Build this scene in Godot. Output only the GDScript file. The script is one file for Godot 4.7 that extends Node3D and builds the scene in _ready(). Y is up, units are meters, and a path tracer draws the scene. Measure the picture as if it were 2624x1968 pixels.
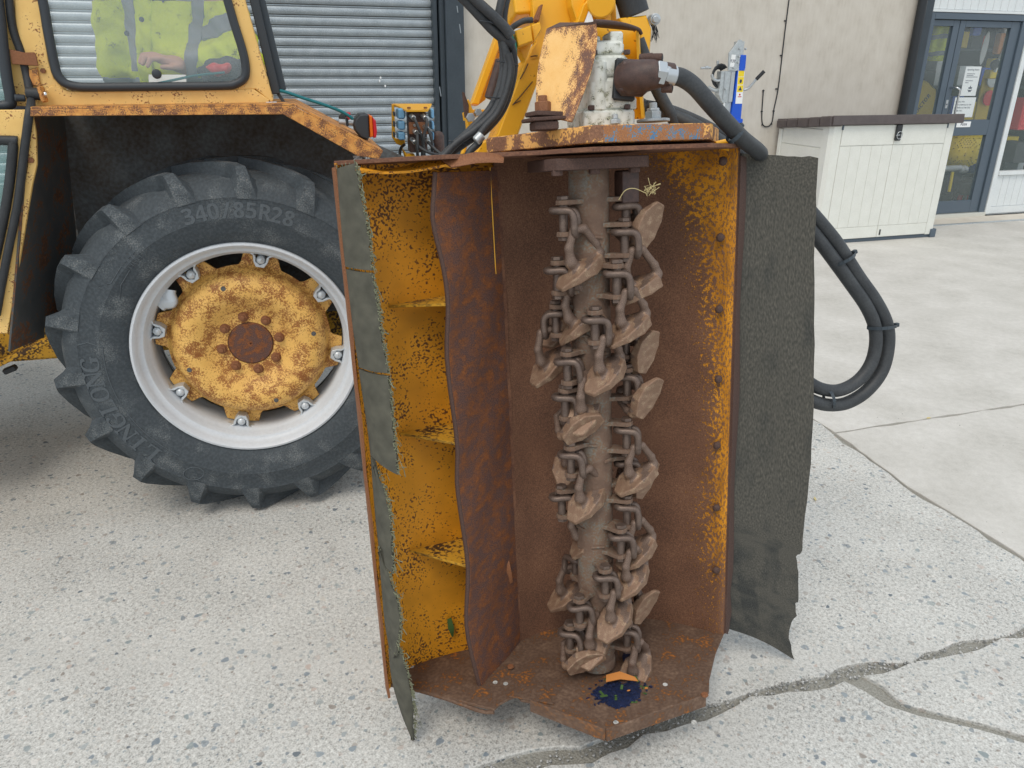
extends Node3D
# A tractor with a flail mower head folded up behind it, on a concrete yard in front of a workshop.
# Units are metres. Three local frames are used: the tractor, the mower head and the workshop wall.

const TRACTOR := Transform3D(Basis(Vector3(0.969, 0, -0.247), Vector3(0, 1, 0), Vector3(0.247, 0, 0.969)), Vector3(-0.92, 0, -2.5))
const HEAD := Transform3D(Basis(Vector3(0.9696, 0.0175, -0.2442), Vector3(-0.0495, 0.9908, -0.1258), Vector3(0.2397, 0.1341, 0.9615)), Vector3(0.2188, 0.1605, -1.3))
const WALL := Transform3D(Basis(Vector3(0.9537, 0, -0.3007), Vector3(0, 1, 0), Vector3(0.3007, 0, 0.9537)), Vector3(0, 0, -7.27))
const UP := Vector3.UP


# ------------------------------------------------------------------ mesh builder
class MB:
	var v := PackedVector3Array()
	var n := PackedVector3Array()
	var t := PackedVector2Array()

	func tri(a: Vector3, b: Vector3, c: Vector3, na: Vector3, nb: Vector3, nc: Vector3, ua := Vector2.ZERO, ub := Vector2.ZERO, uc := Vector2.ZERO) -> void:
		var g := (c - a).cross(b - a)
		if g.length_squared() < 1e-16:
			return
		if g.dot(na + nb + nc) >= 0.0:
			v.append(a); v.append(b); v.append(c)
			n.append(na); n.append(nb); n.append(nc)
			t.append(ua); t.append(ub); t.append(uc)
		else:
			v.append(a); v.append(c); v.append(b)
			n.append(na); n.append(nc); n.append(nb)
			t.append(ua); t.append(uc); t.append(ub)

	func quad(a: Vector3, b: Vector3, c: Vector3, d: Vector3, nn: Vector3) -> void:
		tri(a, b, c, nn, nn, nn)
		tri(a, c, d, nn, nn, nn)

	func quadn(a: Vector3, b: Vector3, c: Vector3, d: Vector3, na: Vector3, nb: Vector3, nc: Vector3, nd: Vector3, ua := Vector2.ZERO, ub := Vector2.ZERO, uc := Vector2.ZERO, ud := Vector2.ZERO) -> void:
		tri(a, b, c, na, nb, nc, ua, ub, uc)
		tri(a, c, d, na, nc, nd, ua, uc, ud)

	# box with rounded edges, of a size, placed by a transform
	func box(x: Transform3D, size: Vector3, bevel := 0.002) -> MB:
		var h := size * 0.5
		var b := minf(bevel, minf(h.x, minf(h.y, h.z)) * 0.95)
		var ax := [Vector3.RIGHT, Vector3.UP, Vector3.BACK]
		var p := func(i: int, s: Vector3) -> Vector3:
			var q := Vector3.ZERO
			for k in 3:
				q[k] = s[k] * (h[k] if k == i else h[k] - b)
			return x * q
		var nr := func(i: int, s: float) -> Vector3:
			return (x.basis * (ax[i] * s)).normalized()
		for i in 3:
			var j := (i + 1) % 3
			var k := (i + 2) % 3
			for s in [-1.0, 1.0]:
				var c := []
				for u in [[-1.0, -1.0], [1.0, -1.0], [1.0, 1.0], [-1.0, 1.0]]:
					var sv := Vector3.ZERO
					sv[i] = s; sv[j] = u[0]; sv[k] = u[1]
					c.append(p.call(i, sv))
				quad(c[0], c[1], c[2], c[3], nr.call(i, s))
				for w in [-1.0, 1.0]:   # the rounded edge between faces i and j
					var e0 := Vector3.ZERO
					e0[i] = s; e0[j] = w; e0[k] = -1.0
					var e1 := e0
					e1[k] = 1.0
					var ni: Vector3 = nr.call(i, s)
					var nj: Vector3 = nr.call(j, w)
					quadn(p.call(i, e0), p.call(i, e1), p.call(j, e1), p.call(j, e0), ni, ni, nj, nj)
		for sx in [-1.0, 1.0]:
			for sy in [-1.0, 1.0]:
				for sz in [-1.0, 1.0]:
					var sv := Vector3(sx, sy, sz)
					tri(p.call(0, sv), p.call(1, sv), p.call(2, sv), nr.call(0, sx), nr.call(1, sy), nr.call(2, sz))
		return self

	# box between two corners in the own frame
	func span(a: Vector3, b: Vector3, bevel := 0.002) -> MB:
		return box(Transform3D(Basis(), (a + b) * 0.5), (b - a).abs(), bevel)

	# flat bar from a to b, of a width along "side" and a thickness across
	func bar(a: Vector3, b: Vector3, side: Vector3, width: float, thick: float, bevel := 0.002) -> MB:
		var y := (b - a).normalized()
		var z := side.cross(y).normalized()
		var xx := y.cross(z).normalized()
		return box(Transform3D(Basis(xx, y, z), (a + b) * 0.5), Vector3(width, (b - a).length(), thick), bevel)

	# outline in the XY plane of a transform, from z = 0 to z = depth
	func prism(poly: PackedVector2Array, depth: float, x := Transform3D(), bevel := 0.0, smooth := false) -> MB:
		var pts := poly
		if Geometry2D.is_polygon_clockwise(pts):
			pts.reverse()
		var m := pts.size()
		var inner := PackedVector2Array()
		var en := PackedVector2Array()
		for i in m:
			var d := (pts[(i + 1) % m] - pts[i]).normalized()
			en.append(Vector2(d.y, -d.x))
		for i in m:
			var bis := (en[i] + en[(i + m - 1) % m])
			var k := bevel * 2.0 / maxf(bis.length_squared(), 0.4)
			inner.append(pts[i] - bis * k)
		var ids := Geometry2D.triangulate_polygon(inner if bevel > 0.0 else pts)
		var cap := inner if bevel > 0.0 else pts
		var s := signf(depth)
		var bz := bevel * s
		var f := func(q: Vector2, z: float) -> Vector3: return x * Vector3(q.x, q.y, z)
		var nz := (x.basis.z).normalized() * s
		for k in range(0, ids.size(), 3):
			tri(f.call(cap[ids[k]], depth), f.call(cap[ids[k + 1]], depth), f.call(cap[ids[k + 2]], depth), nz, nz, nz)
			tri(f.call(cap[ids[k]], 0), f.call(cap[ids[k + 1]], 0), f.call(cap[ids[k + 2]], 0), -nz, -nz, -nz)
		for i in m:
			var j := (i + 1) % m
			var e0 := en[i]
			var e1 := en[i]
			if smooth:
				e0 = (en[i] + en[(i + m - 1) % m]).normalized()
				e1 = (en[i] + en[j]).normalized()
			var n0 := (x.basis * Vector3(e0.x, e0.y, 0)).normalized()
			var n1 := (x.basis * Vector3(e1.x, e1.y, 0)).normalized()
			quadn(f.call(pts[i], bz), f.call(pts[j], bz), f.call(pts[j], depth - bz), f.call(pts[i], depth - bz), n0, n1, n1, n0)
			if bevel > 0.0:
				quadn(f.call(pts[i], depth - bz), f.call(pts[j], depth - bz), f.call(inner[j], depth), f.call(inner[i], depth), n0, n1, nz, nz)
				quadn(f.call(pts[i], bz), f.call(pts[j], bz), f.call(inner[j], 0), f.call(inner[i], 0), n0, n1, -nz, -nz)
		return self

	# round tube along points; radius a number or one per point
	func tube(pts: PackedVector3Array, radius, sides := 10, closed := false, flat := 1.0) -> MB:
		var m := pts.size()
		var dirs := PackedVector3Array()
		for i in m:
			var a := pts[(i + m - 1) % m] if closed else pts[maxi(i - 1, 0)]
			var b := pts[(i + 1) % m] if closed else pts[mini(i + 1, m - 1)]
			dirs.append((b - a).normalized())
		var side := dirs[0].cross(Vector3.UP if absf(dirs[0].y) < 0.9 else Vector3.RIGHT).normalized()
		var rings := []
		var norms := []
		var count := m + 1 if closed else m
		for k in count:
			var i := k % m
			side = (side - dirs[i] * side.dot(dirs[i])).normalized()
			var oth := dirs[i].cross(side)
			var r: float = radius[i] if radius is Array or radius is PackedFloat32Array else radius
			var ring := PackedVector3Array()
			var rn := PackedVector3Array()
			for s in sides:
				var an := TAU * s / sides
				var d := side * cos(an) + oth * sin(an) * flat
				ring.append(pts[i] + d * r)
				rn.append((side * cos(an) + oth * sin(an) / flat).normalized())
			rings.append(ring)
			norms.append(rn)
		if closed:   # the last ring may have turned against the first: join to the nearest start
			rings[m] = rings[0]
			norms[m] = norms[0]
		var length := 0.0
		for k in count - 1:
			var off := 0
			if closed and k == count - 2:
				var best := 1e9
				for o in sides:
					var dd: float = rings[k][0].distance_squared_to(rings[0][o])
					if dd < best:
						best = dd
						off = o
			var step := pts[k % m].distance_to(pts[(k + 1) % m])
			for s in sides:
				var s2 := (s + 1) % sides
				var o1 := (s + off) % sides
				var o2 := (s2 + off) % sides
				quadn(rings[k][s], rings[k][s2], rings[k + 1][o2], rings[k + 1][o1], norms[k][s], norms[k][s2], norms[k + 1][o2], norms[k + 1][o1],
					Vector2(float(s) / sides, length), Vector2(float(s + 1) / sides, length), Vector2(float(s + 1) / sides, length + step), Vector2(float(s) / sides, length + step))
			length += step
		if not closed:
			for e in [0, m - 1]:
				var nn: Vector3 = dirs[e] * (-1.0 if e == 0 else 1.0)
				for s in range(1, sides - 1):
					tri(rings[e][0], rings[e][s], rings[e][s + 1], nn, nn, nn)
		return self

	# profile of (radius, height) pairs turned round the y axis of a transform; edges sharper than 35 degrees stay sharp
	func lathe(prof: PackedVector2Array, segs := 32, x := Transform3D()) -> MB:
		var m := prof.size()
		var fn := PackedVector2Array()
		for i in m - 1:
			var d := (prof[i + 1] - prof[i]).normalized()
			fn.append(Vector2(d.y, -d.x))
		for i in m - 1:
			var na := fn[i]
			var nb := fn[i]
			if i > 0 and fn[i].dot(fn[i - 1]) > 0.8:
				na = (fn[i] + fn[i - 1]).normalized()
			if i < m - 2 and fn[i].dot(fn[i + 1]) > 0.8:
				nb = (fn[i] + fn[i + 1]).normalized()
			for s in segs:
				var a0 := TAU * s / segs
				var a1 := TAU * (s + 1) / segs
				var f := func(q: Vector2, a: float) -> Vector3: return x * Vector3(q.x * cos(a), q.y, q.x * sin(a))
				var g := func(q: Vector2, a: float) -> Vector3: return (x.basis * Vector3(q.x * cos(a), q.y, q.x * sin(a))).normalized()
				quadn(f.call(prof[i], a0), f.call(prof[i], a1), f.call(prof[i + 1], a1), f.call(prof[i + 1], a0), g.call(na, a0), g.call(na, a1), g.call(nb, a1), g.call(nb, a0))
		return self

	func cyl(a: Vector3, b: Vector3, r: float, segs := 16, bevel := 0.0) -> MB:
		var h := a.distance_to(b)
		var y := (b - a).normalized()
		var xx := y.cross(Vector3.UP if absf(y.y) < 0.9 else Vector3.RIGHT).normalized()
		var tr := Transform3D(Basis(xx, y, xx.cross(y)), a)
		if bevel > 0.0:
			return lathe(PackedVector2Array([Vector2(0, 0), Vector2(r - bevel, 0), Vector2(r, bevel), Vector2(r, h - bevel), Vector2(r - bevel, h), Vector2(0, h)]), segs, tr)
		return lathe(PackedVector2Array([Vector2(0, 0), Vector2(r, 0), Vector2(r, h), Vector2(0, h)]), segs, tr)

	# hexagon bolt head or nut, with its base at a, pointing along d
	func hexa(a: Vector3, d: Vector3, r: float, h: float, turn := 0.0) -> MB:
		var y := d.normalized()
		var xx := y.cross(Vector3.UP if absf(y.y) < 0.9 else Vector3.RIGHT).normalized()
		var tr := Transform3D(Basis(xx, y.cross(xx), y), a).rotated_local(Vector3.BACK, turn)
		var p := PackedVector2Array()
		for i in 6:
			p.append(Vector2(r, 0).rotated(TAU * i / 6.0))
		return prism(p, h, tr, r * 0.12)

	# sheet of rows x columns of points, with a thickness; uv runs over it once
	func sheet(grid: Array, thick := 0.0) -> MB:
		var rows := grid.size()
		var cols: int = grid[0].size()
		var nn := []
		for i in rows:
			var row := PackedVector3Array()
			for j in cols:
				var du: Vector3 = grid[i][mini(j + 1, cols - 1)] - grid[i][maxi(j - 1, 0)]
				var dv: Vector3 = grid[mini(i + 1, rows - 1)][j] - grid[maxi(i - 1, 0)][j]
				row.append(dv.cross(du).normalized())
			nn.append(row)
		var back := []
		for i in rows:
			var row := PackedVector3Array()
			for j in cols:
				row.append(grid[i][j] - nn[i][j] * thick)
			back.append(row)
		var uvf := func(i: int, j: int) -> Vector2: return Vector2(float(j) / (cols - 1), float(i) / (rows - 1))
		for i in rows - 1:
			for j in cols - 1:
				quadn(grid[i][j], grid[i][j + 1], grid[i + 1][j + 1], grid[i + 1][j], nn[i][j], nn[i][j + 1], nn[i + 1][j + 1], nn[i + 1][j], uvf.call(i, j), uvf.call(i, j + 1), uvf.call(i + 1, j + 1), uvf.call(i + 1, j))
				if thick > 0.0:
					quadn(back[i][j], back[i][j + 1], back[i + 1][j + 1], back[i + 1][j], -nn[i][j], -nn[i][j + 1], -nn[i + 1][j + 1], -nn[i + 1][j], uvf.call(i, j), uvf.call(i, j + 1), uvf.call(i + 1, j + 1), uvf.call(i + 1, j))
		if thick > 0.0:
			for j in cols - 1:
				for e in [0, rows - 1]:
					var o: int = 1 if e == 0 else rows - 2
					var d: Vector3 = (grid[e][j] - grid[o][j]).normalized()
					quadn(grid[e][j], grid[e][j + 1], back[e][j + 1], back[e][j], d, d, d, d, uvf.call(e, j), uvf.call(e, j + 1), uvf.call(e, j + 1), uvf.call(e, j))
			for i in rows - 1:
				for e in [0, cols - 1]:
					var o: int = 1 if e == 0 else cols - 2
					var d: Vector3 = (grid[i][e] - grid[i][o]).normalized()
					quadn(grid[i][e], grid[i + 1][e], back[i + 1][e], back[i][e], d, d, d, d, uvf.call(i, e), uvf.call(i + 1, e), uvf.call(i + 1, e), uvf.call(i, e))
		return self

	func ball(c: Vector3, r: Vector3, segs := 12, x := Basis()) -> MB:
		for i in segs / 2:
			for j in segs:
				var q := []
				for u in [[i, j], [i, j + 1], [i + 1, j + 1], [i + 1, j]]:
					var th: float = PI * u[0] / (segs / 2)
					var ph: float = TAU * u[1] / segs
					q.append(Vector3(sin(th) * cos(ph), cos(th), sin(th) * sin(ph)))
				quadn(c + x * (q[0] * r), c + x * (q[1] * r), c + x * (q[2] * r), c + x * (q[3] * r), x * (q[0] / r).normalized(), x * (q[1] / r).normalized(), x * (q[2] / r).normalized(), x * (q[3] / r).normalized())
		return self

	func mesh() -> ArrayMesh:
		var a := []
		a.resize(Mesh.ARRAY_MAX)
		a[Mesh.ARRAY_VERTEX] = v
		a[Mesh.ARRAY_NORMAL] = n
		a[Mesh.ARRAY_TEX_UV] = t
		var m := ArrayMesh.new()
		m.add_surface_from_arrays(Mesh.PRIMITIVE_TRIANGLES, a)
		return m


# ------------------------------------------------------------------ surface nets: a smooth mesh from a distance field
func nets(f: Callable, lo: Vector3, hi: Vector3, cell: float, mb: MB = null) -> MB:
	if mb == null:
		mb = MB.new()
	var nx := int(ceil((hi.x - lo.x) / cell)) + 1
	var ny := int(ceil((hi.y - lo.y) / cell)) + 1
	var nzz := int(ceil((hi.z - lo.z) / cell)) + 1
	var val := PackedFloat32Array()
	val.resize(nx * ny * nzz)
	val.fill(9.0)
	# coarse pass first: skip blocks far from the surface
	var bs := 4
	for bz in range(0, nzz, bs):
		for by in range(0, ny, bs):
			for bx in range(0, nx, bs):
				var c := lo + Vector3(bx + bs * 0.5, by + bs * 0.5, bz + bs * 0.5) * cell
				var d: float = f.call(c)
				if absf(d) > cell * bs * 1.3 + 0.004:
					if d < 0.0:
						for z in range(bz, mini(bz + bs, nzz)):
							for y in range(by, mini(by + bs, ny)):
								for x in range(bx, mini(bx + bs, nx)):
									val[x + nx * (y + ny * z)] = -9.0
					continue
				for z in range(bz, mini(bz + bs, nzz)):
					for y in range(by, mini(by + bs, ny)):
						for x in range(bx, mini(bx + bs, nx)):
							val[x + nx * (y + ny * z)] = f.call(lo + Vector3(x, y, z) * cell)
	var vert := {}
	var corners := [[0, 0, 0], [1, 0, 0], [0, 1, 0], [1, 1, 0], [0, 0, 1], [1, 0, 1], [0, 1, 1], [1, 1, 1]]
	var edges := [[0, 1], [2, 3], [4, 5], [6, 7], [0, 2], [1, 3], [4, 6], [5, 7], [0, 4], [1, 5], [2, 6], [3, 7]]
	for z in nzz - 1:
		for y in ny - 1:
			for x in nx - 1:
				var i0 := x + nx * (y + ny * z)
				var s0 := val[i0] < 0.0
				if s0 == (val[i0 + 1] < 0.0) and s0 == (val[i0 + nx] < 0.0) and s0 == (val[i0 + nx + 1] < 0.0) and s0 == (val[i0 + nx * ny] < 0.0) and s0 == (val[i0 + nx * ny + 1] < 0.0) and s0 == (val[i0 + nx * ny + nx] < 0.0) and s0 == (val[i0 + nx * ny + nx + 1] < 0.0):
					continue
				var sum := Vector3.ZERO
				var cnt := 0
				for e in edges:
					var a: Array = corners[e[0]]
					var b: Array = corners[e[1]]
					var va := val[(x + a[0]) + nx * ((y + a[1]) + ny * (z + a[2]))]
					var vb := val[(x + b[0]) + nx * ((y + b[1]) + ny * (z + b[2]))]
					if (va < 0.0) != (vb < 0.0):
						var k := clampf(va / (va - vb), 0.0, 1.0)
						sum += Vector3(a[0], a[1], a[2]).lerp(Vector3(b[0], b[1], b[2]), k)
						cnt += 1
				vert[i0] = lo + (Vector3(x, y, z) + sum / maxf(cnt, 1)) * cell
	var norm := {}
	var h := cell * 0.5
	for i in vert:
		var p: Vector3 = vert[i]
		var g := Vector3(f.call(p + Vector3(h, 0, 0)) - f.call(p - Vector3(h, 0, 0)), f.call(p + Vector3(0, h, 0)) - f.call(p - Vector3(0, h, 0)), f.call(p + Vector3(0, 0, h)) - f.call(p - Vector3(0, 0, h)))
		norm[i] = g.normalized() if g.length_squared() > 0.0 else UP
	var st := [1, nx, nx * ny]
	for z in range(1, nzz - 1):
		for y in range(1, ny - 1):
			for x in range(1, nx - 1):
				var i := x + nx * (y + ny * z)
				for k in 3:
					if (val[i] < 0.0) == (val[i + st[k]] < 0.0):
						continue
					var u: int = st[(k + 1) % 3]
					var w: int = st[(k + 2) % 3]
					if vert.has(i) and vert.has(i - u) and vert.has(i - u - w) and vert.has(i - w):
						mb.quadn(vert[i], vert[i - u], vert[i - u - w], vert[i - w], norm[i], norm[i - u], norm[i - u - w], norm[i - w])
	return mb


static func cap(p: Vector3, a: Vector3, b: Vector3, ra: float, rb: float) -> float:
	var ab := b - a
	var k := clampf((p - a).dot(ab) / maxf(ab.length_squared(), 1e-9), 0.0, 1.0)
	return p.distance_to(a + ab * k) - lerpf(ra, rb, k)


static func smin(a: float, b: float, k: float) -> float:
	var h := maxf(k - absf(a - b), 0.0) / k
	return minf(a, b) - h * h * k * 0.25


static func rbox(q: Vector3, h: Vector3, r: float) -> float:
	var d := q.abs() - h + Vector3(r, r, r)
	return Vector3(maxf(d.x, 0), maxf(d.y, 0), maxf(d.z, 0)).length() + minf(maxf(d.x, maxf(d.y, d.z)), 0.0) - r


# ------------------------------------------------------------------ nodes
func obj(called: String, mb, m: Material, parent: Node3D = self, x := Transform3D()) -> MeshInstance3D:
	var o := MeshInstance3D.new()
	o.name = called
	o.mesh = mb.mesh() if mb is MB else mb
	if m:
		o.material_override = m
	o.transform = x
	parent.add_child(o, true)
	return o


func tag(o: Node3D, label: String, category: String, group := "") -> Node3D:
	o.set_meta("label", label)
	o.set_meta("category", category)
	if group:
		o.set_meta("group", group)
	return o


func thing(called: String, label: String, category: String, x := Transform3D(), group := "") -> Node3D:
	var o := Node3D.new()
	o.name = called
	o.transform = x
	add_child(o, true)
	tag(o, label, category, group)
	return o


func part(called: String, parent: Node3D, x := Transform3D()) -> Node3D:
	var o := Node3D.new()
	o.name = called
	o.transform = x
	parent.add_child(o, true)
	return o


func struct(o: Node3D) -> Node3D:
	o.set_meta("kind", "structure")
	return o


func curve(pts: Array, per := 6, closed := false) -> PackedVector3Array:
	var out := PackedVector3Array()
	var m := pts.size()
	var last := m if closed else m - 1
	for i in last:
		var p0: Vector3 = pts[(i - 1 + m) % m] if closed or i > 0 else pts[0] * 2.0 - pts[1]
		var p1: Vector3 = pts[i]
		var p2: Vector3 = pts[(i + 1) % m]
		var p3: Vector3 = pts[(i + 2) % m] if closed or i + 2 < m else pts[m - 1] * 2.0 - pts[m - 2]
		for k in per:
			var u := float(k) / per
			out.append(0.5 * (2.0 * p1 + (p2 - p0) * u + (2.0 * p0 - 5.0 * p1 + 4.0 * p2 - p3) * u * u + (3.0 * p1 - p0 - 3.0 * p2 + p3) * u * u * u))
	if not closed:
		out.append(pts[m - 1])
	return out


func at(p: Vector3, b := Basis()) -> Transform3D:
	return Transform3D(b, p)


func turn(x: float, y: float, z: float) -> Basis:
	return Basis.from_euler(Vector3(deg_to_rad(x), deg_to_rad(y), deg_to_rad(z)))


func v2(a: Array) -> PackedVector2Array:
	var o := PackedVector2Array()
	for i in range(0, a.size(), 2):
		o.append(Vector2(a[i], a[i + 1]))
	return o


# ------------------------------------------------------------------ textures
func noise(size: int, sd: int, freq: float, oct := 4, kind := FastNoiseLite.TYPE_SIMPLEX_SMOOTH, stretch := 1.0) -> PackedByteArray:
	var f := FastNoiseLite.new()
	f.seed = sd
	f.noise_type = kind
	f.frequency = freq / size
	f.fractal_octaves = oct
	f.fractal_type = FastNoiseLite.FRACTAL_FBM if oct > 1 else FastNoiseLite.FRACTAL_NONE
	var wd := int(size * minf(stretch, 1.0))   # under 1: drawn out sideways, for sheets taller than wide
	var h := int(size / maxf(stretch, 1.0))
	var im := f.get_seamless_image(wd, h, false, false, 0.15, true)
	if h != size or wd != size:
		im.resize(size, size, Image.INTERPOLATE_BILINEAR)
	im.convert(Image.FORMAT_L8)
	return im.get_data()


func lut(stops: Array) -> PackedByteArray:   # evenly spaced sRGB stops -> 256 x rgb
	var o := PackedByteArray()
	o.resize(768)
	var m := stops.size() - 1
	for i in 256:
		var p := i / 255.0 * m
		var k := mini(int(p), m - 1)
		var c: Color = stops[k].lerp(stops[k + 1], p - k)
		o[i * 3] = c.r8
		o[i * 3 + 1] = c.g8
		o[i * 3 + 2] = c.b8
	return o


func stretch_bias(f: Callable, size: int) -> PackedByteArray:   # f(u, v) -> -1..1, on a coarse grid, smoothly enlarged
	var g := 96
	var d := PackedByteArray()
	d.resize(g * g)
	for y in g:
		for x in g:
			d[x + y * g] = int(clampf(128.0 + 127.0 * f.call((x + 0.5) / g, (y + 0.5) / g), 0, 255))
	var im := Image.create_from_data(g, g, false, Image.FORMAT_L8, d)
	im.resize(size, size, Image.INTERPOLATE_CUBIC)
	return im.get_data()


# under shows where over has gone. Returns [albedo, cover], cover being 255 where over is whole.
func worn(size: int, under: Array, nu: PackedByteArray, over: Array, no: PackedByteArray, a: PackedByteArray, b: PackedByteArray, wa: float, wb: float, thr: float, soft: float, bias := PackedByteArray(), bias_w := 0.0, flip := false) -> Array:
	var lu := lut(under)
	var lo := lut(over)
	var out := PackedByteArray()
	out.resize(size * size * 3)
	var cov := PackedByteArray()
	cov.resize(size * size)
	var inv := 256.0 / (soft * 255.0)
	var t := thr * 255.0
	var has := bias.size() > 0
	for i in size * size:
		var m := a[i] * wa + b[i] * wb - t
		if has:
			m += (bias[i] - 128) * bias_w
		var k := clampi(int(m * inv), 0, 256)
		cov[i] = mini(k, 255)
		var q := nu[i] * 3
		var r := no[i] * 3
		out[i * 3] = (lu[q] * (256 - k) + lo[r] * k) >> 8
		out[i * 3 + 1] = (lu[q + 1] * (256 - k) + lo[r + 1] * k) >> 8
		out[i * 3 + 2] = (lu[q + 2] * (256 - k) + lo[r + 2] * k) >> 8
	return [ImageTexture.create_from_image(Image.create_from_data(size, size, false, Image.FORMAT_RGB8, out)), ImageTexture.create_from_image(Image.create_from_data(size, size, false, Image.FORMAT_L8, cov))]


func ramped(size: int, stops: Array, n1: PackedByteArray) -> ImageTexture:
	var l := lut(stops)
	var out := PackedByteArray()
	out.resize(size * size * 3)
	for i in size * size:
		var q := n1[i] * 3
		out[i * 3] = l[q]
		out[i * 3 + 1] = l[q + 1]
		out[i * 3 + 2] = l[q + 2]
	return ImageTexture.create_from_image(Image.create_from_data(size, size, false, Image.FORMAT_RGB8, out))


func blend(a: PackedByteArray, b: PackedByteArray, wa: float, wb: float, add := 0.0) -> PackedByteArray:
	var o := PackedByteArray()
	o.resize(a.size())
	for i in a.size():
		o[i] = clampi(int(a[i] * wa + b[i] * wb + add), 0, 255)
	return o


func grey(size: int, n1: PackedByteArray) -> ImageTexture:
	return ImageTexture.create_from_image(Image.create_from_data(size, size, false, Image.FORMAT_L8, n1))


func c8(r: int, g: int, b: int, k := 1.0) -> Color:   # a colour from 0-255 values, its real brightness times k
	var c := Color8(r, g, b).srgb_to_linear()
	return Color(c.r * k, c.g * k, c.b * k).linear_to_srgb()


func mat(called: String, color: Color, rough := 0.6, metal := 0.0) -> StandardMaterial3D:
	var m := StandardMaterial3D.new()
	m.resource_name = called
	m.albedo_color = color
	m.roughness = rough
	m.metallic = metal
	return m


# a material that wears a texture in three planes of its object, the texture spanning "tile" metres
func tex(called: String, t: Texture2D, tile: float, rough := 0.6, bump: Texture2D = null, bump_cm := 0.0, world := false) -> StandardMaterial3D:
	var m := mat(called, Color.WHITE, rough)
	m.albedo_texture = t
	if tile > 0.0:
		m.uv1_triplanar = true
		m.uv1_world_triplanar = world
		m.uv1_triplanar_sharpness = 4.0
		m.uv1_scale = Vector3.ONE / tile
		m.uv1_offset = Vector3(0.37, 0.61, 0.23)
	if bump:
		m.heightmap_enabled = true
		m.heightmap_texture = bump
		m.heightmap_scale = bump_cm
	return m


# ------------------------------------------------------------------ materials
var M := {}


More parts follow.
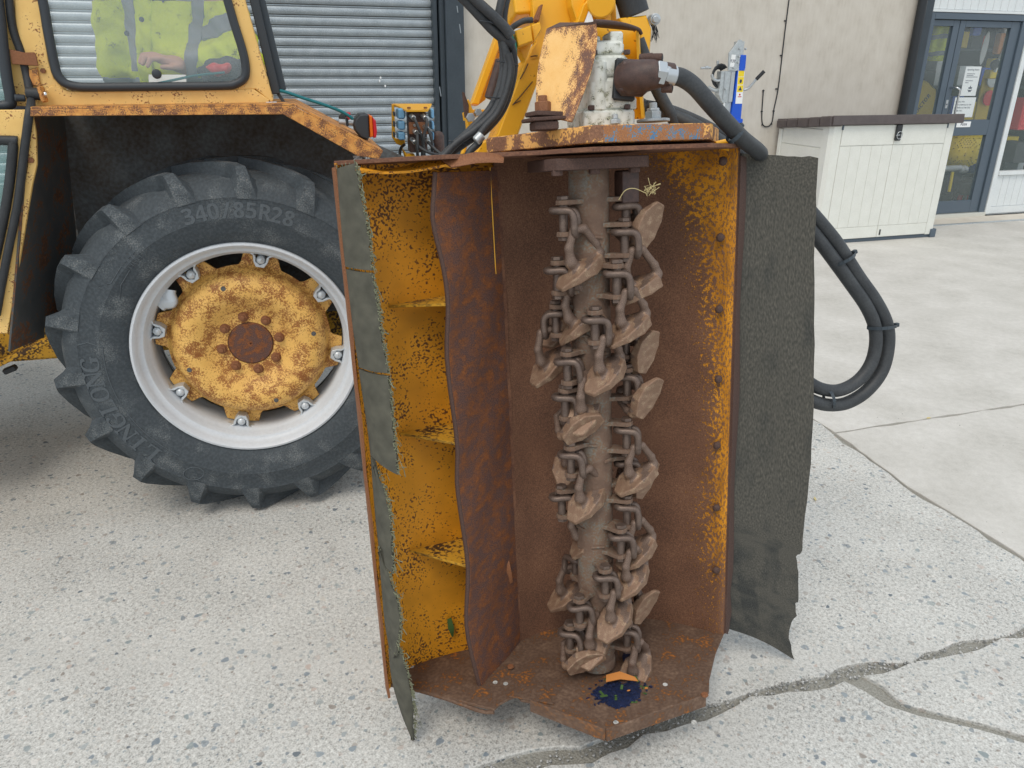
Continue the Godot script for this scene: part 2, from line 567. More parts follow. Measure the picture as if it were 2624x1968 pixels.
func make_materials() -> void:
	var S := 1024
	var ca := noise(S, 11, 6, 5)
	var cb := noise(S, 12, 14, 5)
	var fa := noise(S, 13, 60, 4)
	var fb := noise(S, 14, 130, 3)
	var gr := noise(S, 15, 300, 2)
	var hs := noise(S, 16, 40, 4, FastNoiseLite.TYPE_SIMPLEX_SMOOTH, 5.0)
	var mix := blend(ca, fa, 0.5, 0.5)
	var mixf := blend(cb, gr, 0.5, 0.5)
	var fine := blend(fa, gr, 0.5, 0.5)
	var H := 512
	var h1 := noise(H, 21, 5, 4)
	var h2 := noise(H, 22, 40, 4)
	var h3 := noise(H, 23, 120, 2)
	var hmix := blend(h1, h2, 0.5, 0.5)
	var hgr := blend(h2, h3, 0.5, 0.5)

	var rust_dark := [c8(54, 37, 30), c8(86, 58, 43), c8(110, 76, 56), c8(134, 97, 72), c8(176, 142, 114)]
	var rust_orange := [c8(66, 40, 30), c8(116, 68, 38), c8(156, 92, 44), c8(186, 118, 60)]
	var rust_plum := [c8(52, 38, 40), c8(84, 60, 56), c8(110, 78, 66), c8(134, 98, 78)]

	var ba := noise(S, 71, 8, 5, FastNoiseLite.TYPE_SIMPLEX_SMOOTH, 0.62)
	var bb := noise(S, 72, 80, 4, FastNoiseLite.TYPE_SIMPLEX_SMOOTH, 0.62)
	var bc := noise(S, 73, 260, 2, FastNoiseLite.TYPE_SIMPLEX_SMOOTH, 0.62)
	# inside of the hood: brown rust, the old yellow left in a band beside the right edge
	var bias := stretch_bias(func(u: float, v: float) -> float:
		var edge := 0.135
		var wide := 0.185 + 0.02 * sin(v * 7.0 + 1.0) + 0.20 * exp(-v * 12.0)
		var inn := smoothstep(edge - 0.006, edge + 0.006, u) * (1.0 - smoothstep(wide, wide + 0.24, u))
		var low := 1.0 - 0.55 * smoothstep(0.72, 0.96, v)
		return 0.60 - 1.45 * inn * low, S)
	var w := worn(S, [c8(150, 96, 14), c8(196, 128, 18), c8(224, 152, 30)], ca, rust_dark, blend(blend(ba, bb, 0.5, 0.5), bc, 0.4, 0.6), bb, bc, 0.55, 0.45, 0.25, 0.10, bias, 0.62)
	M.back = tex("hood_rust", w[0], 0.0, 0.82, w[1], 0.06)
	# yellow sheet speckled with rust, more of it along the top, the left edge and the foot
	var ya := noise(S, 61, 9, 5, FastNoiseLite.TYPE_SIMPLEX_SMOOTH, 0.3)
	var yb := noise(S, 62, 60, 4, FastNoiseLite.TYPE_SIMPLEX_SMOOTH, 0.3)
	var yc := noise(S, 63, 150, 3, FastNoiseLite.TYPE_SIMPLEX_SMOOTH, 0.3)
	bias = stretch_bias(func(u: float, v: float) -> float:
		return 0.55 * exp(-v * 11.0) + 0.42 * smoothstep(0.62, 0.20, u) - 0.12 + 0.35 * smoothstep(0.86, 1.0, v) + 0.10 * sin(v * 19.0), S)
	w = worn(S, [c8(206, 138, 20), c8(226, 152, 24), c8(232, 160, 34)], ya, [c8(52, 34, 26), c8(88, 54, 28), c8(124, 74, 28)], yc, blend(ya, yb, 0.5, 0.5), yc, 0.42, 0.58, 0.585, 0.06, bias, 0.30)
	M.yellow_sheet = tex("speckled_yellow_sheet", w[0], 0.0, 0.6, w[1], 0.03)
	w = worn(S, [c8(206, 138, 20), c8(226, 152, 24), c8(232, 160, 34)], ca, [c8(58, 36, 26), c8(92, 54, 26), c8(118, 66, 22)], cb, fa, cb, 0.62, 0.42, 0.60, 0.08)
	M.speckled = tex("speckled_yellow", w[0], 0.42, 0.6, w[1], 0.03)
	# baffle
	w = worn(S, rust_plum, fb, rust_orange, fine, cb, fb, 0.62, 0.38, 0.46, 0.16)
	M.baffle = tex("baffle_rust", w[0], 0.5, 0.8, grey(S, fb), 0.05)
	M.rust = tex("brown_rust", ramped(H, [c8(66, 44, 36), c8(104, 70, 54), c8(132, 92, 68), c8(156, 114, 84)], hmix), 0.3, 0.8, grey(H, h2), 0.06)
	M.rust_edge = tex("rusty_steel_edge", ramped(H, [c8(96, 58, 38), c8(136, 88, 56), c8(158, 112, 76)], hgr), 0.2, 0.7, grey(H, h2), 0.04)
	M.plum = tex("dark_scaled_rust", ramped(H, [c8(54, 40, 36), c8(80, 58, 50), c8(108, 80, 66)], hgr), 0.22, 0.75, grey(H, h2), 0.06)
	# bottom plate: rust with yellow and muddy patches
	w = worn(H, [c8(170, 104, 40), c8(150, 88, 40)], h1, [c8(52, 39, 33), c8(86, 65, 52), c8(112, 88, 71), c8(150, 126, 106)], hmix, h1, h2, 0.5, 0.5, 0.20, 0.20)
	M.floor_plate = tex("plate_rust", w[0], 0.5, 0.8, grey(H, h2), 0.06)
	# top plate: rust, faded yellow left of the nose, blue overspray
	w = worn(H, [c8(240, 186, 110), c8(226, 160, 78)], h1, [c8(84, 58, 48), c8(118, 82, 62), c8(148, 104, 76), c8(160, 136, 118)], hgr, h1, h2, 0.6, 0.4, 0.42, 0.07)
	M.top_plate = tex("top_plate_rust", w[0], 0.33, 0.75, grey(H, h2), 0.05)
	w = worn(H, [c8(54, 112, 166), c8(96, 140, 170), c8(140, 150, 150)], h1, [c8(104, 76, 60), c8(146, 98, 68), c8(176, 116, 66), c8(160, 146, 132)], hgr, h1, h2, 0.5, 0.5, 0.36, 0.10)
	M.blue_rust = tex("rust_with_blue_paint", w[0], 0.2, 0.75, grey(H, h2), 0.05)
	# faded yellow of the guard, browned towards the edges
	bias = stretch_bias(func(u: float, v: float) -> float:
		var d := minf(minf(u * 0.8 + 0.02, (0.80 - u) * 0.42), minf(v * 0.9, 1.4))
		return 0.95 - d * 7.5, H)
	w = worn(H, [c8(240, 196, 130), c8(236, 186, 112), c8(230, 172, 92)], hmix, [c8(176, 104, 48), c8(120, 74, 50), c8(94, 68, 60)], h1, h1, h2, 0.35, 0.45, 0.50, 0.22, bias, 0.6)
	M.guard = tex("guard_paint", w[0], 0.0, 0.6, w[1], 0.02)
	# yellow paints
	w = worn(S, [c8(232, 188, 110), c8(238, 196, 118), c8(240, 202, 128)], ca, [c8(96, 56, 40), c8(140, 84, 44), c8(176, 116, 60)], fb, fa, ca, 0.60, 0.40, 0.66, 0.06)
	M.cab = tex("faded_cab_yellow", w[0], 0.55, 0.45, w[1], 0.02)
	w = worn(S, [c8(228, 172, 92), c8(214, 150, 76), c8(190, 126, 66)], cb, [c8(92, 60, 46), c8(124, 82, 56), c8(150, 102, 68)], fb, fa, ca, 0.5, 0.5, 0.47, 0.16)
	M.lip = tex("rusted_fender_edge", w[0], 0.34, 0.6, w[1], 0.04)
	w = worn(S, [c8(230, 180, 94), c8(238, 190, 104), c8(242, 200, 120)], ca, [c8(84, 50, 30), c8(132, 78, 34), c8(158, 98, 44), c8(176, 114, 54)], fine, blend(ca, cb, 0.5, 0.5), blend(fa, fb, 0.5, 0.5), 0.46, 0.54, 0.465, 0.13)
	M.hub = tex("rusted_hub_yellow", w[0], 0.62, 0.55, w[1], 0.03)
	w = worn(H, [c8(236, 172, 30), c8(242, 180, 40)], h1, [c8(70, 44, 28), c8(120, 74, 30)], h2, h2, h1, 0.6, 0.4, 0.74, 0.05)
	M.arm = tex("arm_yellow", w[0], 0.7, 0.4, w[1], 0.02)
	w = worn(H, [c8(200, 150, 40), c8(214, 162, 50)], h1, [c8(54, 40, 30), c8(84, 58, 34)], h2, h2, h1, 0.55, 0.45, 0.50, 0.12)
	M.chassis = tex("grimy_chassis_yellow", w[0], 0.6, 0.7)
	# rotor and flails
	w = worn(H, [c8(98, 78, 66), c8(116, 92, 76), c8(142, 98, 62)], h1, [c8(92, 87, 80), c8(116, 110, 101), c8(142, 136, 126)], hgr, h1, h2, 0.6, 0.4, 0.46, 0.25)
	M.rotor = tex("muddy_rotor", w[0], 0.30, 0.85, grey(H, h2), 0.10)
	w = worn(H, [c8(112, 88, 72), c8(136, 108, 88), c8(158, 126, 100)], hgr, [c8(146, 122, 100), c8(174, 150, 124), c8(204, 182, 154)], h2, h1, h2, 0.7, 0.3, 0.48, 0.40)
	M.flail = tex("worn_flail_steel", w[0], 0.11, 0.7, grey(H, h2), 0.06, true)
	M.eye = tex("scaled_flail_eye", ramped(H, [c8(84, 68, 61), c8(120, 100, 88), c8(152, 130, 112)], h2), 0.10, 0.5, grey(H, h2), 0.06, true)
	M.link = tex("worn_link_steel", ramped(H, [c8(78, 66, 60), c8(108, 92, 83), c8(134, 116, 103)], hmix), 0.12, 0.5, grey(H, h2), 0.04, true)
	M.link.metallic = 0.45
	M.link.roughness = 0.45
	M.eye.metallic = 0.3
	M.flail.metallic = 0.25
	M.flail.roughness = 0.55
	# rubber
	bias = stretch_bias(func(u: float, v: float) -> float:
		var d := 0.35 * smoothstep(0.42, 0.0, u) * smoothstep(0.0, 0.2, v)
		d += 0.75 * smoothstep(0.16, 0.10, absf(u - 0.36 - 0.12 * sin(v * 7.0))) * smoothstep(0.60, 0.78, v) * smoothstep(0.98, 0.9, v)
		d += 0.7 * smoothstep(0.15, 0.08, absf(u - 0.62)) * smoothstep(0.42, 0.5, v) * smoothstep(0.66, 0.62, v)
		return d + 0.55 * smoothstep(0.35, 1.0, v) - 0.3, S)
	var ra := noise(S, 81, 12, 5, FastNoiseLite.TYPE_SIMPLEX_SMOOTH, 0.2)
	var rb := noise(S, 82, 170, 3, FastNoiseLite.TYPE_SIMPLEX_SMOOTH, 0.2)
	w = worn(S, [c8(52, 52, 48), c8(72, 71, 65), c8(88, 85, 78), c8(114, 109, 99)], rb, [c8(28, 30, 30), c8(46, 48, 47), c8(64, 65, 62), c8(92, 90, 82)], rb, ra, rb, 0.75, 0.25, 0.47, 0.45, bias, 0.8)
	M.flap = tex("scuffed_rubber", w[0], 0.0, 0.95, grey(S, blend(fb, gr, 0.5, 0.5)), 0.08)
	M.torn = tex("grey_green_rubber", ramped(S, [c8(60, 59, 51), c8(82, 81, 71), c8(106, 103, 90)], blend(ca, gr, 0.6, 0.4)), 0.3, 0.9, grey(S, gr), 0.04)
	M.fray = mat("frayed_canvas_cord", c8(128, 130, 106), 0.95)
	w = worn(S, [c8(52, 58, 62), c8(64, 71, 76), c8(78, 86, 91)], fa, [c8(92, 99, 104), c8(114, 119, 121), c8(138, 136, 130)], fb, ca, fb, 0.62, 0.38, 0.55, 0.35)
	M.tyre = tex("dusty_tyre_rubber", w[0], 0.8, 0.8, grey(S, fb), 0.03)
	M.letter = tex("moulded_tyre_lettering", ramped(H, [c8(72, 79, 84), c8(92, 99, 104)], h2), 0.3, 0.65)
	M.black = tex("black_rubber", ramped(H, [c8(34, 37, 40), c8(48, 51, 54), c8(62, 64, 66)], hmix), 0.25, 0.6, grey(H, h3), 0.01)
	M.hose = tex("hose_rubber", ramped(H, [c8(40, 43, 46), c8(56, 59, 62), c8(74, 77, 78)], hmix), 0.3, 0.55, grey(H, h3), 0.015)
	M.seal = mat("window_seal_rubber", c8(50, 56, 62), 0.5)
	M.dark = tex("grimy_underside", ramped(S, [c8(66, 52, 43), c8(84, 80, 76), c8(100, 104, 106), c8(122, 126, 126)], mix), 1.2, 0.9)
	w = worn(H, [c8(74, 76, 76), c8(92, 94, 94)], h1, [c8(70, 48, 36), c8(108, 70, 46), c8(140, 98, 70)], h2, h1, h2, 0.55, 0.45, 0.5, 0.15)
	M.dark_rust = tex("rusty_underside", w[0], 0.7, 0.9)
	# metals
	M.rim = tex("silver_rim_paint", ramped(H, [c8(196, 201, 206), c8(208, 213, 218), c8(216, 221, 226)], hmix), 0.6, 0.45)
	M.silver = mat("silver_paint", c8(206, 212, 216), 0.35, 0.3)
	M.zinc = mat("zinc_plate", c8(190, 194, 196), 0.35, 0.8)
	M.chrome = mat("polished_steel", c8(214, 216, 218), 0.15, 1.0)
	var sp := noise(S, 31, 90, 2, FastNoiseLite.TYPE_CELLULAR)
	M.slat = tex("galvanised_slats", ramped(S, [c8(120, 129, 136), c8(149, 158, 164), c8(176, 184, 188), c8(214, 219, 221)], blend(sp, mix, 0.5, 0.5)), 0.8, 0.42, null, 0.0, true)
	M.slat.metallic = 0.45
	M.galv = tex("galvanised_plate", ramped(H, [c8(160, 168, 170), c8(186, 192, 194), c8(206, 210, 212)], hmix), 0.15, 0.4)
	M.galv.metallic = 0.5
	M.motor = null
	w = worn(H, [c8(44, 44, 42), c8(70, 66, 58)], h1, [c8(150, 150, 120), c8(206, 208, 198), c8(222, 224, 216), c8(226, 228, 222)], h1, h2, h1, 0.55, 0.45, 0.25, 0.05)
	M.motor = tex("chipped_white_paint", w[0], 0.13, 0.5, w[1], 0.03)
	M.cast = tex("oily_rusty_casting", ramped(H, [c8(44, 34, 32), c8(74, 54, 48), c8(100, 74, 64)], hmix), 0.1, 0.5, grey(H, h3), 0.02)
	# workshop
	M.wall = tex("rendered_wall", ramped(S, [c8(176, 168, 155), c8(200, 193, 181), c8(210, 204, 193), c8(220, 215, 205)], blend(blend(ca, hs, 0.5, 0.3), gr, 0.75, 0.25)), 1.6, 0.9, grey(S, blend(fa, gr, 0.5, 0.5)), 0.06)
	M.post = tex("dark_painted_steel", ramped(H, [c8(46, 56, 64), c8(54, 64, 72), c8(62, 71, 78)], hmix), 0.9, 0.5)
	M.scratch = mat("bare_scratch", c8(150, 158, 164), 0.5, 0.3)
	M.pipe = mat("black_drainpipe", c8(34, 38, 42), 0.45)
	M.frame = mat("grey_door_frame", c8(84, 97, 109), 0.4)
	M.clad = tex("white_cladding", ramped(H, [c8(208, 214, 216), c8(220, 225, 226), c8(226, 230, 230)], hmix), 1.2, 0.5)
	M.sill = mat("aluminium_sill", c8(214, 214, 206), 0.35, 0.4)
	M.shed = tex("cream_resin", ramped(H, [c8(216, 217, 209), c8(224, 225, 217), c8(230, 231, 224)], hmix), 0.8, 0.55, grey(H, noise(H, 41, 26, 3, FastNoiseLite.TYPE_SIMPLEX_SMOOTH, 1.0)), 0.05)
	M.lid = tex("brown_resin", ramped(H, [c8(74, 66, 66), c8(88, 80, 79), c8(98, 90, 88)], hmix), 0.5, 0.5)
	M.blue = mat("blue_paint", c8(20, 84, 200), 0.35)
	M.teal = mat("teal_rope", c8(20, 110, 120), 0.7)
	M.tealbox = mat("teal_paint", c8(40, 120, 110), 0.5)
	M.pale_blue = mat("pale_blue_plastic", c8(120, 175, 215), 0.5)
	M.white = mat("white_paper", c8(234, 236, 236), 0.7)
	M.ink = mat("dark_ink", c8(60, 66, 84), 0.8)
	M.yellow_sticker = mat("yellow_sticker", c8(236, 208, 40), 0.5)
	M.red = mat("red_plastic", c8(196, 30, 44), 0.4)
	M.amber = mat("amber_lens", c8(226, 110, 24), 0.25)
	M.grit = tex("joint_grit", ramped(H, [c8(112, 110, 102), c8(148, 146, 138), c8(186, 184, 176)], hgr), 0.35, 1.0, grey(H, h2), 0.3, true)
	M.skin = mat("skin", c8(196, 150, 132), 0.6)
	w = worn(H, [c8(188, 200, 44), c8(208, 222, 50), c8(216, 232, 66)], h2, [c8(96, 106, 52), c8(136, 148, 56)], h2, h1, h2, 0.6, 0.4, 0.66, 0.14)
	M.hivis = tex("hi_vis_cloth", w[0], 0.32, 0.85, grey(H, h1), 0.5)
	M.band = mat("grey_reflective_band", c8(128, 134, 140), 0.5)
	M.cloth = tex("dark_cloth", ramped(H, [c8(42, 46, 54), c8(62, 66, 74)], hmix), 0.3, 0.95, grey(H, h2), 0.4)
	M.hair = mat("dark_hair", c8(52, 44, 40), 0.9)
	M.glass = mat("cab_glass", Color(0.80, 0.90, 0.92, 0.10), 0.04)
	M.glass.transparency = BaseMaterial3D.TRANSPARENCY_ALPHA
	M.tint = mat("tinted_cab_glass", Color(0.55, 0.74, 0.74, 0.35), 0.05)
	M.tint.transparency = BaseMaterial3D.TRANSPARENCY_ALPHA
	M.pane = mat("shop_glass", Color(0.75, 0.82, 0.82, 0.08), 0.03)
	M.pane.transparency = BaseMaterial3D.TRANSPARENCY_ALPHA
	M.pane.metallic_specular = 0.36
	M.olive = mat("dusty_yellow_cover", c8(186, 160, 60), 0.8)
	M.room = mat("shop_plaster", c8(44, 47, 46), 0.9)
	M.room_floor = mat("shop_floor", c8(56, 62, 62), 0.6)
	M.straw = mat("dry_grass", c8(196, 180, 130), 0.9)
	M.leaf = mat("green_leaf", c8(64, 92, 40), 0.7)
	M.navy = tex("dark_blue_grease", ramped(H, [c8(16, 24, 48), c8(24, 40, 84), c8(44, 66, 116)], h2), 0.05, 0.35, grey(H, h2), 0.3)
	M.flake = mat("orange_rust_flake", c8(196, 126, 60), 0.8)
	M.concrete = tex("aggregate_concrete", concrete(2048), 2.6, 0.9, null, 0.0, true)
	M.concrete.heightmap_enabled = true
	M.concrete.heightmap_texture = grey(S, blend(fb, gr, 0.5, 0.5))
	M.concrete.heightmap_scale = 0.10
	M.smooth = tex("smooth_concrete", ramped(S, [c8(164, 161, 154), c8(188, 185, 178), c8(203, 200, 194), c8(220, 218, 213)], blend(ca, fine, 0.45, 0.55)), 3.1, 0.9, grey(S, gr), 0.05, true)


func concrete(S: int) -> ImageTexture:
	var a := noise(S, 51, 7, 5)
	var b := noise(S, 52, 430, 3)
	var b2 := noise(S, 53, 170, 3)
	var l := lut([c8(136, 135, 131), c8(172, 171, 166), c8(193, 192, 187), c8(204, 203, 198), c8(222, 222, 217)])
	var out := PackedByteArray()
	out.resize(S * S * 3)
	for i in S * S:
		var q := clampi(((a[i] * 2 + b[i] * 8 + b2[i] * 6) >> 3) - 128, 0, 255) * 3
		out[i * 3] = l[q]
		out[i * 3 + 1] = l[q + 1]
		out[i * 3 + 2] = l[q + 2]
	var rng := RandomNumberGenerator.new()
	rng.seed = 77
	var tones := [c8(132, 143, 150), c8(112, 124, 134), c8(92, 102, 110), c8(148, 156, 158), c8(158, 150, 142), c8(184, 168, 158), c8(196, 190, 180), c8(136, 128, 120), c8(126, 138, 140), c8(214, 210, 204)]
	for k in 22000:
		var big := rng.randf()
		var r := 1.4 + 6.5 * pow(big, 7.0) + 2.2 * rng.randf()
		var cx := rng.randi() % S
		var cy := rng.randi() % S
		var c: Color = tones[rng.randi() % tones.size()]
		if r < 4.0 and rng.randf() < 0.4:
			c = tones[6 + rng.randi() % 4]
		var an := rng.randf() * PI
		var el := rng.randf_range(0.5, 0.95)
		var ph := rng.randf() * TAU
		var mixk := rng.randf_range(0.25, 0.85)
		var ir := int(ceil(r))
		for dy in range(-ir, ir + 1):
			for dx in range(-ir, ir + 1):
				var x := dx * cos(an) + dy * sin(an)
				var y := (-dx * sin(an) + dy * cos(an)) / el
				var d := sqrt(x * x + y * y) + 0.12 * r * sin(3.0 * atan2(y, x) + ph)
				if d > r:
					continue
				var kk := mixk * clampf((r - d) * 0.9, 0.0, 1.0)
				var o := (((cx + dx + S) % S) + ((cy + dy + S) % S) * S) * 3
				out[o] = int(lerpf(out[o], c.r8, kk))
				out[o + 1] = int(lerpf(out[o + 1], c.g8, kk))
				out[o + 2] = int(lerpf(out[o + 2], c.b8, kk))
	return ImageTexture.create_from_image(Image.create_from_data(S, S, false, Image.FORMAT_RGB8, out))


func _ready() -> void:
	var cam := Camera3D.new()
	cam.name = "camera"
	cam.transform = Transform3D(Basis(Vector3(1, 0.004, -0.0017), Vector3(-0.0044, 0.9245, -0.3811), Vector3(0, 0.3811, 0.9245)), Vector3(0, 1.55, 0))
	cam.fov = rad_to_deg(2.0 * atan(829.5 / 1640.0))
	cam.near = 0.05
	cam.far = 400.0
	cam.current = true
	add_child(cam)
	var env := Environment.new()
	env.background_mode = Environment.BG_SKY
	var sky := ProceduralSkyMaterial.new()   # bright, even cloud
	sky.sky_top_color = Color(0.80, 0.84, 0.88)
	sky.sky_horizon_color = Color(0.88, 0.90, 0.92)
	sky.ground_horizon_color = Color(0.62, 0.62, 0.60)
	sky.ground_bottom_color = Color(0.5, 0.5, 0.48)
	sky.sun_angle_max = 1.0
	env.sky = Sky.new()
	env.sky.sky_material = sky
	env.tonemap_mode = Environment.TONE_MAPPER_LINEAR
	env.tonemap_exposure = 1.45
	env.sdfgi_enabled = true
	env.ssao_enabled = true
	env.ssil_enabled = true
	var we := WorldEnvironment.new()
	we.name = "environment"
	we.environment = env
	add_child(we)
	var sun := DirectionalLight3D.new()
	sun.name = "sun"
	sun.light_energy = 0.35
	sun.light_color = Color(1.0, 0.97, 0.93)
	sun.light_angular_distance = 25.0
	sun.shadow_enabled = true
	sun.rotation_degrees = Vector3(-58, -22, 0)
	add_child(sun)

	make_materials()
	make_ground()
	make_building()
	make_yard_things()
	make_tractor()
	make_driver()
	make_arm()
	make_head()
	make_small_things()


# ------------------------------------------------------------------ the yard
func ragged(pts: Array, rng: RandomNumberGenerator, jit: float) -> PackedVector2Array:
	var o := PackedVector2Array()
	var m := pts.size()
	var ph := rng.randf() * TAU
	for i in m:
		var a: Vector2 = pts[i]
		var b: Vector2 = pts[(i + 1) % m]
		var k := clampi(int(a.distance_to(b) / 0.05), 1, 90)
		if a.length() > 8.0 or b.length() > 8.0:
			k = 1
		var d := (b - a).normalized()
		var side := Vector2(-d.y, d.x)
		for s in k:
			var j := jit if s > 0 else 0.0
			var f := a.lerp(b, float(s) / k)
			o.append(f + side * (rng.randf_range(-j, j) + j * 1.1 * sin(f.x * 23.0 + f.y * 9.0 + ph) * (1.0 if s > 0 else 0.0)) + d * rng.randf_range(-j, j))
	return o


func make_ground() -> void:
	var rng := RandomNumberGenerator.new()
	rng.seed = 5
	var g := MeshInstance3D.new()
	var pm := PlaneMesh.new()
	pm.size = Vector2(300, 300)
	g.name = "ground"
	g.mesh = pm
	g.material_override = M.grit
	g.position = Vector3(0, -0.012, 0)
	add_child(g, true)
	struct(g)
	var flat := Transform3D(Basis(Vector3.RIGHT, Vector3(0, 0, 1), Vector3(0, 1, 0)), Vector3(0, -0.05, 0))
	# joints: P runs back to the wall, K is the broken crack across the front
	var slabs := [
		[[Vector2(-14, 2.9), Vector2(-3.0, -0.46), Vector2(-0.9, -1.085), Vector2(-0.06, -1.350), Vector2(0.23, -1.425), Vector2(0.43, -1.522), Vector2(0.62, -1.570), Vector2(0.80, -1.628), Vector2(0.93, -1.678), Vector2(1.08, -1.694), Vector2(1.25, -1.748), Vector2(1.545, -1.842), Vector2(1.815, -1.965), Vector2(1.762, -2.202), Vector2(1.680, -2.46), Vector2(1.592, -2.700), Vector2(1.545, -2.96), Vector2(1.492, -3.182), Vector2(1.452, -3.334), Vector2(0.36, -7.35), Vector2(-14, -2.85)], M.concrete, 0.009],
		[[Vector2(1.835, -1.965), Vector2(1.776, -2.202), Vector2(1.693, -2.46), Vector2(1.606, -2.692), Vector2(1.556, -2.96), Vector2(1.506, -3.180), Vector2(2.589, -3.517), Vector2(9, -5.55), Vector2(11, -4.8), Vector2(4.4, -2.75)], M.smooth, 0.004],
		[[Vector2(1.507, -3.192), Vector2(1.462, -3.334), Vector2(0.375, -7.36), Vector2(9, -10.05), Vector2(9, -5.565), Vector2(2.589, -3.530)], M.smooth, 0.003],
		[[Vector2(0.98, -1.648), Vector2(1.09, -1.676), Vector2(1.27, -1.730), Vector2(1.56, -1.826), Vector2(1.85, -1.945), Vector2(4.4, -2.73), Vector2(5, -1.0), Vector2(1.42, -1.415), Vector2(1.315, -1.432), Vector2(1.22, -1.478), Vector2(1.10, -1.522), Vector2(1.04, -1.545)], M.concrete, 0.009],
		[[Vector2(-14, 2.96), Vector2(-3.0, -0.42), Vector2(-0.9, -1.05), Vector2(-0.06, -1.295), Vector2(0.24, -1.384), Vector2(0.45, -1.476), Vector2(0.60, -1.540), Vector2(0.75, -1.588), Vector2(0.92, -1.628), Vector2(1.00, -1.54), Vector2(1.07, -1.505), Vector2(1.20, -1.462), Vector2(1.30, -1.415), Vector2(1.42, -1.40), Vector2(5, -0.98), Vector2(6, 6), Vector2(-10, 6)], M.concrete, 0.009],
	]
	for s in slabs:
		var poly := ragged(s[0], rng, s[2])
		obj("concrete_slab", MB.new().prism(poly, 0.05, flat, 0.005), s[1], g, Transform3D(Basis(), Vector3(0, 0.012, 0)))
	# gravelly filling of the broken joint, with loose chips
	var pebble := MB.new().ball(Vector3.ZERO, Vector3(1, 0.6, 0.8), 6)
	var mm := MultiMesh.new()
	mm.transform_format = MultiMesh.TRANSFORM_3D
	mm.use_colors = true
	mm.mesh = pebble.mesh()
	var line := [Vector2(-0.9, -1.068), Vector2(-0.06, -1.328), Vector2(0.235, -1.402), Vector2(0.44, -1.498), Vector2(0.61, -1.556), Vector2(0.775, -1.607), Vector2(0.925, -1.65), Vector2(1.085, -1.686), Vector2(1.26, -1.74), Vector2(1.55, -1.834), Vector2(1.83, -1.955)]
	var spots := []
	for i in line.size() - 1:
		for k in 70:
			var p: Vector2 = line[i].lerp(line[i + 1], rng.randf())
			spots.append([p + Vector2(rng.randf_range(-0.012, 0.012), rng.randf_range(-0.022, 0.022)), rng.randf_range(0.0015, 0.0048)])
	for k in 260:
		spots.append([Vector2(rng.randf_range(-2.2, 2.4), rng.randf_range(-3.4, -1.2)), rng.randf_range(0.0012, 0.0034)])
	for k in 60:   # grit swept against the wheel
		spots.append([Vector2(rng.randf_range(-0.75, -0.35), rng.randf_range(-2.52, -2.32)), rng.randf_range(0.0015, 0.004)])
	mm.instance_count = spots.size()
	for i in spots.size():
		var s: Array = spots[i]
		var y := -0.003 if i < 700 else 0.0
		mm.set_instance_transform(i, Transform3D(turn(rng.randf_range(-15, 15), rng.randf() * 360, 0).scaled(Vector3.ONE * s[1]), Vector3(s[0].x, y + s[1] * 0.35, s[0].y)))
		var g2 := rng.randf_range(0.18, 0.5)
		mm.set_instance_color(i, Color(g2, g2 * 0.99, g2 * 0.95))
	var chips := MultiMeshInstance3D.new()
	chips.name = "loose_grit"
	chips.multimesh = mm
	var cm := mat("stone_chip", Color.WHITE, 0.9)
	cm.vertex_color_use_as_albedo = true
	chips.material_override = cm
	chips.set_meta("kind", "stuff")
	chips.set_meta("label", "loose stone chips and grit in the broken joint of the yard")
	chips.set_meta("category", "grit")
	add_child(chips, true)


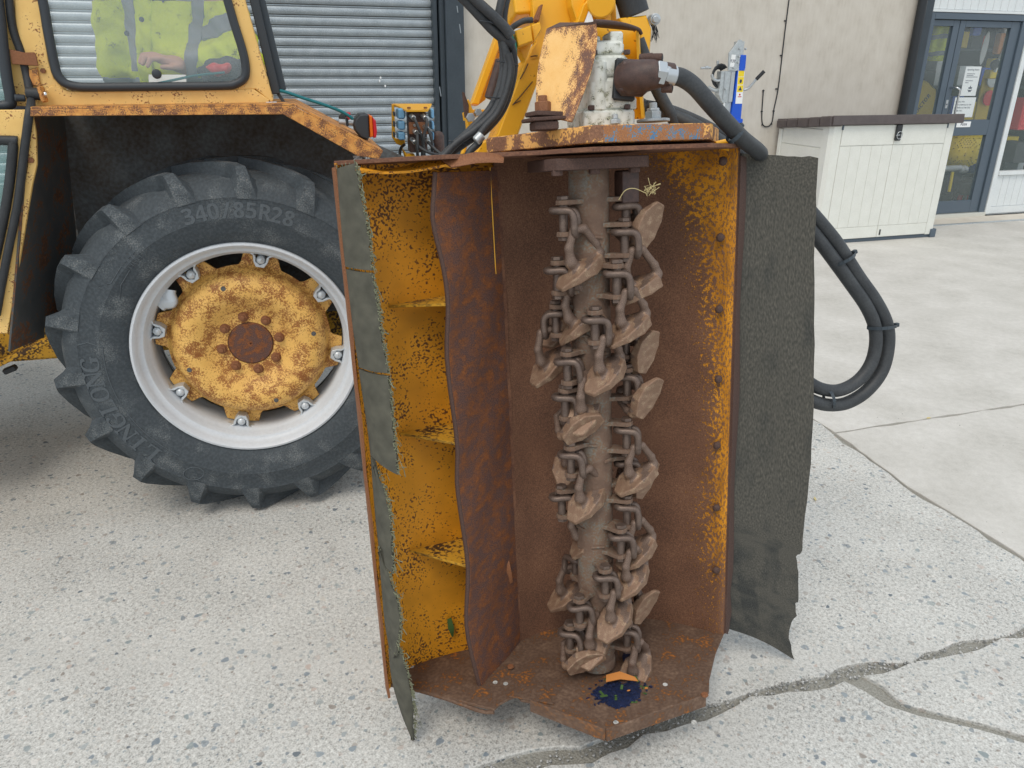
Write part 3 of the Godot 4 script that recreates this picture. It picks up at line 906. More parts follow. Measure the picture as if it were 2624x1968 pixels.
# ------------------------------------------------------------------ the workshop
func make_building() -> void:
	var b := thing("workshop", "beige rendered workshop with roller shutter, grey glazed shop door and white cladding", "building", WALL)
	obj("rendered_wall", MB.new().span(Vector3(-0.47, -0.1, -0.3), Vector3(4.3, 4.6, 0), 0.0), M.wall, b)
	obj("rendered_wall", MB.new().span(Vector3(-9, -0.1, -0.3), Vector3(-4.7, 4.6, 0), 0.0), M.wall, b)
	obj("rendered_wall", MB.new().span(Vector3(-4.7, 3.3, -0.3), Vector3(-0.47, 4.6, 0), 0.0), M.wall, b)
	# steel posts of the shutter
	for s in [[-0.467, -0.625, -0.715], [-4.72, -4.56, -4.47]]:
		var post := part("shutter_post", b)
		obj("post_face", MB.new().span(Vector3(s[0], 0, 0.0), Vector3(s[1], 3.4, 0.10), 0.004), M.post, post)
		obj("guide_channel", MB.new().span(Vector3(s[1], 0, -0.10), Vector3(s[2], 3.4, -0.055), 0.003).span(Vector3(s[1], 0, -0.05), Vector3(lerpf(s[1], s[2], 0.45), 3.4, 0.055), 0.004).span(Vector3(lerpf(s[1], s[2], 0.6), 0, -0.05), Vector3(s[2], 3.4, 0.03), 0.004), M.post, post)
	for q in [[Vector3(-0.522, 2.023, 0.102), 0.05], [Vector3(-0.502, 1.877, 0.102), 0.07], [Vector3(-0.678, 1.383, 0.057), 0.08], [Vector3(-0.619, 1.524, 0.032), 0.03]]:
		obj("paint_scratch", MB.new().box(at(q[0], turn(0, 0, 8)), Vector3(0.008, q[1], 0.002), 0.001), M.scratch, b)
	# roller shutter
	var sh := part("roller_shutter", b)
	var prof := PackedVector2Array()
	for i in 13:
		var a := lerpf(-1.15, 1.15, i / 12.0)
		prof.append(Vector2(sin(a) * 0.0295 + 0.031, cos(a) * 0.016 - 0.008))
	prof.append(Vector2(0.0598, -0.0085)); prof.append(Vector2(0.0625, -0.0140)); prof.append(Vector2(0.0655, -0.0140))
	prof.append(Vector2(0.0668, -0.0045)); prof.append(Vector2(0.0725, -0.0050)); prof.append(Vector2(0.0755, -0.0100))
	var sl := MB.new()
	for i in prof.size() - 1:
		var a := Vector3(-4.6, prof[i].x, prof[i].y)
		var c := Vector3(-4.6, prof[i + 1].x, prof[i + 1].y)
		var w := Vector3(3.98, 0, 0)
		var nd := Vector3(0, -(c - a).z, (c - a).y).normalized()
		var pa := nd
		var pc := nd
		if i > 0 and i < 12:
			var d0 := (prof[i] - prof[i - 1])
			pa = (nd + Vector3(0, -d0.y, d0.x).normalized()).normalized()
		if i < 11:
			var d1 := (prof[i + 2] - prof[i + 1])
			pc = (nd + Vector3(0, -d1.y, d1.x).normalized()).normalized()
		sl.quadn(a, a + w, c + w, c, pa, pa, pc, pc)
		var bk := Vector3(0, 0, -0.0015)
		sl.quadn(a + bk, a + w + bk, c + w + bk, c + bk, -pa, -pa, -pc, -pc)
	var slat := sl.mesh()
	for k in 43:
		obj("slat", slat, M.slat, sh, at(Vector3(0, 0.05 + k * 0.0765, -0.06)))
	obj("bottom_bar", MB.new().span(Vector3(-4.6, 0.0, -0.075), Vector3(-0.64, 0.05, -0.045), 0.004), M.galv, sh)
	var splash := MB.new()
	for p in [Vector3(-1.172, 1.493, -0.035), Vector3(-1.181, 1.467, -0.035), Vector3(-1.136, 1.427, -0.035)]:
		splash.ball(p, Vector3(0.008, 0.011, 0.003), 8)
	obj("bird_splashes", splash, M.white, sh)
	# corner: drainpipe and grey column between wall and shop front
	obj("drainpipe", MB.new().cyl(Vector3(4.275, 0, 0.065), Vector3(4.275, 4.6, 0.065), 0.045, 20), M.pipe, b)
	obj("corner_column", MB.new().span(Vector3(4.305, 0, -0.3), Vector3(4.462, 4.6, 0.03), 0.004), M.post, b)
	# shop front
	var d := part("shop_door", b)
	var zf := 0.0
	var fr := MB.new()
	fr.span(Vector3(4.464, 0.03, -0.10), Vector3(4.532, 2.125, zf), 0.004)
	fr.span(Vector3(4.532, 2.062, -0.10), Vector3(5.80, 2.125, zf), 0.004)
	fr.span(Vector3(5.715, 0.03, -0.10), Vector3(5.80, 2.062, zf), 0.004)
	obj("frame", fr, M.frame, d)
	var lf := MB.new()
	lf.span(Vector3(4.534, 0.16, -0.075), Vector3(4.560, 2.0, -0.025), 0.003)
	lf.span(Vector3(4.812, 0.05, -0.075), Vector3(4.892, 2.058, -0.025), 0.003)
	lf.span(Vector3(4.534, 2.0, -0.075), Vector3(4.812, 2.058, -0.025), 0.003)
	lf.span(Vector3(4.534, 0.05, -0.075), Vector3(4.812, 0.16, -0.025), 0.003)
	lf.span(Vector3(4.560, 0.905, -0.074), Vector3(4.812, 1.07, -0.026), 0.003)
	obj("side_leaf", lf, M.frame, d)
	var rf := MB.new()
	rf.span(Vector3(4.896, 0.05, -0.073), Vector3(4.970, 2.058, -0.022), 0.003)
	rf.span(Vector3(5.590, 0.05, -0.073), Vector3(5.712, 2.058, -0.022), 0.003)
	rf.span(Vector3(4.970, 1.995, -0.073), Vector3(5.590, 2.058, -0.022), 0.003)
	rf.span(Vector3(4.970, 0.05, -0.073), Vector3(5.590, 0.186, -0.022), 0.003)
	rf.span(Vector3(4.970, 0.905, -0.072), Vector3(5.590, 1.07, -0.023), 0.003)
	obj("door_leaf", rf, M.frame, d)
	for p in [[4.56, 4.812, 1.07, 2.0], [4.56, 4.812, 0.16, 0.905], [4.97, 5.59, 1.07, 1.995], [4.97, 5.59, 0.186, 0.905]]:
		obj("pane", MB.new().span(Vector3(p[0] - 0.004, p[2] - 0.004, -0.052), Vector3(p[1] + 0.004, p[3] + 0.004, -0.046), 0.0), M.pane, d)
	obj("door_handle", MB.new().tube(curve([Vector3(4.935, 1.405, -0.022), Vector3(4.935, 1.405, 0.045), Vector3(4.945, 1.40, 0.068), Vector3(4.965, 1.385, 0.075), Vector3(4.972, 1.355, 0.075), Vector3(4.972, 1.1, 0.075), Vector3(4.972, 0.82, 0.075), Vector3(4.965, 0.79, 0.075), Vector3(4.945, 0.775, 0.068), Vector3(4.935, 0.77, 0.045), Vector3(4.935, 0.77, -0.022)], 3), 0.0115, 10), M.chrome, d)
	obj("lock_plate", MB.new().span(Vector3(4.915, 1.195, -0.022), Vector3(4.945, 1.28, -0.016), 0.001), M.zinc, d)
	obj("keyhole", MB.new().cyl(Vector3(4.93, 1.235, -0.016), Vector3(4.93, 1.235, -0.014), 0.008, 10), M.ink, d)
	var push := obj("push_plate", MB.new().span(Vector3(5.13, 0.995, -0.023), Vector3(5.325, 1.054, -0.019), 0.001), M.white, d)
	letters("lettering", "PUSH", 0.026, M.ink, push, Transform3D(Basis(), Vector3(5.228, 1.024, -0.0188)), true)
	obj("threshold", MB.new().span(Vector3(4.47, 0.0, -0.10), Vector3(5.80, 0.046, 0.025), 0.004), M.sill, d)
	# cladding boards above and beside the door
	for k in 30:
		obj("cladding_board", MB.new().span(Vector3(4.470 + k * 0.1, 2.155, -0.03), Vector3(4.568 + k * 0.1, 4.6, -0.008), 0.004), M.clad, b)
	obj("cladding_trim", MB.new().span(Vector3(4.464, 2.128, -0.03), Vector3(7.5, 2.153, 0.006), 0.003), M.clad, b)
	for k in 16:
		obj("cladding_board", MB.new().span(Vector3(5.875 + k * 0.1, 0.10, -0.03), Vector3(5.973 + k * 0.1, 0.455, -0.008), 0.004), M.clad, b)
	obj("cladding_trim", MB.new().span(Vector3(5.872, 0.02, -0.03), Vector3(7.5, 0.098, 0.002), 0.003), M.clad, b)
	obj("cladding_trim", MB.new().span(Vector3(5.803, 0.02, -0.10), Vector3(5.868, 2.125, 0.010), 0.003), M.clad, b)
	var win := part("shop_window", b)
	obj("window_sill", MB.new().span(Vector3(5.872, 0.458, -0.09), Vector3(7.5, 0.50, 0.02), 0.004), M.clad, win)
	obj("pane", MB.new().span(Vector3(5.868, 0.502, -0.052), Vector3(7.5, 2.125, -0.046), 0.0), M.pane, win)
	obj("backing_wall", MB.new().span(Vector3(4.464, 2.126, -0.3), Vector3(7.6, 4.6, -0.032), 0.0).span(Vector3(5.872, 0, -0.3), Vector3(7.6, 0.456, -0.032), 0.0).span(Vector3(7.502, 0, -0.3), Vector3(12, 4.6, -0.005), 0.0), M.clad, b)
	# the room behind the glass
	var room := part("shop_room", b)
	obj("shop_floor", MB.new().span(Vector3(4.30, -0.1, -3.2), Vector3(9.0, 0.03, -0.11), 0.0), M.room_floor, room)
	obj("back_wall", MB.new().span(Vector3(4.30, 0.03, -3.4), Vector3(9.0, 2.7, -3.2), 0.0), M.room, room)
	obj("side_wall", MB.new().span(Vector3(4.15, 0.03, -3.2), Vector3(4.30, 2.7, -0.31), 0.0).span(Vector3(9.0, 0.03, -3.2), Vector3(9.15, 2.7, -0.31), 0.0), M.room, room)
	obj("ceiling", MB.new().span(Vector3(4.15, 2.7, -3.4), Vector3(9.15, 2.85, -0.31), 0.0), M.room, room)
	# roof slab and rear so that no sky falls in from behind
	obj("roof", MB.new().span(Vector3(-9, 4.61, -9), Vector3(12, 4.75, 0.12), 0.01), M.post, b)
	obj("rear_wall", MB.new().span(Vector3(-9, 0, -9.2), Vector3(12, 4.6, -9), 0.0), M.wall, b)
	# apron and drain in front of the door
	obj("apron", MB.new().span(Vector3(4.31, -0.1, 0.026), Vector3(9, 0.004, 0.32), 0.002), M.wall, b)
	obj("drain_edge", MB.new().span(Vector3(4.31, -0.1, 0.322), Vector3(9, 0.008, 0.375), 0.003), M.galv, b)


func letters(called: String, text: String, size: float, m: Material, parent: Node3D, x: Transform3D, centre := true, depth := 0.0012, font := "Droid Sans") -> MeshInstance3D:
	var tm := TextMesh.new()
	var f := SystemFont.new()
	f.font_names = PackedStringArray([font])
	f.font_weight = 700
	tm.font = f
	tm.text = text
	tm.font_size = 32
	tm.pixel_size = size / 32.0 * 1.35
	tm.depth = depth
	tm.curve_step = 1.0
	tm.horizontal_alignment = HORIZONTAL_ALIGNMENT_CENTER if centre else HORIZONTAL_ALIGNMENT_LEFT
	tm.vertical_alignment = VERTICAL_ALIGNMENT_CENTER
	var o := MeshInstance3D.new()
	o.name = called
	o.mesh = tm
	o.material_override = m
	o.transform = x
	parent.add_child(o, true)
	return o


func local(o: Vector3) -> Transform3D:
	return WALL * Transform3D(Basis(), o)


func make_yard_things() -> void:
	# storage box in front of the wall; its own origin is the front left foot
	var s := thing("storage_shed", "cream resin storage shed with grey brown lid standing against the beige wall", "storage shed", local(Vector3(2.795, 0, 0.05)))
	var wd := 1.45
	var dp := 0.78
	obj("back_panel", MB.new().span(Vector3(0.02, 0.03, 0.0), Vector3(wd - 0.02, 1.02, 0.02), 0.003), M.shed, s)
	obj("base", MB.new().span(Vector3(0.01, 0.0, 0.01), Vector3(wd - 0.01, 0.035, dp - 0.012), 0.004), M.frame, s)
	for side in [0.0, 1.0]:
		var xs: float = 0.012 if side == 0.0 else wd - 0.032
		for k in 6:
			obj("side_board", MB.new().span(Vector3(xs, 0.05 + k * 0.169, 0.053), Vector3(xs + 0.02, 0.05 + k * 0.169 + 0.162, dp - 0.116), 0.005), M.shed, s)
		obj("side_backing", MB.new().prism(PackedVector2Array([Vector2(0.03, 0.04), Vector2(dp - 0.06, 0.04), Vector2(dp - 0.06, 1.09), Vector2(0.03, 1.035)]), 0.010, Transform3D(Basis(Vector3(0, 0, 1), Vector3.UP, Vector3(-1, 0, 0)), Vector3(xs + (0.018 if side == 0.0 else 0.012), 0, 0))), M.shed, s)
		var cx: float = 0.0 if side == 0.0 else wd
		var sg: float = 1.0 if side == 0.0 else -1.0
		# front corner post with a slanting face, and the rear post
		obj("corner_post", MB.new().prism(PackedVector2Array([Vector2(cx + sg * 0.118, dp), Vector2(cx + sg * 0.03, dp), Vector2(cx, dp - 0.03), Vector2(cx, dp - 0.115), Vector2(cx + sg * 0.118, dp - 0.115)]), 1.10, Transform3D(Basis(Vector3.RIGHT, Vector3(0, 0, 1), Vector3.UP), Vector3(0, 0.03, 0)), 0.006), M.shed, s)
		obj("corner_post", MB.new().span(Vector3(cx, 0.03, 0.0), Vector3(cx + sg * 0.05, 1.03, 0.052), 0.006), M.shed, s)
	for dr in 2:
		var x0: float = 0.122 + dr * 0.604
		var door := part("shed_door", s)
		obj("top_rail", MB.new().span(Vector3(x0, 0.918, dp - 0.03), Vector3(x0 + 0.600, 1.10, dp + 0.006), 0.004), M.shed, door)
		obj("bottom_rail", MB.new().span(Vector3(x0, 0.040, dp - 0.03), Vector3(x0 + 0.600, 0.150, dp + 0.006), 0.004), M.shed, door)
		for k in 5:
			obj("board", MB.new().span(Vector3(x0 + k * 0.1204, 0.152, dp - 0.03), Vector3(x0 + k * 0.1204 + 0.1198, 0.916, dp + 0.003), 0.0028), M.shed, door)
		obj("door_backing", MB.new().span(Vector3(x0 + 0.002, 0.05, dp - 0.028), Vector3(x0 + 0.598, 1.09, dp - 0.006), 0.0), M.shed, door)
	obj("hinge", MB.new().span(Vector3(0.112, 1.06, dp - 0.01), Vector3(0.128, 1.105, dp + 0.012), 0.003).span(Vector3(wd - 0.128, 1.06, dp - 0.01), Vector3(wd - 0.112, 1.105, dp + 0.012), 0.003), M.frame, s)
	obj("corner_foot", MB.new().span(Vector3(wd - 0.06, 0.0, dp - 0.05), Vector3(wd + 0.012, 0.085, dp + 0.014), 0.006), M.frame, s)
	var lid := part("lid", s, Transform3D(Basis(Vector3.RIGHT, deg_to_rad(-4.4)), Vector3.ZERO).translated_local(Vector3.ZERO))
	lid.position = Vector3(0, 1.10, dp) - lid.basis * Vector3(0, 1.10, dp)
	obj("lid_top", MB.new().span(Vector3(-0.025, 1.140, -0.01), Vector3(wd + 0.03, 1.178, dp + 0.02), 0.008), M.lid, lid)
	obj("lid_front", MB.new().span(Vector3(-0.025, 1.102, dp + 0.021), Vector3(wd + 0.03, 1.186, dp + 0.045), 0.006), M.lid, lid)
	for k in 5:
		obj("lid_ridge", MB.new().span(Vector3(-0.045, 1.104 - 0.012, 0.005 + k * 0.162), Vector3(0.10, 1.184 - (4 - k) * 0.004, 0.158 + k * 0.162), 0.012), M.lid, lid)
		obj("lid_ridge", MB.new().span(Vector3(wd - 0.1, 1.104, 0.005 + k * 0.162), Vector3(wd + 0.035, 1.184 - (4 - k) * 0.004, 0.158 + k * 0.162), 0.012), M.lid, lid)
	var hasp := part("hasp", s)
	obj("strap", MB.new().span(Vector3(0.715, 0.955, dp + 0.0065), Vector3(0.782, 1.102, dp + 0.030), 0.008), M.black, hasp)
	var ring := []
	for k in 16:
		ring.append(Vector3(0.752 + 0.030 * cos(TAU * k / 16.0), 1.005 + 0.034 * sin(TAU * k / 16.0), dp + 0.034))
	obj("lock_ring", MB.new().tube(PackedVector3Array(ring), 0.0035, 6, true), M.zinc, hasp)
	obj("lock_pin", MB.new().cyl(Vector3(0.712, 1.005, dp + 0.034), Vector3(0.755, 1.008, dp + 0.034), 0.004, 8), M.zinc, hasp)
	obj("bolt_slot", MB.new().span(Vector3(0.748, 0.06, dp + 0.0062), Vector3(0.766, 0.115, dp + 0.010), 0.002), M.black, s)

	# cable looped on the wall
	var c := thing("wall_cable", "thin black cable clipped to the beige wall, looping left of the storage shed", "cable", WALL)
	var pts := curve([Vector3(2.752, 4.3, 0.006), Vector3(2.750, 2.187, 0.006), Vector3(2.751, 1.825, 0.006), Vector3(2.756, 1.406, 0.006), Vector3(2.738, 1.211, 0.006), Vector3(2.735, 1.093, 0.006), Vector3(2.699, 1.045, 0.006), Vector3(2.644, 1.05, 0.006), Vector3(2.616, 1.094, 0.006), Vector3(2.601, 1.191, 0.006), Vector3(2.592, 1.321, 0.006), Vector3(2.589, 1.38, 0.006), Vector3(2.598, 1.389, -0.01)], 6)
	obj("cable", MB.new().tube(pts, 0.0055, 6), M.pipe, c)
	for p in [Vector3(2.735, 2.007, 0.008), Vector3(2.738, 1.701, 0.008), Vector3(2.734, 1.397, 0.008), Vector3(2.735, 1.19, 0.008), Vector3(2.727, 1.066, 0.008), Vector3(2.625, 1.059, 0.008), Vector3(2.598, 1.187, 0.008), Vector3(2.587, 1.381, 0.008)]:
		obj("clip", MB.new().box(at(p), Vector3(0.022, 0.012, 0.014), 0.003), M.pipe, c)

	# log splitter
	var l := thing("log_splitter", "blue and galvanised upright log splitter standing before the beige wall", "log splitter", WALL)
	var zl := 0.5
	obj("ram_post", MB.new().prism(PackedVector2Array([Vector2(1.898, 1.10), Vector2(2.008, 1.10), Vector2(1.992, 1.665), Vector2(1.918, 1.665)]), 0.07, at(Vector3(0, 0, zl - 0.01)), 0.004), M.blue, l)
	obj("head_sleeve", MB.new().span(Vector3(1.925, 1.56, zl - 0.02), Vector3(1.986, 1.69, zl + 0.068), 0.005), M.blue, l)
	obj("post_collar", MB.new().span(Vector3(1.888, 1.09, zl - 0.02), Vector3(2.024, 1.155, zl + 0.07), 0.006), M.blue, l)
	obj("base_post", MB.new().span(Vector3(1.90, 0.03, zl - 0.01), Vector3(2.012, 1.092, zl + 0.062), 0.006), M.blue, l)
	obj("base_foot", MB.new().prism(PackedVector2Array([Vector2(1.60, 0.0), Vector2(1.90, 0.0), Vector2(1.90, 1.02), Vector2(1.80, 1.10), Vector2(1.78, 0.95)]), 0.02, at(Vector3(0, 0, zl + 0.02)), 0.003), M.blue, l)
	obj("base_plate", MB.new().span(Vector3(1.60, 0, zl - 0.25), Vector3(2.2, 0.03, zl + 0.25), 0.006), M.blue, l)
	var pl := [Vector3(1.81, 1.701, 0.5), Vector3(1.893, 1.809, 0.5), Vector3(1.915, 1.813, 0.5), Vector3(1.933, 1.803, 0.5), Vector3(1.958, 1.597, 0.5), Vector3(1.945, 1.57, 0.5), Vector3(1.893, 1.557, 0.5), Vector3(1.819, 1.563, 0.5)]
	var po := PackedVector2Array()
	for p in pl:
		po.append(Vector2(p.x, p.y))
	obj("head_plate", MB.new().prism(po, 0.012, at(Vector3(0, 0, zl + 0.05)), 0.002), M.galv, l)
	var po2 := PackedVector2Array()
	for p in po:
		po2.append(Vector2(p.x + 0.078, p.y + 0.006))
	obj("head_plate", MB.new().prism(po2, 0.012, at(Vector3(0, 0, zl - 0.08)), 0.002), M.galv, l)
	obj("head_bridge", MB.new().span(Vector3(1.925, 1.66, zl - 0.065), Vector3(1.965, 1.80, zl + 0.048), 0.003), M.galv, l)
	for p in [Vector3(1.908, 1.741, 0.5), Vector3(1.91, 1.679, 0.5), Vector3(1.908, 1.63, 0.5), Vector3(1.869, 1.587, 0.5)]:
		obj("bolt", MB.new().hexa(Vector3(p.x, p.y, zl + 0.062), Vector3.BACK, 0.011, 0.014), M.zinc, l)
		obj("bolt", MB.new().hexa(Vector3(p.x + 0.115, p.y, zl - 0.03), Vector3.RIGHT, 0.011, 0.014), M.zinc, l)
	var tg := Vector3(1.854, 1.641, 0.5)
	var tag13 := obj("rating_plate", MB.new().box(at(Vector3(tg.x, tg.y, zl + 0.0635), turn(0, 0, -4)), Vector3(0.043, 0.100, 0.002), 0.0006), M.white, l)
	letters("lettering", "13T", 0.024, M.ink, tag13, Transform3D(turn(0, 0, -4), Vector3(tg.x, tg.y - 0.002, zl + 0.0648)))
	obj("work_body", MB.new().prism(PackedVector2Array([Vector2(1.752, 1.36), Vector2(1.756, 1.555), Vector2(1.90, 1.56), Vector2(1.90, 1.30), Vector2(1.80, 1.29)]), 0.075, at(Vector3(0, 0, zl - 0.02)), 0.004), M.galv, l)
	obj("body_fold", MB.new().bar(Vector3(1.80, 1.32, zl + 0.058), Vector3(1.797, 1.55, zl + 0.058), Vector3.RIGHT, 0.014, 0.012, 0.002).bar(Vector3(1.862, 1.30, zl + 0.058), Vector3(1.866, 1.55, zl + 0.058), Vector3.RIGHT, 0.02, 0.012, 0.002), M.zinc, l)
	obj("split_beam", MB.new().prism(PackedVector2Array([Vector2(1.80, 1.05), Vector2(1.83, 1.33), Vector2(1.902, 1.33), Vector2(1.896, 1.05)]), 0.05, at(Vector3(0, 0, zl - 0.01)), 0.003), M.galv, l)
	obj("splitting_wedge", MB.new().prism(PackedVector2Array([Vector2(1.785, 1.20), Vector2(1.825, 1.32), Vector2(1.83, 1.18)]), 0.01, at(Vector3(0, 0, zl + 0.045)), 0.002), M.clad, l)
	var st := obj("label_strip", MB.new().prism(PackedVector2Array([Vector2(1.928, 1.285), Vector2(1.998, 1.285), Vector2(1.988, 1.582), Vector2(1.922, 1.582)]), 0.002, at(Vector3(0, 0, zl + 0.0605))), M.white, l)
	obj("warning_patch", MB.new().box(at(Vector3(1.955, 1.545, zl + 0.063)), Vector3(0.058, 0.066, 0.001), 0.0), M.yellow_sticker, st)
	obj("warning_patch", MB.new().box(at(Vector3(1.957, 1.477, zl + 0.063)), Vector3(0.060, 0.062, 0.001), 0.0), M.yellow_sticker, st)
	obj("warning_patch", MB.new().box(at(Vector3(1.960, 1.412, zl + 0.063)), Vector3(0.060, 0.056, 0.001), 0.0), M.yellow_sticker, st)
	obj("warning_mark", MB.new().prism(PackedVector2Array([Vector2(1.942, 1.397), Vector2(1.978, 1.397), Vector2(1.960, 1.430)]), 0.0008, at(Vector3(0, 0, zl + 0.0638))), M.ink, st)
	obj("warning_mark", MB.new().ball(Vector3(1.957, 1.474, zl + 0.0638), Vector3(0.013, 0.017, 0.001), 8), M.ink, st)
	obj("maker_mark", MB.new().span(Vector3(1.945, 1.340, zl + 0.0626), Vector3(1.982, 1.347, zl + 0.0634), 0.0).ball(Vector3(1.963, 1.362, zl + 0.063), Vector3(0.009, 0.009, 0.001), 8), M.red, st)
	obj("lever", MB.new().tube(curve([Vector3(2.017, 1.4, 0.52), Vector3(2.053, 1.41, 0.54), Vector3(2.084, 1.451, 0.56), Vector3(2.106, 1.492, 0.58)], 5), 0.011, 8, false), M.galv, l)
	obj("lever_grip", MB.new().tube(PackedVector3Array([Vector3(2.105, 1.49, 0.58), Vector3(2.15, 1.558, 0.62)]), 0.0165, 10), M.black, l)
	var coil := MB.new()
	for k in 4:
		var cp := []
		for i in 14:
			var a := lerpf(0.25, 1.85, i / 13.0) * PI
			var q := Vector3(1.768, 1.517, 0.5)
			cp.append(Vector3(q.x + (0.080 - k * 0.011) * cos(a), q.y + (0.096 - k * 0.011) * sin(a), zl + 0.02 - k * 0.014))
		coil.tube(PackedVector3Array(cp), 0.0085, 7)
	obj("hose_coil", coil, M.black, l)
	obj("hose_coupling", MB.new().cyl(Vector3(1.577, 1.581, 0.5), Vector3(1.679, 1.584, 0.5), 0.010, 10, 0.002).cyl(Vector3(1.618, 1.585, 0.5), Vector3(1.651, 1.586, 0.5), 0.015, 10, 0.002).cyl(Vector3(1.744, 1.609, 0.5), Vector3(1.74, 1.643, 0.5), 0.012, 8, 0.002), M.zinc, l)
	obj("hose_elbow", MB.new().tube(curve([Vector3(1.669, 1.53, 0.54), Vector3(1.685, 1.497, 0.54), Vector3(1.724, 1.478, 0.54), Vector3(1.772, 1.481, 0.54)], 4), 0.013, 8), M.zinc, l)
	obj("body_lug", MB.new().tube(curve([Vector3(1.661, 1.424, 0.52), Vector3(1.713, 1.401, 0.52), Vector3(1.788, 1.387, 0.52), Vector3(1.874, 1.357, 0.52)], 4), 0.016, 8).hexa(Vector3(1.811, 1.414, 0.53), Vector3.BACK, 0.016, 0.05), M.galv, l)

	# papers on the shop door
	var n1 := thing("paper_notice", "upper white paper of opening hours with a small dark emblem, taped inside the shop door", "notice", WALL)
	obj("paper", MB.new().box(at(Vector3(5.235, 1.467, -0.0558)), Vector3(0.212, 0.297, 0.001), 0.0), M.white, n1)
	letters("heading", "Opening Hours", 0.017, M.ink, n1, Transform3D(Basis(), Vector3(5.235, 1.583, -0.0550)), true, 0.0006)
	for r in [[1.542, 0.11], [1.526, 0.09], [1.510, 0.155], [1.472, 0.10], [1.452, 0.045]]:
		obj("text_line", MB.new().span(Vector3(5.16, r[0] - 0.003, -0.0552), Vector3(5.16 + r[1], r[0] + 0.003, -0.0549), 0.0), M.ink, n1)
	var star := PackedVector2Array()
	for i in 14:
		var a := TAU * i / 14.0
		star.append(Vector2(sin(a), cos(a)) * (0.034 if i % 2 == 0 else 0.023) * (1.15 if i == 0 else 1.0))
	obj("emblem", MB.new().prism(star, 0.0004, at(Vector3(5.245, 1.385, -0.0552))), M.ink, n1)
	obj("emblem_bar", MB.new().span(Vector3(5.222, 1.380, -0.0549), Vector3(5.268, 1.390, -0.0546), 0.0), M.white, n1)
	var n2 := thing("paper_notice", "lower white paper with four lines of capitals, taped inside the shop door", "notice", WALL)
	obj("paper", MB.new().box(at(Vector3(5.215, 1.200, -0.0558)), Vector3(0.290, 0.206, 0.001), 0.0), M.white, n2)
	var k := 0
	for line in ["PARCELS FOR", "COLLECTION GO TO THE", "ENTRANCE AT THE SIDE", "THANK YOU"]:
		letters("text_line", line, 0.0145, M.ink, n2, Transform3D(Basis(), Vector3(5.085, 1.258 - k * 0.031, -0.0551)), false, 0.0006)
		k += 1

	# goods behind the glass
	var jk := thing("hi_vis_jacket", "yellow hi-vis jacket with grey bands hanging behind the narrow left pane of the shop door", "jacket", WALL)
	var jz := -0.45
	var jf := func(p: Vector3) -> float:
		var d := cap(p, Vector3(5.13, 2.0, jz), Vector3(5.11, 1.75, jz), 0.11, 0.125)
		d = smin(d, cap(p, Vector3(5.24, 2.08, jz), Vector3(5.26, 1.66, jz), 0.05, 0.04), 0.03)
		d = smin(d, cap(p, Vector3(5.02, 2.08, jz), Vector3(5.0, 1.80, jz), 0.05, 0.05), 0.03)
		return maxf(d + 0.006 * sin(p.x * 70.0) * sin(p.y * 23.0), 1.67 - p.y)
	obj("jacket_body", nets(jf, Vector3(4.85, 1.62, jz - 0.2), Vector3(5.40, 2.20, jz + 0.2), 0.02), M.hivis, jk)
	for yy in [1.76, 1.93]:
		obj("reflective_band", nets(func(p: Vector3) -> float: return maxf(jf.call(p) - 0.004, absf(p.y - yy - 0.15 * (p.x - 5.11)) - 0.028), Vector3(4.85, yy - 0.1, jz - 0.2), Vector3(5.40, yy + 0.1, jz + 0.2), 0.014), M.band, jk)
	var cover := thing("machine_cover", "dusty yellow machine cover with dark lettering behind the left pane of the shop door", "cover", WALL)
	obj("cover_cloth", MB.new().prism(PackedVector2Array([Vector2(4.80, 0.35), Vector2(5.29, 0.35), Vector2(5.265, 1.13), Vector2(5.225, 1.37), Vector2(5.08, 1.46), Vector2(4.93, 1.49), Vector2(4.80, 1.45)]), 0.4, at(Vector3(0, 0, -0.86)), 0.04), M.olive, cover)
	letters("lettering", "TRACTOR", 0.050, M.ink, cover, Transform3D(turn(0, 0, 52), Vector3(5.02, 1.205, -0.4595)), true, 0.002)
	var disc := thing("saw_blade", "tall pale toothed blade hanging behind the upper pane of the shop door", "blade", local(Vector3(5.745, 1.81, -0.45)))
	var teeth := PackedVector2Array()
	for i in 60:
		teeth.append(Vector2(cos(TAU * i / 60.0) * 0.070, sin(TAU * i / 60.0) * 0.175) * (1.0 if i % 2 else 0.95))
	obj("blade_disc", MB.new().prism(teeth, 0.006, at(Vector3.ZERO, turn(0, 20, -6)), 0.001), M.clad, disc)
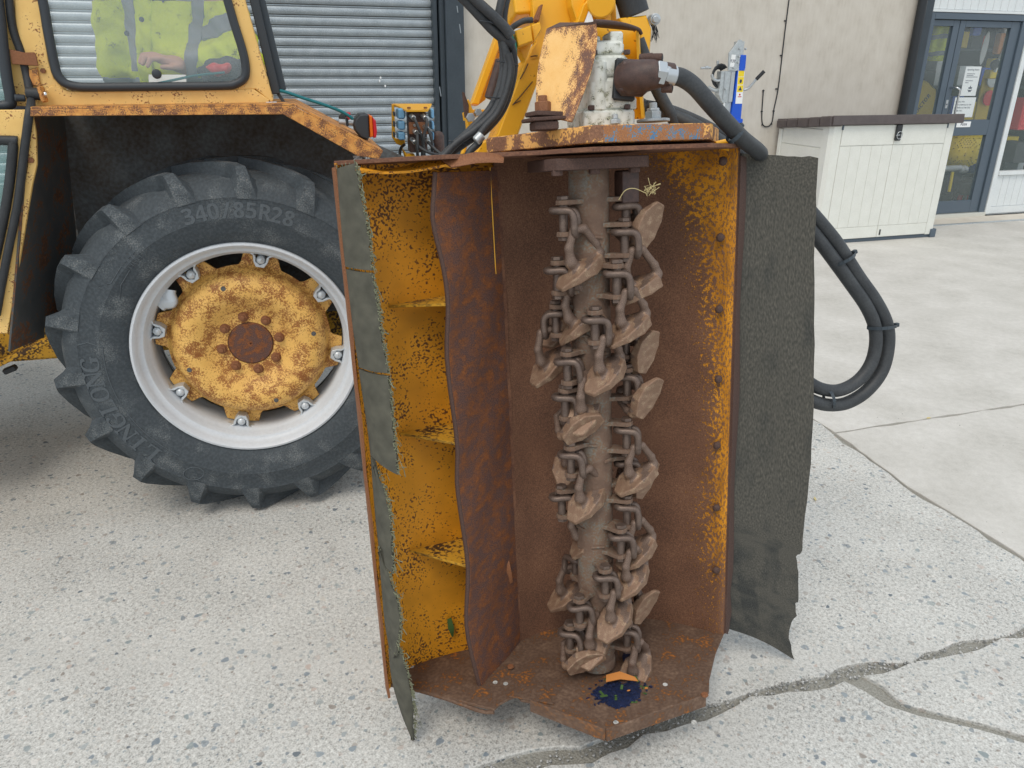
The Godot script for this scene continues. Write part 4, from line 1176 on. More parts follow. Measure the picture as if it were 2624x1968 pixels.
	var goods := [
		["hanging_tool", "orange and pale garden tool hanging behind the upper right of the door pane", "tool", M.flake, Vector3(5.95, 1.86, -0.45), Vector3(0.09, 0.22, 0.08)],
		["carton", "small yellow carton, upper one of two behind the door pane", "carton", M.yellow_sticker, Vector3(5.955, 1.655, -0.47), Vector3(0.14, 0.10, 0.1)],
		["carton", "small yellow carton, lower one of two behind the door pane", "carton", M.yellow_sticker, Vector3(5.965, 1.54, -0.48), Vector3(0.14, 0.10, 0.1)],
		["blue_bag", "blue bag hanging in the top left corner behind the door pane", "bag", M.blue, Vector3(5.62, 2.02, -0.5), Vector3(0.12, 0.16, 0.06)],
		["display_board", "yellow display board with round reels behind the door pane", "board", M.olive, Vector3(6.02, 1.28, -0.52), Vector3(0.26, 0.50, 0.03)],
		["tool_chest", "red tool chest behind the window beside the shop door", "tool chest", M.red, Vector3(6.55, 1.10, -0.50), Vector3(0.26, 0.36, 0.3)],
		["black_case", "black case on the floor behind the window beside the shop door", "case", M.black, Vector3(6.60, 0.66, -0.50), Vector3(0.26, 0.24, 0.3)],
		["pale_locker", "pale blue grey locker behind the window beside the shop door", "locker", M.galv, Vector3(6.70, 0.45, -0.52), Vector3(0.10, 0.5, 0.2)],
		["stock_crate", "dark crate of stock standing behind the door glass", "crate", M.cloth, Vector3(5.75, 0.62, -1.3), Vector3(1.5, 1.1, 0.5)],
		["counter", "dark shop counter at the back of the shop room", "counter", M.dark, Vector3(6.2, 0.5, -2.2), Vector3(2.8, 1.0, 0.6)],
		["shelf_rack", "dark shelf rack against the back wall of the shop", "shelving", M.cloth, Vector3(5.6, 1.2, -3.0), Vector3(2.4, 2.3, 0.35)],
	]
	for q in goods:
		var o := thing(q[0], q[1], q[2], local(q[4]))
		obj("body", MB.new().box(Transform3D(), q[5], 0.012), q[3], o)
		if q[0] == "display_board":
			for r in [[Vector3(-0.02, 0.20, 0.03), M.galv], [Vector3(-0.02, 0.0, 0.03), M.red]]:
				obj("reel", MB.new().lathe(v2([0, 0, 0.05, 0, 0.085, 0.012, 0.085, 0.025, 0.06, 0.03, 0, 0.03]), 20, at(r[0], Basis(Vector3.RIGHT, Vector3.BACK, Vector3.DOWN))), r[1], o)
		elif q[0] == "hanging_tool":
			obj("handle", MB.new().tube(PackedVector3Array([Vector3(0.02, 0.2, 0), Vector3(0.03, -0.05, 0.05), Vector3(-0.03, -0.3, 0.05)]), 0.018, 8), M.white, o)
			obj("head", MB.new().ball(Vector3(-0.02, -0.22, 0.03), Vector3(0.07, 0.06, 0.05), 10), M.black, o)
		elif q[0] == "tool_chest":
			for y in [-0.09, 0.0, 0.09]:
				obj("drawer", MB.new().box(at(Vector3(0, y, 0.152)), Vector3(0.23, 0.075, 0.01), 0.003), M.red, o)
		elif q[0] == "shelf_rack":
			for y in [-0.6, -0.1, 0.4, 0.8]:
				obj("shelf", MB.new().box(at(Vector3(0, y, 0.25)), Vector3(2.4, 0.03, 0.25), 0.003), M.post, o)
	var rk := thing("stock_shelf", "open shelf crowded with small coloured boxes in the dim shop behind the door", "shelving", local(Vector3(6.0, 0, -1.05)))
	var rg := RandomNumberGenerator.new()
	rg.seed = 23
	var cols := [M.olive, M.red, M.post, M.clad, M.cast, M.blue, M.black, M.galv, M.yellow_sticker]
	for y in 4:
		obj("shelf", MB.new().box(at(Vector3(0, 0.55 + y * 0.42, 0)), Vector3(2.2, 0.025, 0.3), 0.003), M.post, rk)
		var x := -1.05
		while x < 1.0:
			var bw := rg.randf_range(0.08, 0.22)
			var bh := rg.randf_range(0.10, 0.32)
			obj("stock_box", MB.new().box(at(Vector3(x + bw * 0.5, 0.565 + y * 0.42 + bh * 0.5, rg.randf_range(-0.03, 0.05)), turn(0, rg.randf_range(-9, 9), 0)), Vector3(bw * 0.94, bh, 0.18), 0.006), cols[rg.randi() % cols.size()], rk)
			x += bw + (0.05 if rg.randf() < 0.3 else 0.0)
	var mow := thing("garden_machine", "yellow hooded garden machine with blue engine standing behind the lower door pane", "machine", local(Vector3(5.92, 0.04, -0.55)))
	var hood := func(p: Vector3) -> float:
		var d := p.distance_to(Vector3(-0.02, 0.62, 0.0)) - 0.24
		return maxf(absf(d) - 0.012, 0.55 - p.y + 0.8 * p.x)
	obj("hood", nets(hood, Vector3(-0.3, 0.3, -0.3), Vector3(0.3, 0.9, 0.3), 0.02), M.yellow_sticker, mow)
	obj("engine", MB.new().box(at(Vector3(0.08, 0.52, 0.12)), Vector3(0.17, 0.26, 0.2), 0.03).box(at(Vector3(0.1, 0.66, 0.12)), Vector3(0.1, 0.06, 0.12), 0.02), M.blue, mow)
	obj("frame", MB.new().tube(PackedVector3Array([Vector3(-0.2, 0.0, 0.1), Vector3(-0.05, 0.35, 0.1), Vector3(0.2, 0.3, 0.1), Vector3(0.28, 0.0, 0.1)]), 0.02, 8).box(at(Vector3(0.02, 0.22, 0.1)), Vector3(0.26, 0.16, 0.2), 0.03), M.black, mow)
	obj("pipe", MB.new().tube(PackedVector3Array([Vector3(-0.5, 0.47, 0.2), Vector3(-0.25, 0.47, 0.2)]), 0.035, 12).ball(Vector3(-0.19, 0.45, 0.2), Vector3(0.06, 0.05, 0.05), 10), M.silver, mow)
	obj("strut", MB.new().bar(Vector3(-0.36, 0.2, 0.22), Vector3(-0.37, 0.43, 0.22), Vector3.RIGHT, 0.03, 0.02), M.yellow_sticker, mow)
	var coilr := thing("cord_reel", "coil of reddish cord on the shop floor behind the door glass", "cord", local(Vector3(5.93, 0.13, -0.45)))
	for k2 in 3:
		var rp := []
		for i in 18:
			rp.append(Vector3(0.075 * cos(TAU * i / 18.0), 0.085 * sin(TAU * i / 18.0), 0.02 * k2))
		obj("turn", MB.new().tube(PackedVector3Array(rp), 0.014, 6, true), M.red, coilr)


# ------------------------------------------------------------------ the tractor (x to its rear, y up, z towards its near side)
func poly(pts: Array) -> PackedVector2Array:
	var o := PackedVector2Array()
	for p in pts:
		o.append(Vector2(p.x, p.y))
	return o


func plate(pts: Array, z: float, depth: float, bevel := 0.002) -> MB:
	return MB.new().prism(poly(pts), depth, at(Vector3(0, 0, z)), bevel)


const WHEEL_AXIS := Basis(Vector3.RIGHT, Vector3.BACK, Vector3.DOWN)   # turns a lathe's y axis to the wheel's z axis


func polar(r: float, deg: float, z: float) -> Vector3:
	return Vector3(r * cos(deg_to_rad(deg)), r * sin(deg_to_rad(deg)), z)


func make_lug(mirror: bool) -> MB:
	var mb := MB.new()
	# r, z, degrees along the tread, half width on top, half width at the foot, depth
	var st := [[0.528, 0.0335, -1.5, 0.030, 0.036, 0.004], [0.565, 0.030, -0.8, 0.024, 0.040, 0.022], [0.606, 0.022, 0.0, 0.018, 0.040, 0.045], [0.628, 0.010, 0.6, 0.0155, 0.037, 0.055],
		[0.6350, -0.015, 3.0, 0.0150, 0.030, 0.050], [0.6368, -0.060, 8.0, 0.0155, 0.028, 0.046], [0.6380, -0.115, 14.5, 0.0170, 0.028, 0.044], [0.6380, -0.170, 20.5, 0.0185, 0.028, 0.044]]
	var top := []
	var foot := []
	for s in st:
		var z: float = s[1]
		if mirror:
			z = -0.31 - z
		var n := top.size()
		var inz: float = [0.9, 0.9, 0.85, 0.62, 0.30, 0.08, 0.0, 0.0][n]
		var inward := (-polar(1, s[2], 0) * sqrt(1.0 - inz * inz) + Vector3(0, 0, -inz if not mirror else inz)).normalized()
		var c := polar(s[0], s[2], z)
		var dirp := Vector3(0, 0, 1)
		var tan := Vector3(-sin(deg_to_rad(s[2])), cos(deg_to_rad(s[2])), 0)
		var skew: float = [0.0, 0.0, 0.05, 0.12, 0.28, 0.45, 0.55, 0.55][n]
		tan = (tan + dirp * (skew if not mirror else -skew)).normalized()
		top.append([c - tan * s[3], c + tan * s[3]])
		foot.append([c + inward * s[5] - tan * s[4], c + inward * s[5] + tan * s[4]])
	for i in st.size() - 1:
		var out: Vector3 = ((top[i][0] + top[i + 1][1]) * 0.5 - (foot[i][0] + foot[i + 1][1]) * 0.5).normalized()
		var nt: Vector3 = (top[i + 1][0] - top[i][0]).cross(top[i][1] - top[i][0]).normalized()
		if nt.dot(out) < 0:
			nt = -nt
		mb.quad(top[i][0], top[i][1], top[i + 1][1], top[i + 1][0], nt)
		for k in 2:
			var n0: Vector3 = (top[i + 1][k] - top[i][k]).cross(foot[i][k] - top[i][k]).normalized()
			if n0.dot(top[i][k] - top[i][1 - k]) < 0:
				n0 = -n0
			mb.quad(top[i][k], top[i + 1][k], foot[i + 1][k], foot[i][k], n0)
	for e in [0, st.size() - 1]:
		var o: int = 1 if e == 0 else st.size() - 2
		var ne: Vector3 = (top[e][0] - top[o][0]).normalized()
		mb.quad(top[e][0], top[e][1], foot[e][1], foot[e][0], ne)
	return mb


func make_wheel(parent: Node3D) -> Node3D:
	var w := part("rear_wheel", parent, at(Vector3(0, 0.641, 0)))
	var half := [[0.378, -0.012], [0.383, 0.004], [0.396, 0.016], [0.425, 0.030], [0.462, 0.0365], [0.466, 0.0380], [0.470, 0.0368], [0.505, 0.0352], [0.528, 0.0310], [0.532, 0.0325], [0.536, 0.0300], [0.556, 0.016], [0.580, -0.006], [0.597, -0.040], [0.606, -0.090], [0.609, -0.155]]
	var pr := PackedVector2Array()
	for p in half:
		pr.append(Vector2(p[0], p[1]))
	for i in range(half.size() - 2, -1, -1):
		pr.append(Vector2(half[i][0], -0.31 - half[i][1]))
	var tyre := obj("tyre", MB.new().lathe(pr, 96, Transform3D(WHEEL_AXIS, Vector3.ZERO)), M.tyre, w)
	var near := make_lug(false).mesh()
	var far := make_lug(true).mesh()
	for k in 18:
		obj("tread_lug", near, M.tyre, w, at(Vector3.ZERO, turn(0, 0, k * 20.0 + 5.0)))
		obj("tread_lug", far, M.tyre, w, at(Vector3.ZERO, turn(0, 0, k * 20.0 + 15.0)))
	# moulded lettering, read clockwise
	for s in [["340/85R28", 0.492, 86.5, 4.55, 0.052, "Droid Sans"], ["LINGLONG", 0.497, 201.0, 6.15, 0.058, "Droid Serif"]]:
		var text: String = s[0]
		for i in text.length():
			var a: float = s[2] - (i - (text.length() - 1) * 0.5) * s[3]
			letters("lettering", text[i], s[4], M.letter, w, Transform3D(turn(0, 0, a - 90.0) * turn(-4, 0, 0), polar(s[1], a, 0.0352)), true, 0.0036, s[5])
	# outlines: the arrow, the frame round the name, a round stamp
	var ridge := MB.new()
	var arrow := [polar(0.432, 149, 0.032), polar(0.505, 148, 0.035), polar(0.475, 144.5, 0.0365), polar(0.478, 136.5, 0.0365), polar(0.452, 136.0, 0.036), polar(0.448, 143.5, 0.036)]
	ridge.tube(PackedVector3Array(arrow), 0.0016, 5, true)
	for a in [135.0, 132.6, 130.2]:
		ridge.tube(PackedVector3Array([polar(0.452, a, 0.036), polar(0.478, a, 0.0365), polar(0.478, a - 1.5, 0.0365), polar(0.452, a - 1.5, 0.036)]), 0.0014, 5, true)
	for r in [0.455, 0.533]:
		var arc := []
		for i in 28:
			arc.append(polar(r, lerpf(172, 232, i / 27.0), 0.0362 if r < 0.5 else 0.030))
		ridge.tube(PackedVector3Array(arc), 0.0018, 5)
	ridge.tube(PackedVector3Array([polar(0.455, 172, 0.0362), polar(0.50, 170.5, 0.036), polar(0.533, 172, 0.030)]), 0.0018, 5)
	var stamp := []
	for i in 20:
		stamp.append(polar(0.500, 241.0, 0.0358) + Vector3(0.034 * cos(TAU * i / 20.0), 0.026 * sin(TAU * i / 20.0), 0))
	ridge.tube(PackedVector3Array(stamp), 0.0018, 5, true)
	obj("moulded_ridges", ridge, M.letter, w)
	# rim
	obj("rim", MB.new().lathe(v2([0.376, -0.016, 0.3815, -0.010, 0.3835, 0.002, 0.380, 0.010, 0.373, 0.012, 0.367, 0.006, 0.362, -0.010, 0.357, -0.022, 0.350, -0.027, 0.345, -0.029, 0.341, -0.036, 0.338, -0.055, 0.333, -0.066, 0.328, -0.075, 0.326, -0.100, 0.326, -0.205, 0.336, -0.225, 0.345, -0.26, 0.358, -0.30, 0.370, -0.315, 0.383, -0.318, 0.383, -0.326, 0.362, -0.322, 0.340, -0.28, 0.330, -0.23]), 96, Transform3D(WHEEL_AXIS, Vector3.ZERO)), M.rim, w)
	# scalloped disc
	var outl := PackedVector2Array()
	for i in 176:
		var a := TAU * i / 176.0
		var ph := absf(wrapf(rad_to_deg(a) - 77.0, -22.5, 22.5))
		var r := 0.322 - 0.030 * smoothstep(2.8, 0.0, ph)
		if ph > 11.0:
			r = lerpf(0.320, 0.262, sqrt(clampf((ph - 11.0) / 8.5, 0.0, 1.0)))
		outl.append(Vector2(cos(a), sin(a)) * r)
	obj("wheel_disc", MB.new().prism(outl, 0.010, at(Vector3(0, 0, -0.125)), 0.002), M.hub, w)
	obj("hub_dish", MB.new().lathe(v2([0.282, -0.1145, 0.272, -0.108, 0.266, -0.092, 0.260, -0.072, 0.246, -0.054, 0.226, -0.044, 0.205, -0.041, 0.184, -0.045, 0.160, -0.056, 0.140, -0.071, 0.126, -0.080, 0.112, -0.084, 0.0785, -0.085]), 72, Transform3D(WHEEL_AXIS, Vector3.ZERO)), M.hub, w)
	obj("hub_cap", MB.new().lathe(v2([0.0785, -0.090, 0.0765, -0.083, 0.074, -0.081, 0.004, -0.080, 0.003, -0.084, 0.0, -0.084]), 40, Transform3D(WHEEL_AXIS, Vector3.ZERO)), M.baffle, w)
	for k in 8:
		obj("wheel_nut", MB.new().hexa(Vector3.ZERO, Vector3.BACK, 0.0155, 0.014, k * 0.4).lathe(v2([0.019, 0, 0.017, 0.005, 0.012, 0.006]), 14, Transform3D(WHEEL_AXIS, Vector3.ZERO)).cyl(Vector3(0, 0, 0.014), Vector3(0, 0, 0.022), 0.0075, 10, 0.002), M.rust_edge, w, at(polar(0.1015, k * 45.0 + 8.0, -0.085)))
	for a in [106.0, 8.0, 198.0, 287.0]:
		obj("disc_hole", MB.new().cyl(polar(0.224, a, -0.050), polar(0.224, a, -0.0425), 0.0085, 12), M.dark, w)
	var cl := MB.new()   # one clamp: bracket welded to the rim, bolt through it
	cl.prism(v2([-0.046, 0.329, -0.028, 0.322, -0.0235, 0.300, -0.014, 0.283, 0.014, 0.283, 0.0235, 0.300, 0.028, 0.322, 0.046, 0.329, 0.032, 0.334, 0.018, 0.318, 0.0165, 0.302, 0.0, 0.291, -0.0165, 0.302, -0.018, 0.318, -0.032, 0.334]), 0.042, at(Vector3(0, 0, -0.1135)), 0.002)
	cl.box(at(Vector3(-0.034, 0.327, -0.098), turn(0, 0, 6)), Vector3(0.03, 0.006, 0.034), 0.002).box(at(Vector3(0.034, 0.327, -0.098), turn(0, 0, -6)), Vector3(0.03, 0.006, 0.034), 0.002)
	var clm := cl.mesh()
	var bolt := MB.new().lathe(v2([0.0155, -0.113, 0.0155, -0.078, 0.0125, -0.071, 0.006, -0.067, 0, -0.066]), 16, Transform3D(WHEEL_AXIS, Vector3(0, 0.308, 0))).mesh()
	for k in 8:
		obj("rim_clamp", clm, M.silver, w, at(Vector3.ZERO, turn(0, 0, 77.0 + 45.0 * k - 90.0)))
		obj("clamp_bolt", bolt, M.silver, w, at(Vector3.ZERO, turn(0, 0, 77.0 + 45.0 * k - 90.0)))
	obj("spare_bracket", MB.new().tube(curve([polar(0.322, 150.5, -0.09), polar(0.316, 148, -0.085), polar(0.300, 145.5, -0.08), polar(0.298, 144, -0.08), polar(0.314, 141.5, -0.085), polar(0.322, 139, -0.09)], 4), 0.011, 8, false, 2.2), M.silver, w)
	return w


func make_tractor() -> void:
	var t := thing("tractor", "old faded yellow tractor with rusty fender, silver rim and black lugged rear tyre", "tractor", TRACTOR)
	var w := make_wheel(t)
	# the wheel on the far side, turned about
	var w2: Node3D = w.duplicate()
	w2.name = "rear_wheel_001"
	t.add_child(w2, true)
	w2.transform = Transform3D(turn(0, 180, 0), Vector3(0, 0.645, -2.05))

	# fender
	var f := part("fender", t)
	obj("fender_edge", plate([Vector3(-0.512, 1.441, 0.02), Vector3(0.184, 1.446, 0.02), Vector3(0.232, 1.446, 0.02), Vector3(0.5, 1.299, 0.02), Vector3(0.487, 1.28, 0.02), Vector3(0.418, 1.291, 0.02), Vector3(0.198, 1.421, 0.02), Vector3(-0.516, 1.422, 0.02)], 0.012, 0.008, 0.002), M.lip, f)
	var prof := [Vector3(-0.511, 1.441, 0.02), Vector3(-0.179, 1.443, 0.02), Vector3(0.184, 1.446, 0.02), Vector3(0.232, 1.446, 0.02), Vector3(0.321, 1.397, 0.02), Vector3(0.5, 1.299, 0.02)]
	var grid := []
	for i in 7:
		var row := PackedVector3Array()
		for p in prof:
			row.append(Vector3(p.x, p.y + 0.001, lerpf(0.018, -0.44, i / 6.0)))
		grid.append(row)
	obj("fender_top", MB.new().sheet(grid, 0.006), M.lip, f)
	obj("inner_panel", plate([Vector3(-0.60, 0.66, 0), Vector3(-0.5, 0.64, 0), Vector3(0.35, 0.9, 0), Vector3(0.62, 1.24, 0), Vector3(0.19, 1.44, 0), Vector3(-0.56, 1.435, 0)], -0.45, 0.012, 0.0), M.dark, f)
	var wall := []
	for i in 8:
		var k := i / 7.0
		var a := Vector3(-0.520, 1.425, 0.0).lerp(Vector3(-0.735, 0.70, 0.0), k)
		var c := Vector3(-0.545, 1.425, -0.44).lerp(Vector3(-0.625, 0.655, -0.44), k)
		wall.append(PackedVector3Array([a, a.lerp(c, 0.33) + Vector3(-0.01, 0, 0), a.lerp(c, 0.66) + Vector3(-0.008, 0, 0), c]))
	obj("front_panel", MB.new().sheet(wall, 0.006), M.dark_rust, f)
	var under := MB.new()
	under.span(Vector3(-0.62, 0.62, -0.9), Vector3(0.5, 1.30, -0.47), 0.02)
	obj("axle_casing", under.cyl(Vector3(0, 0.645, -0.13), Vector3(0, 0.645, -1.92), 0.11, 24), M.dark, t)
	# chassis
	obj("chassis_beam", MB.new().span(Vector3(-2.6, 0.475, -0.95), Vector3(0.55, 0.70, -0.56), 0.012), M.chassis, t)
	obj("chassis_brace", MB.new().bar(Vector3(-1.074, 0.453, -0.5), Vector3(-0.76, 0.587, -0.5), Vector3.BACK, 0.035, 0.022, 0.003), M.chassis, t)
	obj("chassis_clip", MB.new().box(at(Vector3(-0.948, 0.461, -0.52), turn(0, 0, 20)), Vector3(0.05, 0.022, 0.03), 0.005), M.black, t)
	obj("step_plate", MB.new().prism(v2([-0.80, 0.70, -0.60, 0.66, -0.60, 0.70, -0.80, 0.735]), 0.3, at(Vector3(0, 0, -0.5)), 0.003), M.chassis, t)

	obj("engine_block", MB.new().span(Vector3(-3.3, 0.50, -1.25), Vector3(-0.65, 0.95, -0.62), 0.03), M.dark, t)
	obj("bonnet", MB.new().span(Vector3(-3.4, 0.96, -1.42), Vector3(-1.55, 1.62, -0.55), 0.06), M.cab, t)
	obj("side_tank", MB.new().span(Vector3(-1.9, 0.48, -0.52), Vector3(-1.08, 0.86, -0.12), 0.05), M.chassis, t)
	# door, its jamb and the hose between
	var door := part("door", t)
	obj("door_panel", plate([Vector3(-0.524, 1.439, 0), Vector3(-0.836, 1.439, 0), Vector3(-0.855, 1.365, 0), Vector3(-0.573, 1.36, 0), Vector3(-0.597, 1.279, 0), Vector3(-0.675, 1.074, 0), Vector3(-0.808, 0.767, 0), Vector3(-0.776, 0.764, 0), Vector3(-0.71, 0.921, 0), Vector3(-0.628, 1.121, 0), Vector3(-0.569, 1.279, 0)], -0.02, 0.016, 0.003), M.cab, door)
	obj("lower_window_seal", MB.new().tube(curve([Vector3(-0.857, 1.359, 0), Vector3(-0.597, 1.354, 0), Vector3(-0.585, 1.347, 0), Vector3(-0.595, 1.306, 0), Vector3(-0.631, 1.197, 0), Vector3(-0.68, 1.074, 0), Vector3(-0.781, 0.834, 0)], 5), 0.014, 8), M.black, door)
	obj("lower_pane", plate([Vector3(-0.857, 1.359, 0), Vector3(-0.592, 1.354, 0), Vector3(-0.599, 1.306, 0), Vector3(-0.68, 1.074, 0), Vector3(-0.781, 0.834, 0), Vector3(-0.99, 0.849, 0)], -0.016, 0.004, 0.0), M.tint, door)
	obj("upper_window_seal", MB.new().tube(curve([Vector3(-0.549, 1.888, -0.08), Vector3(-0.567, 1.695, -0.08), Vector3(-0.578, 1.603, -0.08), Vector3(-0.586, 1.515, -0.08), Vector3(-0.588, 1.47, -0.08), Vector3(-0.597, 1.45, -0.08), Vector3(-0.654, 1.446, -0.08), Vector3(-0.91, 1.447, -0.08)], 5), 0.016, 8), M.seal, door)
	obj("upper_pane", plate([Vector3(-0.552, 1.89, -0.09), Vector3(-0.57, 1.695, -0.09), Vector3(-0.589, 1.515, -0.09), Vector3(-0.598, 1.453, -0.09), Vector3(-0.913, 1.451, -0.09), Vector3(-0.798, 1.88, -0.09)], -0.094, 0.004, 0.0), M.tint, door)
	obj("jamb", plate([Vector3(-0.517, 1.428, 0), Vector3(-0.52, 1.37, 0), Vector3(-0.536, 1.282, 0), Vector3(-0.561, 1.223, 0), Vector3(-0.731, 0.759, 0), Vector3(-0.771, 0.762, 0), Vector3(-0.696, 0.932, 0), Vector3(-0.617, 1.135, 0), Vector3(-0.563, 1.278, 0), Vector3(-0.532, 1.396, 0)], -0.022, 0.014, 0.003), M.cab, t)
	obj("jamb_bolt", MB.new().hexa(Vector3(-0.548, 1.296, -0.008), Vector3.BACK, 0.009, 0.007), M.rust_edge, t)
	obj("ribbed_hose", MB.new().tube(curve([Vector3(-0.515, 1.892, -0.095), Vector3(-0.54, 1.715, -0.095), Vector3(-0.545, 1.65, -0.098), Vector3(-0.539, 1.597, -0.1), Vector3(-0.537, 1.536, -0.1), Vector3(-0.532, 1.474, -0.075), Vector3(-0.521, 1.455, -0.03), Vector3(-0.522, 1.428, 0.004), Vector3(-0.542, 1.37, 0.004), Vector3(-0.567, 1.295, 0.004), Vector3(-0.603, 1.186, 0.004), Vector3(-0.634, 1.107, 0.004), Vector3(-0.685, 0.981, 0.004), Vector3(-0.746, 0.825, 0)], 6), 0.012, 8), M.black, t)

	# cab window side
	var cab := part("cab_side", t)
	obj("front_pillar", plate([Vector3(-0.491, 1.924, -0.1), Vector3(-0.457, 1.925, -0.1), Vector3(-0.46, 1.737, -0.1), Vector3(-0.469, 1.57, -0.1), Vector3(-0.464, 1.522, -0.1), Vector3(-0.442, 1.494, -0.1), Vector3(-0.486, 1.48, -0.1), Vector3(-0.527, 1.444, -0.1), Vector3(-0.543, 1.444, -0.1), Vector3(-0.539, 1.522, -0.1), Vector3(-0.542, 1.654, -0.1)], -0.13, 0.03, 0.004), M.cab, cab)
	obj("door_post", plate([Vector3(-0.527, 1.922, -0.1), Vector3(-0.506, 1.923, -0.1), Vector3(-0.544, 1.716, -0.1), Vector3(-0.552, 1.637, -0.1), Vector3(-0.539, 1.577, -0.1), Vector3(-0.545, 1.48, -0.1), Vector3(-0.548, 1.444, -0.1), Vector3(-0.588, 1.445, -0.1), Vector3(-0.588, 1.473, -0.1), Vector3(-0.575, 1.653, -0.1)], -0.135, 0.026, 0.003), M.cab, cab)
	obj("bottom_rail", plate([Vector3(-0.528, 1.443, -0.1), Vector3(-0.522, 1.47, -0.1), Vector3(-0.474, 1.505, -0.1), Vector3(-0.429, 1.488, -0.1), Vector3(0.11, 1.494, -0.1), Vector3(0.156, 1.461, -0.1), Vector3(0.153, 1.449, -0.1)], -0.13, 0.034, 0.004), M.cab, cab)
	obj("rear_pillar", plate([Vector3(0.041, 1.946, -0.1), Vector3(0.083, 1.948, -0.1), Vector3(0.117, 1.75, -0.1), Vector3(0.169, 1.458, -0.1), Vector3(0.161, 1.452, -0.1), Vector3(0.117, 1.492, -0.1), Vector3(0.049, 1.491, -0.1), Vector3(0.073, 1.505, -0.1), Vector3(0.089, 1.527, -0.1), Vector3(0.094, 1.567, -0.1), Vector3(0.074, 1.749, -0.1)], -0.13, 0.032, 0.004), M.cab, cab)
	obj("window_seal", MB.new().tube(curve([Vector3(-0.451, 1.924, -0.092), Vector3(-0.449, 1.737, -0.092), Vector3(-0.452, 1.651, -0.092), Vector3(-0.453, 1.564, -0.092), Vector3(-0.45, 1.533, -0.092), Vector3(-0.436, 1.512, -0.092), Vector3(-0.408, 1.502, -0.092), Vector3(-0.357, 1.499, -0.092), Vector3(-0.166, 1.501, -0.092), Vector3(0.017, 1.503, -0.092), Vector3(0.059, 1.509, -0.092), Vector3(0.087, 1.527, -0.092), Vector3(0.095, 1.559, -0.092), Vector3(0.091, 1.61, -0.092), Vector3(0.077, 1.68, -0.092), Vector3(0.065, 1.748, -0.092), Vector3(0.031, 1.944, -0.092)], 6), 0.0135, 10), M.seal, cab)
	obj("window_pane", plate([Vector3(-0.453, 1.925, -0.1), Vector3(-0.451, 1.737, -0.1), Vector3(-0.455, 1.564, -0.1), Vector3(-0.449, 1.526, -0.1), Vector3(-0.426, 1.505, -0.1), Vector3(-0.358, 1.499, -0.1), Vector3(0.017, 1.503, -0.1), Vector3(0.074, 1.516, -0.1), Vector3(0.094, 1.552, -0.1), Vector3(0.064, 1.749, -0.1), Vector3(0.031, 1.945, -0.1)], -0.108, 0.005, 0.0), M.glass, cab)
	obj("window_knob", MB.new().lathe(v2([0, -0.008, 0.0125, -0.008, 0.0145, 0.002, 0.0125, 0.010, 0.006, 0.013, 0, 0.013]), 20, Transform3D(WHEEL_AXIS, Vector3(-0.172, 1.537, -0.098))), M.seal, cab)
	obj("latch_bracket", plate([Vector3(-0.562, 1.604, -0.07), Vector3(-0.526, 1.595, -0.07), Vector3(-0.498, 1.596, -0.07), Vector3(-0.494, 1.587, -0.07), Vector3(-0.494, 1.558, -0.07), Vector3(-0.564, 1.563, -0.07)], -0.085, 0.006, 0.002), M.rust_edge, cab)
	obj("screw", MB.new().hexa(Vector3(-0.489, 1.545, -0.1), Vector3.BACK, 0.008, 0.006), M.rust_edge, cab)
	obj("pillar_gusset", plate([Vector3(-0.526, 1.549, -0.09), Vector3(-0.501, 1.555, -0.09), Vector3(-0.503, 1.519, -0.09), Vector3(-0.502, 1.501, -0.09), Vector3(-0.533, 1.505, -0.09)], -0.098, 0.006, 0.002), M.lip, cab)
	obj("hinge_barrel", MB.new().cyl(Vector3(-0.536, 1.483, -0.06), Vector3(-0.497, 1.48, -0.06), 0.0175, 16, 0.002), M.black, cab)
	obj("hinge_plate", MB.new().box(at(Vector3(-0.494, 1.48, -0.062), turn(0, 0, 6)), Vector3(0.011, 0.046, 0.044), 0.004), M.lip, cab)
	obj("hinge_cap", MB.new().cyl(Vector3(-0.491, 1.479, -0.06), Vector3(-0.481, 1.479, -0.06), 0.010, 12, 0.003), M.chrome, cab)
	obj("door_knob", MB.new().cyl(Vector3(-0.568, 1.471, -0.05), Vector3(-0.542, 1.469, -0.06), 0.0105, 14, 0.003), M.seal, cab)
	obj("rear_frame", MB.new().bar(Vector3(0.115, 1.955, -0.14), Vector3(0.178, 1.477, -0.14), Vector3.RIGHT, 0.027, 0.03, 0.003), M.seal, cab)
	obj("rear_frame", MB.new().bar(Vector3(0.132, 1.958, -0.16), Vector3(0.198, 1.488, -0.16), Vector3.RIGHT, 0.027, 0.03, 0.003), M.post, cab)
	obj("frame_foot", MB.new().bar(Vector3(0.18, 1.485, -0.15), Vector3(0.2, 1.449, -0.15), Vector3.RIGHT, 0.010, 0.03, 0.002), M.dark_rust, cab)
	obj("bright_clip", MB.new().bar(Vector3(0.145, 1.452, -0.08), Vector3(0.179, 1.453, -0.08), Vector3.BACK, 0.012, 0.005, 0.001), M.silver, cab)
	obj("far_pillar", MB.new().bar(Vector3(0.114, 2.227, -1.5), Vector3(0.101, 1.422, -1.5), Vector3.RIGHT, 0.03, 0.03), M.cab, cab)
	obj("far_pillar", MB.new().bar(Vector3(-0.874, 2.182, -1.5), Vector3(-0.962, 1.426, -1.5), Vector3.RIGHT, 0.05, 0.03), M.cab, cab)
	obj("roof", MB.new().span(Vector3(-1.55, 2.42, -1.62), Vector3(0.25, 2.5, 0.02), 0.03), M.cab, cab)
	obj("upper_pillar", MB.new().bar(Vector3(-0.48, 1.914, -0.115), Vector3(-0.52, 2.43, -0.115), Vector3.RIGHT, 0.04, 0.03).bar(Vector3(0.061, 1.936, -0.115), Vector3(-0.02, 2.43, -0.115), Vector3.RIGHT, 0.04, 0.03), M.cab, cab)
